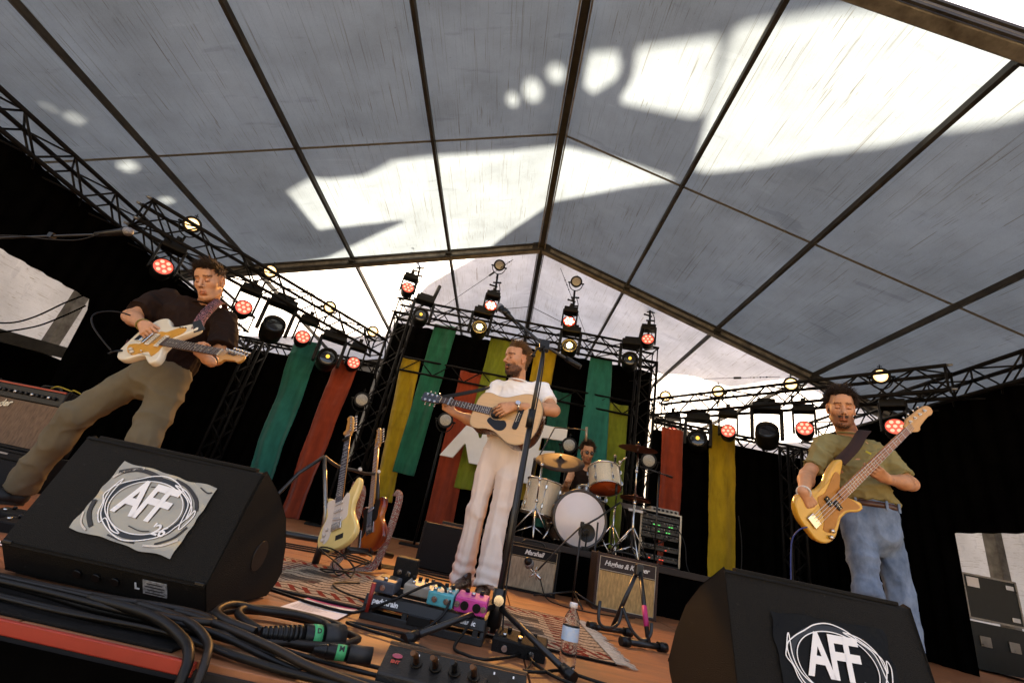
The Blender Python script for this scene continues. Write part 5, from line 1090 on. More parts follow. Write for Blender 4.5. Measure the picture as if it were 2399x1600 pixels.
pickup(t, .145, .065, .018, chrome, poles=2); MB().box((.01, 0, .004), (.075, .08, .006)).build('bridge', chrome, t, bevel=.002); pickup(t, .035, .065, .018, blackpl, R(14))
MB().box((-.02, -.115, .004), (.12, .03, .004)).build('control_plate', chrome, t, bevel=.002)
strap_of(t, W2L(mt, [(-.73, 3.44, .515), (-.68, 3.40, .50), (-.665, 3.36, .38), (-.675, 3.34, .2), (-.70, 3.30, .05), (-.78, 3.20, .02), (-.84, 3.12, .014)]), .050, wov, [mt.inverted().to_3x3() @ Vector(q) for q in [(.2, -.9, .3), (.4, -.9, .1), (.4, -.9, 0), (.4, -.9, 0), (.3, -.8, .4), (0, -.3, 1), (0, 0, 1)]])
stm = M('stand_black', (.012, .011, .010), .35, var=.2, spec=.5); steel = M('stand_steel', (.30, .27, .23), .3, metal=.9, var=.15)
t = thing('guitar_stand', 'black multi guitar stand holding the cream and sunburst guitars', 'stand')
MB().tube([(-1.02, 3.13, 0.0), (-1.02, 3.13, .18)], .022, 10).build('foot_post', stm, t); MB().tube([(-1.02, 3.13, .14), (-1.06, 3.14, .30), (-1.205, 3.18, .64)], [.02, .014, .013], 10).build('upright', steel, t)
MB().tube([(-1.02, 3.13, .155), (-1.02, 3.13, .185)], .0235, 10).build('collar', M('yellow_collar', (.55, .36, .02), .4), t)
MB().tube(spline([(-1.205, 3.18, .64), (-1.12, 3.24, .60), (-1.03, 3.33, .60), (-.97, 3.42, .60), (-.905, 3.52, .62)], 5, False), .011, 8).build('neck_rail', stm, t)
MB().tube([(-1.205, 3.18, .64), (-1.30, 3.10, .50), (-1.42, 2.98, .18), (-1.50, 2.92, 0)], .012, 8).build('front_leg', stm, t); MB().tube([(-.905, 3.52, .62), (-.86, 3.55, .45), (-.72, 3.62, 0)], .014, 8).build('rear_leg', stm, t)
MB().tube([(-1.45, 3.0, .14), (-1.02, 3.13, .145), (-.86, 3.14, .12), (-.72, 3.40, .12), (-.66, 3.60, .1)], .02, 8).build('lower_rail', stm, t)
for p in ((-.905, 3.10, .10), (-.86, 3.16, .10), (-.76, 3.38, .10), (-.72, 3.46, .10)): MB().tube([p, (p[0] + .02, p[1] - .07, p[2] + .01), (p[0] + .02, p[1] - .09, p[2] + .05)], .014, 8).build('cradle', stm, t)
for p in ((-1.0, 3.37, .615), (-.905, 3.52, .635)): MB().ball(p, .016, 10).build('end_cap', M('cap_white', (.65, .62, .56), .5), t)

# A-frame stand, empty
t = thing('guitar_stand', 'empty black A-frame guitar stand with pink tape in front of the tan amplifier', 'stand')
for a, b in (((.662, 2.926), (.890, 3.005)), ((.777, 2.658), (.992, 2.73))):
    MB().tube([(*a, .022), (*b, .022)], .015, 10).build('foot_bar', stm, t)
    for q in (a, b):
        d = Vector((b[0] - a[0], b[1] - a[1], 0)).normalized() * .025
        MB().tube([Vector((*q, .022)) - d, Vector((*q, .022)) + d], .023, 10).build('rubber_end', blackpl, t)
MB().tube([(.79, 2.970, .03), (.895, 2.93, .345)], .0125, 10).build('rear_leg', stm, t); MB().tube([(.912, 2.705, .03), (.905, 2.90, .345)], .0125, 10).build('front_leg', stm, t)
MB().box((.90, 2.915, .355), (.045, .05, .06)).build('hinge', stm, t, bevel=.008)
MB().tube([(.9105, 2.745, .095), (.908, 2.80, .185)], .0138, 10).build('tape', M('pink_tape', (.62, .03, .16), .5), t)
MB().tube(spline([(.665, 2.80, .165), (.665, 2.78, .07), (.72, 2.80, .045), (.79, 2.86, .07), (.815, 2.88, .15)], 6, False), .009, 8).build('cradle', stm, t); MB().tube(spline([(.815, 2.88, .15), (.85, 2.80, .06), (.89, 2.72, .035), (.925, 2.72, .07), (.93, 2.73, .12)], 6, False), .009, 8).build('cradle', stm, t)

# ------------------------------------------------------------------ microphones
mesh_g = M('mic_grille', (.30, .29, .28), .4, metal=.8, var=.4, scale=260, bump=.8, bscale=500)
def mic(t, tip, back, r=.024):
    tip, back = Vector(tip), Vector(back); d = (tip - back).normalized()
    MB().ball((0, 0, 0), (r, r, r * 1.1), 14).build('grille', mesh_g, t, mt=Matrix.Translation(tip - d * r) @ d.to_track_quat('Z', 'Y').to_matrix().to_4x4())
    MB().tube([tip - d * r * 1.5, tip - d * (r * 2.2), back], [r * .92, r * .80, r * .5], 12).build('handle', blackpl, t)
t = thing('microphone_stand', 'black boom microphone stand in front of the singer', 'stand')
MB().tube([(.088, 2.12, .03), (.088, 2.13, .92)], .0135, 10).build('lower_tube', stm, t); MB().tube([(.088, 2.13, .90), (.092, 2.15, 1.30)], .0095, 10).build('upper_tube', stm, t); MB().tube([(.088, 2.13, .875), (.088, 2.13, .965)], .019, 10).build('clutch', blackpl, t)
hub = MB().tube([(.088, 2.12, .05), (.088, 2.12, .19)], .028, 12).build('hub', stm, t); MB().cyl((.088, 2.09, .15), (.088, 2.075, .15), .02, seg=14).build('hub_badge', chrome, hub)
for e in ((-.205, 1.79, .018), (.352, 1.775, .018), (.10, 2.56, .018)):
    a = Vector((.088, 2.12, .13)); e = Vector(e); d = (e - a).normalized(); MB().tube([a, e], .0115, 8).build('leg', stm, t); MB().tube([e - d * .045, e + d * .012], [.017, .021], 10).build('rubber_foot', blackpl, t)
MB().tube([(.285, 2.09, 1.215), (.092, 2.15, 1.318), (-.175, 2.27, 1.535)], .008, 8).build('boom', stm, t); MB().tube([(.285, 2.09, 1.215), (.21, 2.113, 1.255)], .014, 8).build('counter_grip', blackpl, t)
MB().box((.092, 2.15, 1.315), (.05, .045, .06)).build('joint', blackpl, t, bevel=.008); MB().tube([(.092, 2.12, 1.30), (.055, 2.10, 1.27), (.045, 2.09, 1.235)], .006, 6).ball((.043, 2.088, 1.228), .012, 8).build('lever', blackpl, t)
MB().tube(spline([(-.12, 2.25, 1.48), (-.02, 2.19, 1.385), (.05, 2.16, 1.33), (.10, 2.10, 1.22), (.10, 2.10, .7), (.11, 2.10, .2), (.14, 2.02, .012), (.23, 1.93, .012), (.20, 1.75, .012)], 6, False), .0035, 6).build('lead', cablem, t)
t2 = thing('microphone', 'silver vocal microphone at the end of the singer boom', 'microphone'); mic(t2, (-.205, 2.30, 1.572), (-.10, 2.235, 1.470)); MB().tube([(-.135, 2.255, 1.505), (-.165, 2.27, 1.535)], .02, 10).build('clip', blackpl, t2)
t = thing('microphone_stand', 'boom microphone stand entering from the left picture edge', 'stand')
MB().tube([(-3.5, 2.2, .02), (-3.5, 2.2, 1.20)], .012, 8).build('tube', stm, t); MB().tube([(-3.62, 2.2, 1.17), (-2.50, 2.2, 1.478)], .0065, 8).build('boom', stm, t); MB().cyl((-3.5, 2.2, 0), (-3.5, 2.2, .03), .15, seg=24).build('base', stm, t); MB().box((-2.72, 2.2, 1.418), (.025, .03, .03)).build('clip', blackpl, t)
MB().tube(spline([(-2.47, 2.19, 1.478), (-2.56, 2.19, 1.42), (-2.70, 2.18, 1.385), (-2.95, 2.18, 1.355), (-3.5, 2.18, 1.2)], 6, False), .0035, 6).build('lead', cablem, t)
t2 = thing('microphone', 'vocal microphone pointing right at the far left', 'microphone'); mic(t2, (-2.315, 2.2, 1.545), (-2.50, 2.2, 1.480), .026)

# ------------------------------------------------------------------ amplifiers
tolex = M('black_tolex', (.007, .006, .0055), .6, var=.2, bump=.6, bscale=220, spec=.2); tolexb = M('brown_tolex', (.050, .022, .012), .55, var=.2, bump=.6, bscale=220)
def cloth_grille(name, c): return M(name, c, .9, var=.22, scale=60, bump=.9, bscale=260, stretch=(1, 1, .25), c2=tuple(q * .55 for q in c))
def amp(name, label, loc, rz, w_, h_, d_, shell, grille, head=.085, headm=None, pipe=None, logo=None, logo_size=.05, lx=0):
    t = thing(name, label, 'amplifier', loc, (0, 0, rz))
    th = .02
    MB().box((0, d_ / 2 + .012, h_ / 2), (w_, d_ - .024, h_)).build('cabinet', shell, t, bevel=.008)
    for s in (-1, 1): MB().box((s * (w_ / 2 - th / 2), .006, h_ / 2), (th, .03, h_)).build('side_edge', shell, t, bevel=.004)
    for z in (th / 2, h_ - th / 2): MB().box((0, .006, z), (w_ - 2 * th - .002, .03, th)).build('rail', shell, t, bevel=.004)
    MB().box((0, .006, (h_ - head - th) / 2 + .008), (w_ - 2 * th - .012, .016, h_ - head - 2 * th - .012)).build('grille_cloth', grille, t)
    MB().box((0, .004, h_ - th - head / 2), (w_ - 2 * th - .006, .016, head - .006)).build('header', headm or shell, t)
    if pipe:
        x, z0, z1, z2 = w_ / 2 - th - .004, th + .004, h_ - th - head, h_ - th - .003
        for q in (((-x, -.004, z0), (x, -.004, z0)), ((-x, -.004, z1), (x, -.004, z1)), ((-x, -.004, z2), (x, -.004, z2)), ((-x, -.004, z0), (-x, -.004, z2)), ((x, -.004, z0), (x, -.004, z2))): MB().tube(q, .0028, 5).build('piping', pipe, t)
    MB().tube(spline([(-.1, d_ / 2, h_ + .002), (-.07, d_ / 2, h_ + .03), (.07, d_ / 2, h_ + .03), (.1, d_ / 2, h_ + .002)], 5, False), .008, 6).build('handle', blackpl, t)
    for x in (-1, 1):
        for z in (.004, h_ - .004): MB().ball((x * (w_ / 2 - .006), 0.004, z), .012, 8).build('corner', blackpl, t)
    if logo:
        me = text_mesh(logo, logo_size, .002, .0012, .35, .95); me.materials.append(M('logo_white', (.75, .73, .68), .4)); link_mesh('logo', me, t, Matrix.Translation((lx, -.007, h_ - th - head / 2)) @ Matrix.Rotation(R(90), 4, 'X'))
    return t
amp('guitar_amplifier', 'small combo amplifier with grey cloth and black header behind the singer', (.395, 4.13, 0), R(3), .44, .352, .22, tolex, cloth_grille('grey_grille', (.40, .325, .22)), .075, tolex, M('pipe_gold', (.35, .27, .16), .5), 'Marshall', .05)
amp('guitar_amplifier', 'brown combo amplifier with tan cloth behind the empty guitar stand', (1.15, 4.02, 0), R(1), .505, .41, .24, tolexb, cloth_grille('tan_grille', (.60, .36, .135)), .10, M('header_brown', (.030, .016, .012), .6), M('pipe_cream', (.6, .5, .36), .5), 'Hughes & Kettner', .052, -.01)
t = amp('guitar_amplifier', 'silver cloth combo amplifier with red edged control panel at the far left', (-3.80, 3.62, .27), R(-6), .68, .48, .26, tolex, cloth_grille('sparkle_grille', (.20, .125, .075)), .10, blackpl, None)
MB().box((0, .0, .468), (.64, .03, .012)).build('red_trim', M('red_trim', (.45, .06, .02), .5), t)
for k in range(11): dial((0, 0, 0), .013, .016).build('knob', blackpl if k % 3 else chrome, t, loc=(-.27 + .052 * k, -.006, .41), rot=(R(90), 0, 0))
me = text_mesh('Fender', .075, .003, .002, .4); me.materials.append(chrome); link_mesh('logo', me, t, Matrix.Translation((-.2, -.006, .30)) @ Matrix.Rotation(R(90), 4, 'X') @ Matrix.Rotation(R(10), 4, 'Z'))
t = amp('speaker_cabinet', 'low black cabinet under the far left amplifier', (-3.80, 3.60, 0), R(-6), .72, .265, .30, tolex, M('black_grille', (.012, .010, .009), .9, bump=.8, bscale=300), .05, tolex)
MB().box((.08, -.006, .232), (.16, .004, .012)).build('name_strip', M('strip_silver', (.35, .30, .26), .4), t)
tag(MB().tube(spline([(-3.75, 3.70, .755), (-3.66, 3.66, .785), (-3.58, 3.70, .775), (-3.52, 3.66, .78), (-3.46, 3.70, .76)], 6, False), .006, 6).build('yellow_lead', M('cable_yellow', (.38, .27, .02), .5)), 'coiled yellow lead lying on the far left amplifier', 'cable')
t = thing('equipment_case', 'plain black equipment case on the floor left of the singer', 'case', (-.36, 4.38, 0), (0, 0, R(-4)))
MB().box((0, 0, .185), (.40, .36, .36)).build('box', tolex, t, bevel=.01)
for s in (-1, 1): MB().box((s * .19, -.17, .185), (.02, .03, .37)).build('corner_strip', blackpl, t, bevel=.004)
MB().box((.06, -.05, .368), (.26, .2, .006)).build('lid_panel', M('lid_red', (.10, .012, .02), .5), t)

# amp microphones on a low stand
t = thing('microphone_stand', 'low boom stand miking the amplifiers and the bass drum', 'stand')
MB().tube([(.735, 4.00, .02), (.735, 4.00, .60)], .0085, 8).build('tube', stm, t)
for e in ((.42, 3.92, .015), (.76, 3.70, .015), (.95, 4.0, .015)): MB().tube([(.735, 4.0, .09), e], .007, 6).build('leg', stm, t)
MB().tube([(.42, 3.88, .19), (.60, 3.95, .42), (.745, 4.0, .585)], .0065, 8).build('boom', stm, t); MB().box((.74, 4.0, .59), (.03, .03, .04)).build('joint', blackpl, t, bevel=.005)
t2 = thing('microphone', 'round silver and black amplifier microphone in front of the grey combo', 'microphone')
MB().ball((.355, 3.965, .218), (.040, .022, .040), 14).build('grille', mesh_g, t2); MB().ball((.342, 3.955, .235), (.032, .022, .032), 14).build('windscreen', blackpl, t2)
MB().tube([(.375, 3.93, .185), (.45, 3.87, .135)], .012, 8).build('body', chrome, t2)
for k in range(5): a = k * 1.3; MB().tube([(.40, 3.90, .165), (.40 + .05 * math.cos(a), 3.90, .165 + .05 * math.sin(a))], .004, 6).build('cradle_arm', chrome, t2)

# ------------------------------------------------------------------ drum riser and kit
RZ0 = .40
t = thing('drum_riser', 'low black drum riser behind the amplifiers', 'riser', (1.0, 5.75, 0))
MB().box((0, 0, .37), (2.9, 2.5, .055)).build('deck', M('riser_top', (.03, .02, .014), .7), t, bevel=.005); MB().grid(lambda u, v: (-1.45 + 2.9 * u, -1.235 + .012 * math.sin(u * 90), .34 * (1 - v)), 120, 3).build('skirt', black_cloth, t)
for s in (-1, 1): MB().grid(lambda u, v: (s * 1.44, -1.23 + 2.46 * u, .34 * (1 - v)), 10, 2).build('skirt', black_cloth, t)
pearl = M('cream_sparkle', (.78, .66, .46), .3, var=.28, scale=190, coat=.5); hoopw = M('hoop_wood', (.16, .06, .025), .35, coat=.3); headw = M('drum_head_white', (.82, .74, .71), .32, var=.04, scale=3, coat=.25, spec=.6); headr = M('drum_head_amber', (.42, .075, .022), .25, var=.15, scale=5)
def drum(name, label, c, ax, r, d_, batter, reso, shell=pearl, hoop=chrome, lugs=8):
    ax = Vector(ax).normalized(); mt = Matrix.Translation(c) @ ax.to_track_quat('Z', 'Y').to_matrix().to_4x4()
    t = thing(name, label, 'drum'); t.matrix_world = mt; h = d_ / 2
    MB().tube([(0, 0, -h), (0, 0, h)], r, 40, False).build('shell', shell, t)
    for z, m in ((h, batter), (-h, reso)):
        MB().lathe([(.0001, z + (.001 if z > 0 else -.001)), (r * .995, z + (.001 if z > 0 else -.001)), (r * .998, z)] if z > 0 else [(.0001, z - .001), (r * .995, z - .001), (r * .998, z)], 40).build('head', m, t)
        MB().tube([(r * 1.02 * math.cos(i * math.pi / 24), r * 1.02 * math.sin(i * math.pi / 24), z * .97) for i in range(49)], .010 if hoop is chrome else .017, 8, False).build('hoop', hoop, t)
    for k in range(lugs):
        a = 2 * math.pi * (k + .5) / lugs
        for z in (h * .55, -h * .55): MB().box((0, 0, 0), (.022, .022, .045)).build('lug', chrome, t, mt=Matrix.Rotation(a, 4, 'Z') @ Matrix.Translation((r + .012, 0, z)), bevel=.006)
        MB().tube([(r * 1.035 * math.cos(a), r * 1.035 * math.sin(a), -h), (r * 1.035 * math.cos(a), r * 1.035 * math.sin(a), h)], .0035, 6).build('tension_rod', chrome, t)
    return t
bd = drum('bass_drum', 'white headed bass drum at the centre of the kit', (.85, 5.03, .672), (.10, -1, .02), .268, .36, headw, headw, M('bass_drum_shell', (.10, .045, .022), .35, coat=.3), M('hoop_dark', (.03, .018, .012), .3, coat=.4), 10)
MB().lathe([(.0001, .0005), (.078, .0005), (.084, .003), (.088, .0)], 28).build('port_hole', blackpl, bd, loc=(.085, -.115, .1815))
for s in (-1, 1): MB().tube([(s * .25, -.10, .08), (s * .34, -.255, .16)], .009, 8).build('spur', chrome, bd)
drum('floor_tom', 'cream sparkle floor tom left of the bass drum', (.475, 5.12, .815), (.08, .05, 1), .185, .36, headw, headw, lugs=6)
drum('rack_tom', 'cream sparkle rack tom with amber lower head above the bass drum', (1.105, 5.0, 1.135), (-.10, .42, 1), .165, .235, headw, headr, lugs=6)
drum('snare_drum', 'chrome snare drum in front of the drummer', (1.13, 5.75, 1.02), (0, .1, 1), .178, .15, headw, headw, chrome, lugs=8)
bronze = M('dark_bronze', (.034, .016, .008), .6, metal=.05, var=.35, scale=9, bump=.2, bscale=90); bronzer = M('red_bronze', (.15, .035, .020), .45, metal=.15, var=.35, scale=9)
def cymbal(label, c, nrm, r, m):
    mt = Matrix.Translation(c) @ Vector(nrm).normalized().to_track_quat('Z', 'Y').to_matrix().to_4x4(); t = thing('cymbal', label, 'cymbal'); t.matrix_world = mt
    MB().lathe([(r, -.002), (r * .7, .009), (r * .35, .018), (r * .2, .022), (r * .17, .03), (r * .1, .042), (.008, .046)], 44).build('bow', m, t).modifiers.new('t', 'SOLIDIFY').thickness = .0015
    MB().tube([(0, 0, -.03), (0, 0, .075)], .006, 8).build('spindle', chrome, t); MB().ball((0, 0, .06), (.016, .016, .012), 10).build('wing_nut', blackpl, t); MB().lathe([(.02, .046), (.022, .052), (.01, .056)], 14).build('felt', blackpl, t)
    return t
cymbal('large dark ride cymbal tilted towards the camera, left of the drummer', (.595, 4.93, 1.205), (-.12, -.52, .9), .265, bronze)
cymbal('dark red crash cymbal on the tall stand right of the drummer', (1.385, 4.82, 1.485), (.02, -.03, 1), .205, bronzer)
for z in (1.02, 1.045): cymbal('hi-hat cymbal, %s of the pair right of the rack tom' % ('lower' if z < 1.03 else 'upper'), (1.55, 5.35, z), (0, 0, 1 if z > 1.03 else -1), .175, bronzer)
def cstand(label, top, base, tilt=None):
    t = thing('cymbal_stand', label, 'stand'); top = Vector(top); base = Vector(base)
    MB().tube([base + Vector((0, 0, .1)), base.lerp(top, .5)], .012, 10).build('lower_tube', chrome, t); MB().tube([base.lerp(top, .48), top], .0085, 10).build('upper_tube', chrome, t)
    for f in (.5, .8): MB().ball(base.lerp(top, f), (.018, .018, .024), 10).build('clamp', chrome, t)
    for k in range(3):
        a = .5 + k * 2.1; e = base + Vector((.24 * math.cos(a), .24 * math.sin(a), .012)); MB().tube([base + Vector((0, 0, .30)), e], .008, 8).build('leg', chrome, t); MB().tube([e, base + Vector((0, 0, .12))], .006, 6).build('brace', chrome, t)
    if tilt: MB().tube([top, tilt], .007, 8).build('boom', chrome, t); MB().ball(top, .022, 10).build('tilter', chrome, t)
    return t
cstand('chrome stand of the large ride cymbal', (.402, 4.83, 1.12), (.41, 4.85, RZ0), (.56, 4.94, 1.17)); cstand('tall chrome stand of the crash cymbal', (1.383, 4.80, 1.46), (1.395, 4.80, RZ0)); cstand('chrome hi-hat stand beside the drummer', (1.55, 5.35, 1.06), (1.55, 5.35, RZ0)); cstand('chrome stand behind the crash cymbal stand', (1.28, 5.1, 1.36), (1.27, 5.12, RZ0), (1.33, 5.05, 1.42))
t = thing('drum_throne', 'round black drum throne under the drummer', 'stool', (1.17, 6.70, RZ0)); MB().cyl((0, 0, .42), (0, 0, .50), .17, seg=24).build('seat', blackpl, t); MB().tube([(0, 0, .42), (0, 0, .1)], .02, 8).build('post', chrome, t)
for k in range(3): MB().tube([(0, 0, .28), (.25 * math.cos(k * 2.1), .25 * math.sin(k * 2.1), .01)], .01, 6).build('leg', chrome, t)
t = thing('microphone_stand', 'black boom stand behind the right side of the drum kit', 'stand'); MB().tube([(1.598, 4.72, RZ0), (1.592, 4.72, 1.26)], .009, 8).build('tube', stm, t); MB().tube([(1.40, 4.75, 1.295), (1.60, 4.72, 1.262), (1.725, 4.70, 1.24)], .007, 8).build('boom', stm, t); MB().tube([(1.66, 4.71, 1.252), (1.725, 4.70, 1.24)], .012, 8).build('grip', blackpl, t); MB().ball((1.595, 4.715, 1.26), .02, 8).build('joint', blackpl, t)
t = thing('microphone_stand', 'short boom stand reaching across the bass drum head', 'stand'); MB().tube([(.98, 4.52, .02), (.98, 4.52, .66)], .009, 8).build('tube', stm, t); MB().tube([(.84, 4.45, .60), (.98, 4.52, .70), (1.20, 4.63, .89)], .009, 8).build('boom', stm, t)
t2 = thing('microphone', 'black bass drum microphone at the port hole', 'microphone'); MB().tube([(.93, 4.72, .55), (.93, 4.80, .56)], [.03, .038], 12).build('capsule', blackpl, t2); MB().tube([(.93, 4.72, .55), (.925, 4.70, .41)], .008, 8).build('mount', blackpl, t2); MB().box((.925, 4.70, .415), (.07, .06, .03)).build('base', blackpl, t2, bevel=.004)
for p, q, lab in (((1.21, 5.02, 1.27), (1.20, 5.02, 1.40), 'clip microphone on the rim of the rack tom'), ((.33, 5.05, 1.03), (.33, 5.05, 1.20), 'clip microphone on the rim of the floor tom'), ((1.20, 4.83, .98), (1.20, 4.85, 1.09), 'small clip microphone below the rack tom')):
    t2 = thing('clip_microphone', lab, 'microphone'); MB().tube([p, q], .014, 8).build('body', blackpl, t2); MB().ball(q, .019, 8).build('grille', mesh_g, t2)
t2 = thing('overhead_microphone', 'slim silver overhead microphone right of the acoustic guitar', 'microphone'); MB().tube([(.50, 5.1, 1.60), (.80, 5.1, 1.64), (.86, 5.1, 1.64)], .006, 6).build('boom', stm, t2); MB().tube([(.86, 5.1, 1.68), (.87, 5.1, 1.52)], .013, 8).build('body', M('mic_satin', (.40, .30, .20), .35, metal=.7), t2)
t2 = tag(MB().tube([(.35, 5.3, RZ0), (.36, 5.2, 1.2), (.50, 5.1, 1.60)], .008, 6).build('overhead_stand', stm), 'thin black stand of the overhead microphone behind the singer', 'stand')

# rack of stage electronics
t = thing('equipment_rack', 'open rack of mixers and receivers with green lights right of the drums', 'rack', (1.735, 5.0, RZ0), (0, 0, R(2)))
for s in (-1, 1): MB().box((s * .21, .2, .26), (.014, .4, .50)).build('side_panel', blackpl, t); MB().box((s * .21, -.005, .26), (.018, .012, .50)).build('edge_trim', steel, t)
MB().box((0, .2, .505), (.434, .4, .014)).build('top_panel', blackpl, t); MB().box((0, -.004, .512), (.434, .012, .012)).build('edge_trim', steel, t); MB().box((0, .2, .008), (.434, .4, .016)).build('bottom_panel', blackpl, t)
gled = M('green_led', (.05, .4, .1), .4, emit=(.05, 1.0, .22), es=.07); rled = M('red_led', (.4, .03, .02), .4, emit=(1, .08, .05), es=.1); panel = M('rack_panel', (.022, .020, .018), .4)
for j, z in enumerate((.455, .395, .335, .275, .165, .07)):
    u = MB().box((0, .12, z), (.40, .24, .05)).build('rack_unit', panel, t, bevel=.002)
    rg = random.Random(j)
    for k in range(14):
        x = -.18 + k * .0275
        dial((0, 0, 0), .007, .012).build('knob', steel if rg.random() < .5 else blackpl, u, loc=(x, 0, z + .01), rot=(R(90), 0, 0))
        if rg.random() < .3 and j in (1, 2): MB().box((x, -.002, z - .013), (.016, .004, .008)).build('led', gled, u)
        if rg.random() < .2 and j > 3: MB().box((x, -.002, z - .013), (.016, .004, .008)).build('led', rled, u)
for k, pts in enumerate(([(-.1, -.02, .40), (-.13, -.09, .30), (-.06, -.08, .2), (.1, -.03, .28)], [(.05, -.02, .34), (.0, -.08, .24), (-.12, -.06, .15), (-.15, -.02, .18)], [(.15, -.02, .42), (.23, -.08, .25), (.25, -.1, .05), (.3, -.2, -.1)])):
    MB().tube(spline(pts, 6, False), .005, 6).build('patch_lead', cablem, t)
t = thing('wireless_receiver', 'small grey receiver lying on top of the equipment rack', 'device', (1.78, 5.1, RZ0 + .512)); MB().box((0, 0, .024), (.30, .16, .045)).build('case', M('device_grey', (.28, .25, .21), .4), t, bevel=.004)
for k in range(6): MB().box((-.11 + k * .045, -.081, .024), (.026, .004, .022)).build('display', blackpl, t)
t = thing('music_stand', 'black music stand tray beside the crash cymbal stand', 'stand', (1.44, 5.0, RZ0)); MB().box((0, 0, .50), (.24, .16, .012), rot=(R(25), 0, 0)).build('tray', blackpl, t); MB().box((.0, -.085, .47), (.15, .004, .025)).build('paper_label', M('paper_w', (.6, .58, .54), .7), t); MB().tube([(0, 0, 0), (0, 0, .49)], .01, 8).build('post', stm, t)
# ------------------------------------------------------------------ wedge monitors with foil posters
cab = M('wedge_paint', (.011, .0095, .007), .7, var=.35, scale=160, bump=1.0, bscale=420, spec=.16)
n_, l_, p_ = nodes_of(cab)
sn = n_.new('ShaderNodeTexNoise'); sn.inputs['Scale'].default_value = 22; sn.inputs['Detail'].default_value = 9; sn.inputs['Roughness'].default_value = .7; stc = n_.new('ShaderNodeTexCoord'); smp = n_.new('ShaderNodeMapping'); smp.inputs['Scale'].default_value = (1, .4, 2.2); l_.new(stc.outputs['Object'], smp.inputs[0]); l_.new(smp.outputs[0], sn.inputs['Vector'])
sr = n_.new('ShaderNodeValToRGB'); sr.color_ramp.elements[0].position = .66; sr.color_ramp.elements[1].position = .72; l_.new(sn.outputs[0], sr.inputs[0])
smx = n_.new('ShaderNodeMix'); smx.data_type = 'RGBA'; l_.new(sr.outputs[0], smx.inputs[0]); l_.new(p_.inputs['Base Color'].links[0].from_socket, smx.inputs[6]); smx.inputs[7].default_value = (.055, .048, .038, 1); l_.new(smx.outputs[2], p_.inputs['Base Color'])
foilk = M('dark_reflect_foil', (.007, .0066, .006), .28, var=.1, spec=.08, bump=.5, bscale=14)  # foil coloured black to stand for its dark reflection
foil = M('mirror_foil', (.36, .29, .21), .3, metal=.85, var=.06); n_, l_, p_ = nodes_of(foil)
nz1 = n_.new('ShaderNodeTexNoise'); nz1.inputs['Scale'].default_value = 7; nz1.inputs['Detail'].default_value = 2; nz1.inputs['Distortion'].default_value = 1.2; tc_ = n_.new('ShaderNodeTexCoord'); l_.new(tc_.outputs['Object'], nz1.inputs['Vector'])
b_ = n_.new('ShaderNodeBump'); b_.inputs['Strength'].default_value = .35; b_.inputs['Distance'].default_value = .02; l_.new(nz1.outputs[0], b_.inputs['Height']); l_.new(b_.outputs[0], p_.inputs['Normal'])
printw = M('print_white', (.80, .78, .75), .5, var=.03); printk = M('print_black', (.012, .012, .012), .35)
def ribbon(pts, w_, z0, mat, name, parent, mt, closed=True):
    P = [Vector((p[0], p[1], 0)) for p in spline([(a[0], a[1]) for a in pts], 6, closed)]; k = len(P); vs_ = []; fs = []
    for i, p in enumerate(P):
        d = (P[(i + 1) % k] - P[i - 1]) if closed else (P[min(i + 1, k - 1)] - P[max(i - 1, 0)]); d.normalize(); q = Vector((-d.y, d.x, 0)) * w_ / 2; vs_ += [(p.x - q.x, p.y - q.y, z0), (p.x + q.x, p.y + q.y, z0)]
    for i in range(k if closed else k - 1): j = (i + 1) % k; fs.append((2 * i, 2 * j, 2 * j + 1, 2 * i + 1))
    return MB().add(vs_, fs).build(name, mat, parent, mt=mt)
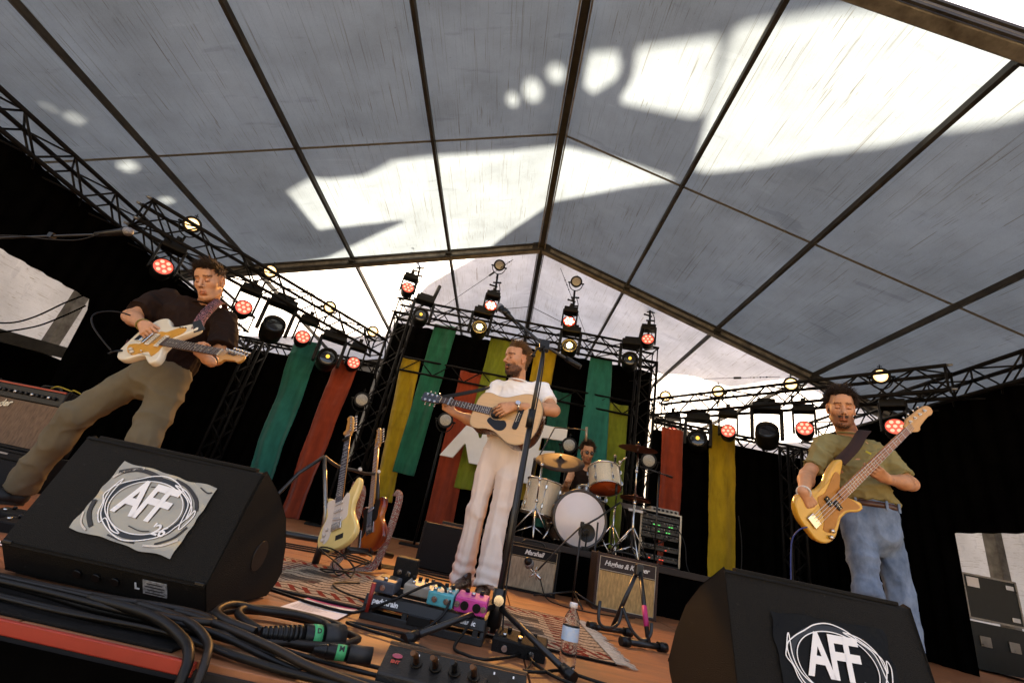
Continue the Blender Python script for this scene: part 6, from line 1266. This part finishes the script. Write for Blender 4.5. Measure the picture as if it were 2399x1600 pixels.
def wedge(label, x0, x1, dy, poster):
    t = thing('stage_monitor', label, 'monitor speaker', ((x0 + x1) / 2, 1.61 + dy, 0)); w_ = x1 - x0
    prof = [(0, .012), (-.06, .09), (.03, .425), (.05, .432), (.21, .365), (.33, .29), (.42, .19), (.475, .085), (.46, .05), (.42, .012)]
    mtp = Matrix(((0, 0, 1, 0), (1, 0, 0, 0), (0, 1, 0, 0), (0, 0, 0, 1)))
    MB().prism(prof, -w_ / 2, w_ / 2, mtp).build('cabinet', cab, t, bevel=.006)
    sp = [(p[0] * .985 + .003, p[1] * .985 + .003) for p in prof]
    for s in (-1, 1): MB().prism(sp, s * w_ / 2 + (-.001 if s > 0 else -.006), s * w_ / 2 + (.006 if s > 0 else .001), mtp).build('side_panel', cab, t, bevel=.003)
    MB().bar((-w_ / 2 + .03, .045, .434), (w_ / 2 - .03, .045, .434), .028, .012).build('top_strip', cab, t, bevel=.003)
    MB().bar((-w_ / 2 + .01, .035, .006), (w_ / 2 - .01, .035, .006), .02, .012).build('runner', blackpl, t); MB().bar((-w_ / 2 + .01, .38, .006), (w_ / 2 - .01, .38, .006), .02, .012).build('runner', blackpl, t)
    # connector face
    e = Vector((0, -.06, .078)).normalized(); mc = frame_mt((0, -.031, .051), (1, 0, 0), tuple(e))
    for k in range(3): MB().cyl((-.08 + .06 * k, -.005, .0), (-.08 + .06 * k, -.005, .006), .013, seg=14).build('connector', blackpl, t, mt=mc)
    lab_ = MB().box((.165, .0, .001), (.075, .05, .002)).build('type_label', M('label_grey', (.42, .42, .41), .5, var=.5, scale=90, c2=(.08, .08, .08)), t, mt=mc)
    for k in range(4): MB().box((.165, -.018 + .011 * k, .0025), (.062 - .012 * (k % 2), .0035, .0006)).build('print_line', printk, lab_)
    me = text_mesh('L', .03, .0008, .001); me.materials.append(printw); link_mesh('print', me, t, mc @ Matrix.Translation((.108, -.004, .002)))
    for s in (-1, 1): MB().box((s * (w_ / 2 - .012), -.058, .092), (.03, .012, .012)).build('corner', blackpl, t, bevel=.003)
    MB().cyl((w_ / 2 + .004, .22, .16), (w_ / 2 + .009, .22, .16), .05, seg=20).build('side_handle', blackpl, t)
    # foil poster on the sloping back
    e = Vector((0, .09, .335)).normalized(); mp_ = frame_mt((poster[0] - (x0 + x1) / 2, -.06 + .09 * poster[1] / .347 - .0035, .09 + .335 * poster[1] / .347), (1, 0, 0), tuple(e)) @ Matrix.Rotation(poster[2], 4, 'Z')
    W, Hh = .172, .112
    rg = random.Random(5)
    def pp(u, v):
        x = (u - .5) * 2 * W; y = (v - .5) * 2 * Hh; ed = max(abs(u - .5), abs(v - .5)) * 2
        return (x + .008 * noise.noise((v * 5, poster[0], 2)), y + .008 * noise.noise((u * 5, poster[0], 7)), .002 + .006 * max(0, ed - .8) * (1 + noise.noise((u * 6, v * 6, poster[0])) * 3) + .0012 * noise.noise((u * 9, v * 9, 1)))
    po = MB().grid(pp, 30, 22).build('poster', foilk if poster[0] > 0 else foil, t, mt=mp_)
    ring = lambda r, j=0: [(W * .74 * r * math.cos(a) * (1 + j * .05 * math.sin(5 * a)), Hh * .78 * r * math.sin(a) * (1 + j * .06 * math.cos(4 * a))) for a in [i * math.pi / 10 for i in range(20)]]
    ribbon(ring(1.02), .014, .0046, printk, 'oval_band', po, Matrix())
    ribbon(ring(1.10, 1), .0032, .0052, printw, 'oval_line', po, Matrix()); ribbon(ring(.92), .0028, .0053, printw, 'oval_line', po, Matrix())
    for sx, pts in ((1, [(.04, .085), (.09, .075), (.128, .045), (.142, .0), (.15, .03), (.158, .012), (.145, -.03), (.135, -.02), (.12, .04), (.08, .068)]), (-1, [(-.13, .06), (-.145, .02), (-.15, .0), (-.135, -.02), (-.125, -.05), (-.10, -.075), (-.09, -.06), (-.05, -.085), (-.02, -.088), (-.06, -.07), (-.11, -.04), (-.13, .0)])): ribbon(pts, .0032, .0056, printw, 'scribble', po, Matrix())
    crk = M('reflect_dark', (.035, .028, .022), .3, spec=.3); crl = M('reflect_light', (.62, .55, .46), .3)  # dark and bright streaks painted as roof reflections in the foil
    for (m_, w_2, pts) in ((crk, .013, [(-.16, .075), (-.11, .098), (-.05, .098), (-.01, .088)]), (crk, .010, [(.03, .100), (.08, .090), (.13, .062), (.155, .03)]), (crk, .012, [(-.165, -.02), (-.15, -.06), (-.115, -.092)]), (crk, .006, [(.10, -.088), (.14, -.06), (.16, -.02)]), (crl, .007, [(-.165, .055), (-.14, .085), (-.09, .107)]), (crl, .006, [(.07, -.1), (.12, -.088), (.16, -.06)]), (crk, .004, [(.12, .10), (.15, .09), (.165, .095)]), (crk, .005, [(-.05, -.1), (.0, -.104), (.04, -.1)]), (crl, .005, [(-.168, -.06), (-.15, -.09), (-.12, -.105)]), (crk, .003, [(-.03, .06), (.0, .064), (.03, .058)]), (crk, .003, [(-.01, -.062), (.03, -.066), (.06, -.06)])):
        if poster[0] < 0: ribbon(pts, w_2, .0049, m_, 'reflect_streak', po, Matrix(), False)
    me = text_mesh('AFF', .136, .0003, .0035, .12, .86); me.materials.append(printw); link_mesh('lettering', me, po, Matrix.Translation((-.012, .012, .0058)) @ Matrix.Diagonal((.80, 1.12, 1, 1)))
    me = text_mesh("'26", .045, .0003, .0009, .12, .95); me.materials.append(printw); link_mesh('lettering', me, po, Matrix.Translation((.085, -.052, .0058)))
    return t
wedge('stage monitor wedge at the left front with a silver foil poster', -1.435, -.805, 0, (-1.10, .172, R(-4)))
wedge('stage monitor wedge at the right front with a foil poster coloured black for its dark reflection, cut by the bottom edge', .762, 1.335, -.075, (1.055, .155, R(2)))

# ------------------------------------------------------------------ rug
rugm = M('woven_rug', (.40, .30, .20), .95, var=.2, spec=.05); n_, l_, p_ = nodes_of(rugm)
tc_ = n_.new('ShaderNodeTexCoord'); sx = n_.new('ShaderNodeSeparateXYZ'); l_.new(tc_.outputs['Object'], sx.inputs[0])
def mth(op, a, b=None, c=None):
    q = n_.new('ShaderNodeMath'); q.operation = op
    for i, v in enumerate((a, b, c)):
        if v is None: continue
        if isinstance(v, (int, float)): q.inputs[i].default_value = v
        else: l_.new(v, q.inputs[i])
    return q.outputs[0]
def mixc(f, a, b):
    q = n_.new('ShaderNodeMix'); q.data_type = 'RGBA'; l_.new(f, q.inputs[0])
    for i, v in ((6, a), (7, b)):
        if isinstance(v, tuple): q.inputs[i].default_value = (*v, 1)
        else: l_.new(v, q.inputs[i])
    return q.outputs[2]
X, Y = sx.outputs[0], sx.outputs[1]
pn = n_.new('ShaderNodeTexNoise'); pn.inputs['Scale'].default_value = 95; pn.inputs['Detail'].default_value = 4; l_.new(tc_.outputs['Object'], pn.inputs['Vector'])
def lozenge(k, th): a = mth('ABSOLUTE', mth('SUBTRACT', mth('FRACT', mth('MULTIPLY', X, k)), .5)); b = mth('ABSOLUTE', mth('SUBTRACT', mth('FRACT', mth('MULTIPLY', Y, k)), .5)); return mth('LESS_THAN', mth('ADD', a, b), th)
base = mixc(pn.outputs[0], (.20, .14, .09), (.62, .49, .35))
zig = mth('LESS_THAN', mth('FRACT', mth('ADD', mth('MULTIPLY', Y, 14), mth('ABSOLUTE', mth('SUBTRACT', mth('FRACT', mth('MULTIPLY', X, 7)), .5)))), .24)
c1 = mixc(zig, base, (.075, .055, .042)); c2_ = mixc(lozenge(3.1, .085), c1, (.30, .045, .028)); c3 = mixc(lozenge(6.2, .05), c2_, (.10, .07, .05))
ay = mth('ABSOLUTE', Y); axx = mth('ABSOLUTE', X)
inb = mth('MULTIPLY', mth('GREATER_THAN', ay, .33), mth('LESS_THAN', ay, .44)); bst = mth('LESS_THAN', mth('FRACT', mth('MULTIPLY', mth('ADD', X, mth('MULTIPLY', Y, .6)), 15)), .42)
c4 = mixc(mth('MULTIPLY', inb, bst), c3, (.20, .030, .020)); inb2 = mth('MULTIPLY', mth('GREATER_THAN', axx, .70), mth('LESS_THAN', axx, .82)); bst2 = mth('LESS_THAN', mth('FRACT', mth('MULTIPLY', Y, 15)), .40)
c5 = mixc(mth('MULTIPLY', inb2, bst2), c4, (.17, .028, .020)); patch = mth('MULTIPLY', mth('LESS_THAN', mth('ABSOLUTE', mth('SUBTRACT', axx, .56)), .10), mth('LESS_THAN', mth('ABSOLUTE', mth('SUBTRACT', ay, .14)), .06))
c6 = mixc(mth('MULTIPLY', patch, .8), c5, (.035, .032, .03)); edge = mth('GREATER_THAN', ay, .468); c7 = mixc(edge, c6, (.025, .018, .014))
fin = n_.new('ShaderNodeMix'); fin.data_type = 'RGBA'; fin.blend_type = 'MULTIPLY'; fin.inputs[0].default_value = .7; l_.new(c7, fin.inputs[6]); pr_ = n_.new('ShaderNodeValToRGB'); pr_.color_ramp.elements[0].position = .3; pr_.color_ramp.elements[0].color = (.45, .45, .45, 1); pr_.color_ramp.elements[1].position = .65; l_.new(pn.outputs[0], pr_.inputs[0]); l_.new(pr_.outputs[0], fin.inputs[7]); l_.new(fin.outputs[2], p_.inputs['Base Color'])
b_ = n_.new('ShaderNodeBump'); b_.inputs['Strength'].default_value = .9; b_.inputs['Distance'].default_value = .006; l_.new(pn.outputs[0], b_.inputs['Height']); l_.new(b_.outputs[0], p_.inputs['Normal'])
rt = thing('rug', 'worn tan and red patterned rug under the singer and guitar stand', 'rug', (-.315, 2.66, 0.0), (0, 0, R(-1)))
def rp_(u, v): x = (u - .5) * 1.86; y = (v - .5) * .97; return (x, y, .009 + .006 * max(0, noise.noise((x * 3, y * 3, 4))) + .002 * noise.noise((x * 20, y * 20, 1)))
o = MB().grid(rp_, 90, 50).build('pile', rugm, rt); o.modifiers.new('t', 'SOLIDIFY').thickness = .006
fr_ = MB(); rg = random.Random(2)
for s in (-1, 1):
    for k in range(95):
        y = -.48 + k * .0102 + rg.uniform(-.004, .004); x = s * .925; L = rg.uniform(.05, .10); a = rg.uniform(-.5, .5)
        fr_.tube([(x, y, .01), (x + s * L * .5, y + a * L * .3, .012), (x + s * L, y + a * L, .004)], [.005, .0045, .002], 5, False)
f_ = fr_.build('fringe', M('fringe_wool', (.62, .48, .34), .95, var=.2, scale=40), rt); f_['kind'] = 'stuff'

# ------------------------------------------------------------------ pedal board
t = thing('pedalboard', 'black slatted pedalboard lettered in white in front of the singer', 'pedalboard', (-.19, 2.03, 0), (0, 0, R(-5)))
pbm = M('board_black', (.014, .013, .012), .5, var=.2, bump=.3, bscale=200)
for k, (y, z) in enumerate(((0, .075), (.10, .092), (.20, .11))): MB().box((0, y + .03, z), (.46, .06, .012), rot=(R(10), 0, 0)).build('slat', pbm, t, bevel=.002)
for s in (-1, 1): MB().prism([(-.02, .0), (.29, .0), (.29, .125), (-.005, .07)], -.008, .008, Matrix.Translation((s * .235, 0, 0)) @ Matrix(((0, 0, 1, 0), (1, 0, 0, 0), (0, 1, 0, 0), (0, 0, 0, 1)))).build('end_plate', pbm, t, bevel=.003)
MB().box((0, -.012, .066), (.48, .012, .04), rot=(R(-18), 0, 0)).build('front_rail', pbm, t, bevel=.003); MB().box((0, -.018, .014), (.48, .014, .028)).build('lower_rail', pbm, t, bevel=.003)
for k in range(4): MB().box((-.21 + .14 * k, -.015, .04), (.02, .012, .04)).build('rail_post', pbm, t)
for txt, x, sz in (('pedaltrain', -.155, .026), ('classic', .175, .024)):
    me = text_mesh(txt, sz, .0006, .0009); me.materials.append(printw); link_mesh('lettering', me, t, Matrix.Translation((x, -.0215, .068)) @ Matrix.Rotation(R(72), 4, 'X'))
MB().box((-.01, .0, .034), (.09, .06, .035)).build('power_supply', blackpl, t, bevel=.003)
def pedal(name, label, x, y, z, w_, d_, h_, m, rz, parts):
    p = thing(name, label, 'pedal', (x, y, z), (R(8), 0, rz)); MB().box((0, 0, h_ / 2), (w_, d_, h_)).build('case', m, p, bevel=.006)
    for kind, px, py in parts:
        if kind == 'knob': dial((px, py, h_), .009, .014).build('knob', blackpl, p)
        elif kind == 'foot': MB().cyl((px, py, h_), (px, py, h_ + .012), .008, seg=10).build('footswitch', chrome, p)
        elif kind == 'jack': MB().cyl((px, -d_ / 2, h_ * .5), (px, -d_ / 2 - .006, h_ * .5), .011, seg=12).cyl((px, -d_ / 2 - .006, h_ * .5), (px, -d_ / 2 - .007, h_ * .5), .006, seg=10).build('jack', chrome, p)
        elif kind == 'xlr': MB().cyl((px, -d_ / 2, h_ * .5), (px, -d_ / 2 - .006, h_ * .5), .016, seg=16).build('socket', blackpl, p)
        elif kind == 'panel': MB().box((px, py, h_ + .001), (w_ * .7, d_ * .4, .002)).build('panel', printk, p)
    return p
pedal('effect_pedal', 'bright pink preamp pedal at the right end of the pedalboard', -.015, 2.06, .098, .125, .10, .055, M('pink_enamel', (.62, .06, .30), .35), R(-6), [('xlr', -.022, 0), ('xlr', .026, 0), ('jack', -.052, 0), ('jack', .053, 0), ('foot', 0, .0), ('knob', -.03, .03), ('knob', .03, .03)])
pedal('effect_pedal', 'turquoise reverb pedal with two jacks in the middle of the pedalboard', -.135, 2.075, .100, .105, .11, .05, M('turquoise_enamel', (.06, .36, .42), .35), R(-6), [('jack', -.022, 0), ('jack', .026, 0), ('foot', -.03, -.03), ('foot', .03, -.03), ('knob', -.03, .03), ('knob', 0, .04), ('knob', .03, .03)])
pedal('effect_pedal', 'long pale grey multi switch pedal with black knobs on the pedalboard', -.235, 2.14, .108, .125, .11, .04, M('grey_enamel', (.34, .30, .25), .45), R(-5), [('knob', -.045, .03), ('knob', -.018, .03), ('knob', .010, .03), ('knob', .038, .03), ('foot', -.03, -.03), ('foot', .03, -.03)])
pedal('effect_pedal', 'dark blue grey tuner pedal at the left end of the pedalboard', -.37, 2.09, .10, .095, .10, .045, M('slate_enamel', (.05, .06, .08), .4), R(-5), [('panel', 0, .02), ('foot', 0, -.03), ('jack', 0, 0)])
pedal('expression_pedal', 'black upright pedal standing at the back of the pedalboard', -.325, 2.215, .11, .10, .04, .115, tolex, R(-8), [('jack', -.02, 0), ('jack', .02, 0)])
tag(MB().tube([(-.405, 2.005, .03), (-.405, 2.0, .13)], [.007, .009], 8).build('marker_pen', M('red_pen', (.30, .02, .015), .4)), 'red marker pen standing at the left end of the pedalboard', 'pen')
t = pedal('floor_pedal', 'black floor pedal beside the mic stand leg on the rug', .195, 2.02, .0, .20, .13, .055, tolex, R(-10), [('foot', -.06, -.03), ('foot', 0, -.03), ('foot', .06, -.03), ('knob', -.05, .03), ('knob', 0, .03), ('knob', .05, .03), ('jack', -.05, 0), ('jack', .05, 0)])

# ------------------------------------------------------------------ stage box, multipin connectors, cables, papers, bottle
t = thing('stage_box', 'black multi socket stage box at the bottom edge with brown plugs', 'stage box', (-.02, 1.385, 0), (0, 0, R(-2)))
MB().prism([(-.05, 0), (.05, 0), (.05, .07), (.03, .078), (-.05, .035)], -.185, .185, Matrix(((0, 0, 1, 0), (1, 0, 0, 0), (0, 1, 0, 0), (0, 0, 0, 1)))).build('case', M('box_black', (.006, .0055, .005), .45, var=.2, bump=.3, bscale=200), t, bevel=.004)
MB().box((0, .042, .080), (.37, .014, .006)).build('back_lip', M('lip_brown', (.05, .028, .018), .5), t)
e = Vector((0, .08, .043)).normalized(); mf = frame_mt((0, -.012, .0575), (1, 0, 0), tuple(e))
plugm = M('plug_brass', (.14, .06, .025), .35, metal=.6, var=.3)
for k in range(6):
    MB().cyl((-.10 + .050 * k, .004, 0), (-.10 + .050 * k, .004, .004), .016, seg=16).build('socket', blackpl, t, mt=mf)
    MB().box((-.10 + .050 * k, .027, .001), (.004, .008, .001)).build('number_mark', printw, t, mt=mf)
    if k < 4:
        MB().tube([(-.10 + .050 * k, .004, .002), (-.102 + .050 * k, -.006, .03), (-.108 + .050 * k, -.03, .055)], [.008, .0075, .006], 10).build('plug', plugm if k != 2 else blackpl, t, mt=mf)
MB().ball((-.152, .012, .001), (.014, .008, .001), 12).build('emblem', M('emblem_pink', (.35, .06, .10), .5), t, mt=mf)
me = text_mesh('ENT', .012, .0005, .0005); me.materials.append(M('print_red', (.5, .06, .04), .5)); link_mesh('lettering', me, t, mf @ Matrix.Translation((-.152, -.008, .0015)))
green = M('green_tape', (.03, .36, .13), .5)
def multipin(label, a, b, r, letter, ribs=True):
    a, b = Vector(a), Vector(b); d = (b - a); L = d.length; mt = frame_zx(tuple(a), tuple(d), (0, 0, 1)); t = thing('multipin_connector', label, 'connector'); t.matrix_world = mt
    MB().tube([(L - .06, 0, 0), (L, 0, 0)], r, 20).build('ring', M('connector_rubber', (.013, .012, .011), .5), t); MB().tube([(L - .115, 0, 0), (L - .06, 0, 0)], r * .84, 20).build('barrel', blackpl, t)
    MB().tube([(L - .092, 0, 0), (L - .068, 0, 0)], r * .86, 20).build('tape', green, t); MB().tube([(.0, 0, 0), (L - .115, 0, 0)], [r * .42, r * .72], 14).build('boot', blackpl, t)
    for k in range(8): MB().tube([(.006 + k * (L - .125) / 8, 0, 0), (.014 + k * (L - .125) / 8, 0, 0)], r * (.50 + .035 * k), 14).build('rib', blackpl, t)
    me = text_mesh(letter, .018, .0004, .0006); me.materials.append(printk); link_mesh('lettering', me, t, Matrix.Rotation(R(50), 4, 'X') @ Matrix.Translation((L - .080, 0, r * .87)))
multipin('large ribbed multipin connector with green tape among the coiled cables', (-.535, 1.40, .045), (-.36, 1.54, .04), .034, 'D')
multipin('smaller multipin connector with green tape plugged into the stage box', (-.385, 1.385, .04), (-.245, 1.432, .04), .021, 'M')
def cable(label, pts, r=.008, m=None, n_=7, group='black stage cables', z=True):
    return tag(MB().tube(spline(pts, n_, False), r, 7).build('cable', m or cablem), label, 'cable', group)
cbr = M('cable_brownish', (.012, .0075, .0045), .5, var=.3, scale=30, spec=.35)
cable('thick black cable along the front edge, nearest the red strip', [(-2.2, 1.36, .012), (-1.28, 1.36, .012), (-.95, 1.345, .014), (-.70, 1.345, .016), (-.50, 1.30, .014), (-.30, 1.285, .012), (.4, 1.29, .012)], .009)
cable('thick black cable passing under the left wedge front', [(-2.2, 1.45, .012), (-1.30, 1.455, .014), (-.98, 1.41, .016), (-.72, 1.41, .018), (-.52, 1.375, .02), (-.30, 1.33, .014), (.3, 1.32, .012)], .009, cbr)
cable('black cable sloping over the others to the bottom edge', [(-1.9, 1.50, .012), (-1.2, 1.49, .02), (-.85, 1.47, .035), (-.66, 1.40, .045), (-.48, 1.335, .04), (-.35, 1.29, .03), (-.2, 1.285, .016)], .010, cbr)
cable('second black cable bundled at the lower left', [(-2.0, 1.40, .03), (-1.25, 1.405, .032), (-.9, 1.375, .034), (-.65, 1.36, .036), (-.48, 1.33, .02), (-.38, 1.31, .012)], .008)
cable('brown coiled loom looping right of the left wedge', [(-.76, 1.56, .02), (-.745, 1.66, .02), (-.68, 1.725, .02), (-.58, 1.745, .018), (-.46, 1.735, .018), (-.35, 1.67, .02), (-.33, 1.58, .03), (-.37, 1.48, .03), (-.48, 1.44, .03), (-.60, 1.49, .035), (-.68, 1.56, .04), (-.69, 1.635, .04), (-.62, 1.69, .04), (-.50, 1.695, .04), (-.40, 1.64, .045), (-.385, 1.56, .05)], .011, cbr)
cable('inner turn of the coiled loom around the big connector', [(-.55, 1.40, .045), (-.64, 1.42, .05), (-.71, 1.49, .05), (-.72, 1.60, .05), (-.65, 1.65, .04), (-.54, 1.665, .045), (-.44, 1.63, .045), (-.42, 1.55, .045), (-.47, 1.44, .03), (-.58, 1.38, .03), (-.72, 1.37, .03), (-.86, 1.42, .02), (-.84, 1.48, .02), (-.70, 1.46, .03)], .011, cbr)
for k, (ya, yb, zz) in enumerate(((1.33, 1.315, .014), (1.43, 1.36, .03), (1.475, 1.44, .02), (1.52, 1.50, .012))):
    cable('thin black lead running along the left stage edge, %s from the front' % ('first', 'second', 'third', 'fourth')[k], [(-2.2, ya + .03, zz), (-1.7, ya - .015, zz + .004), (-1.3, ya + .02, zz), (-1.0, ya - .01, zz + .006), (-.75, yb + .02, zz + .008), (-.55, yb - .01, zz), (-.35, yb - .03, .012), (-.1, yb - .04, .01)], .0055, cbr if k % 2 else None)
cable('thick cable dropping over the stage edge at the end of the red strip', [(-1.0, 1.40, .04), (-.80, 1.35, .045), (-.68, 1.30, .03), (-.615, 1.245, .012), (-.595, 1.215, -.05), (-.58, 1.20, -.30), (-.57, 1.19, -.8)], .012)
cable('second cable dropping over the stage edge beside the first', [(-.9, 1.44, .04), (-.72, 1.37, .045), (-.62, 1.31, .03), (-.575, 1.245, .012), (-.56, 1.215, -.05), (-.55, 1.20, -.30), (-.54, 1.19, -.8)], .010, cbr)
cable('loop of cable lying in front of the left wedge', [(-1.02, 1.44, .03), (-.88, 1.46, .04), (-.74, 1.45, .045), (-.67, 1.41, .045), (-.72, 1.37, .045), (-.86, 1.375, .04), (-.98, 1.40, .035)], .009, cbr)
cable('thin lead crossing the white paper to the pedalboard', [(-1.1, 2.20, .012), (-.84, 2.115, .014), (-.68, 2.06, .012), (-.49, 2.02, .012), (-.42, 2.02, .03), (-.31, 2.02, .09), (-.19, 2.03, .165), (-.135, 2.04, .16), (-.125, 2.03, .13)], .0055)
cable('thin lead looping in front of the pedalboard', [(-.10, 2.02, .13), (-.12, 1.98, .07), (-.20, 1.92, .012), (-.30, 1.885, .012), (-.41, 1.88, .012), (-.43, 1.86, .012), (-.35, 1.83, .012), (-.22, 1.79, .012), (-.08, 1.715, .012)], .0055)
cable('thin black lead beside the rug edge', [(-1.6, 2.12, .01), (-1.0, 2.175, .01), (-.75, 2.15, .01), (-.55, 2.14, .012), (-.43, 2.12, .02), (-.40, 2.06, .08)], .006)
cable('lead looping right of the mic stand foot', [(.02, 2.06, .12), (-.02, 1.95, .05), (-.045, 1.845, .012), (.0, 1.785, .012), (.06, 1.775, .012), (.15, 1.88, .012), (.20, 1.965, .012), (.22, 1.95, .02), (.235, 1.88, .012), (.285, 1.77, .012), (.36, 1.70, .012)], .0055)
cable('lead ending at the bottom right of the bottle', [(.19, 1.74, .012), (.26, 1.78, .012), (.34, 1.85, .012), (.5, 1.80, .01), (.8, 1.74, .01)], .0055)
for k, (cx, cy, rr) in enumerate(((-.80, 2.80, .10), (-.73, 2.86, .09), (-.77, 2.74, .075))):
    cable('thin coiled lead on the rug by the guitar stand, %s loop' % ('left', 'right', 'front')[k], [(cx + rr * math.cos(a) * (1 + .15 * math.sin(a * 2 + k)), cy + rr * 1.1 * math.sin(a), .022 + .13 * abs(math.sin(a * .5 + k)) * (.9 if k < 2 else .3)) for a in [i * .62 for i in range(13)]], .0042)
cable('lead running along the rug back to the amplifiers', [(-.62, 2.70, .02), (-.70, 2.55, .02), (-.66, 2.42, .02), (-.55, 2.32, .02), (-.44, 2.26, .03), (-.37, 2.16, .10)], .0045)
for k, yy in enumerate((3.85, 3.95, 4.05)): cable('dark lead trailing over the deck behind the guitar stand, %s one' % ('nearest', 'middle', 'farthest')[k], [(-1.6 - .1 * k, yy - .25, .008), (-1.1, yy - .1 + .05 * k, .008), (-.8, yy - .2, .008), (-.55, yy - .05, .008), (-.25, yy - .15 + .1 * k, .008), (.1, yy, .008)], .006)
cable('lead running from the boom stand to the amplifiers', [(.45, 3.87, .13), (.50, 3.80, .03), (.60, 3.72, .008), (.78, 3.66, .008), (.95, 3.72, .008), (1.2, 3.9, .008)], .0045)
cable('lead hanging down from the yellow banner stand', [(3.60, 7.05, 1.3), (3.62, 7.0, .9), (3.55, 6.9, .45), (3.45, 6.8, .2), (3.3, 6.6, .01)], .008)
cable('grey lead hanging behind the bassist', [(2.05, 3.30, .75), (2.06, 3.32, .4), (2.07, 3.34, .01), (2.4, 3.6, .01)], .005)
paper = M('paper_white', (.76, .73, .72), .7, var=.03); pink = M('print_pink', (.55, .03, .14), .6); greyp = M('print_grey', (.30, .28, .28), .6)
def sheet(label, c, rz, w_, d_, curl=.004):
    t = thing('paper_sheet', label, 'paper', (*c, 0.003), (0, 0, rz)); o = MB().grid(lambda u, v: ((u - .5) * w_, (v - .5) * d_, .001 + curl * (2 * u - 1) ** 2 + .001 * noise.noise((u * 4, v * 4, c[0]))), 10, 10).build('page', paper, t)
    MB().grid(lambda u, v: ((u - .5) * w_ * .98, d_ * .43 + (v - .5) * d_ * .10, .0026 + curl * (2 * u - 1) ** 2), 8, 1).build('headline', pink, t)
    for k in range(9):
        ln = .6 - .18 * ((k * 7) % 3) / 2
        MB().grid(lambda u, v: (-w_ * .42 + u * w_ * ln, d_ * .30 - k * d_ * .075 + (v - .5) * .004, .0026 + curl * (2 * (u * ln + .08) - 1) ** 2), 6, 1).build('text_line', greyp, t)
sheet('white set list sheet with pink headline lying left of the pedalboard', (-.58, 2.02), R(-2), .215, .25); sheet('white paper sheet at the left edge behind the wedge', (-1.74, 2.06), R(8), .22, .28)
# bottle
pet = M('pet_plastic', (.95, .96, .97), .04, var=.01, trans=1.0, spec=.5); pet.node_tree.nodes['Principled BSDF'].inputs['IOR'].default_value = 1.25
def bottle(label, loc, k=1.0):
    t = thing('water_bottle', label, 'bottle', loc); prof = [(.010, .004), (.026, .0), (.031, .006), (.031, .02)]
    for i in range(6): z = .026 + i * .009; prof += [(.0315, z), (.029, z + .0045)]
    prof += [(.0315, .084), (.0315, .135), (.029, .140), (.0315, .146), (.029, .152), (.027, .162), (.019, .178), (.0125, .188), (.0118, .196)]
    MB().lathe([(a * k, b * k) for a, b in prof], 28).build('shell', pet, t)
    MB().lathe([(a * k, b * k) for a, b in [(.0152, .194), (.0152, .209), (.0145, .211), (.0001, .211)]], 20).build('cap', M('cap_plastic', (.78, .76, .74), .4), t)
    MB().tube([(0, 0, .088 * k), (0, 0, .133 * k)], .0319 * k, 28, False).build('label', M('label_blue', (.30, .45, .62), .5, var=.4, scale=45, c2=(.60, .64, .66)), t)
bottle('clear plastic water bottle with blue label on the rug edge', (.366, 1.952, .001)); bottle('clear plastic water bottle with blue label behind the left wedge', (-1.86, 2.36, .001), 1.1)
t = pedal('floor_pedal', 'black floor pedal at the left edge by the guitarist foot', -2.25, 2.42, 0, .16, .12, .05, tolex, R(20), [('foot', -.04, -.02), ('knob', -.03, .03), ('knob', .03, .03)])
t = pedal('floor_pedal', 'second black floor pedal nearer the paper at the left edge', -2.02, 2.22, 0, .15, .11, .05, tolex, R(16), [('foot', -.04, -.02), ('knob', -.03, .03), ('knob', .03, .03)])

# ------------------------------------------------------------------ wings: flight cases, table and bag at the right, annex at the left
wing = struct(MB().box((6.9, 5.5, -.05), (1.4, 5.0, .1)).build('wing_deck', ply)); 
t = thing('flight_case', 'dark flight case with metal edges in the lit gap at the right', 'case', (6.22, 6.05, .55), (0, 0, R(-4)))
MB().box((0, .25, .25), (.62, .5, .50)).build('panel', M('case_laminate', (.020, .020, .015), .6), t)
for s in (-1, 1): MB().box((s * .305, 0, .25), (.02, .012, .50)).build('edge', steel, t)
for z in (.005, .495): MB().box((0, 0, z), (.62, .012, .02)).build('edge', steel, t)
for z in (.07, .42): MB().box((.22, -.008, z), (.09, .012, .05)).build('latch', chrome, t, bevel=.003)
MB().box((-.2, -.006, .41), (.14, .004, .11)).build('paper_label', paper, t)
t = thing('flight_case', 'lower dark flight case under the metal edged one at the right', 'case', (6.25, 6.1, .02), (0, 0, R(-4)))
MB().box((0, .25, .25), (.66, .5, .50)).build('panel', M('case_laminate', (.020, .020, .015), .6), t)
for s in (-1, 1): MB().box((s * .325, 0, .25), (.02, .012, .50)).build('edge', steel, t); MB().box((s * .16, -.008, .30), (.12, .012, .11)).build('butterfly_latch', steel, t, bevel=.003)
t = thing('tote_bag', 'pale pink tote bag with black lettering at the right edge', 'bag', (6.28, 5.55, 0)); S = Sdf(); S.seg((6.13, 5.55, .06), (6.45, 5.55, .06), .07, .07, .05); S.seg((6.12, 5.55, .30), (6.46, 5.55, .28), .05, .055, .16)
b_ = garment('bag_body', S, (5.95, 5.35, 0), (6.6, 5.75, .42), .012, M('tote_canvas', (.45, .34, .33), .85, var=.1), None, cloth_disp(.012, (9, 9, 9), 71)); b_.parent = t; b_.matrix_parent_inverse = Matrix.Translation((-6.28, -5.55, 0))
me = text_mesh('TU', .22, .004, .006); me.materials.append(printk); link_mesh('lettering', me, t, Matrix.Translation((.0, -.082, .2)) @ Matrix.Rotation(R(90), 4, 'X'))
bottle('clear bottle standing beside the tote bag at the right edge', (5.98, 5.45, 0), 1.4)
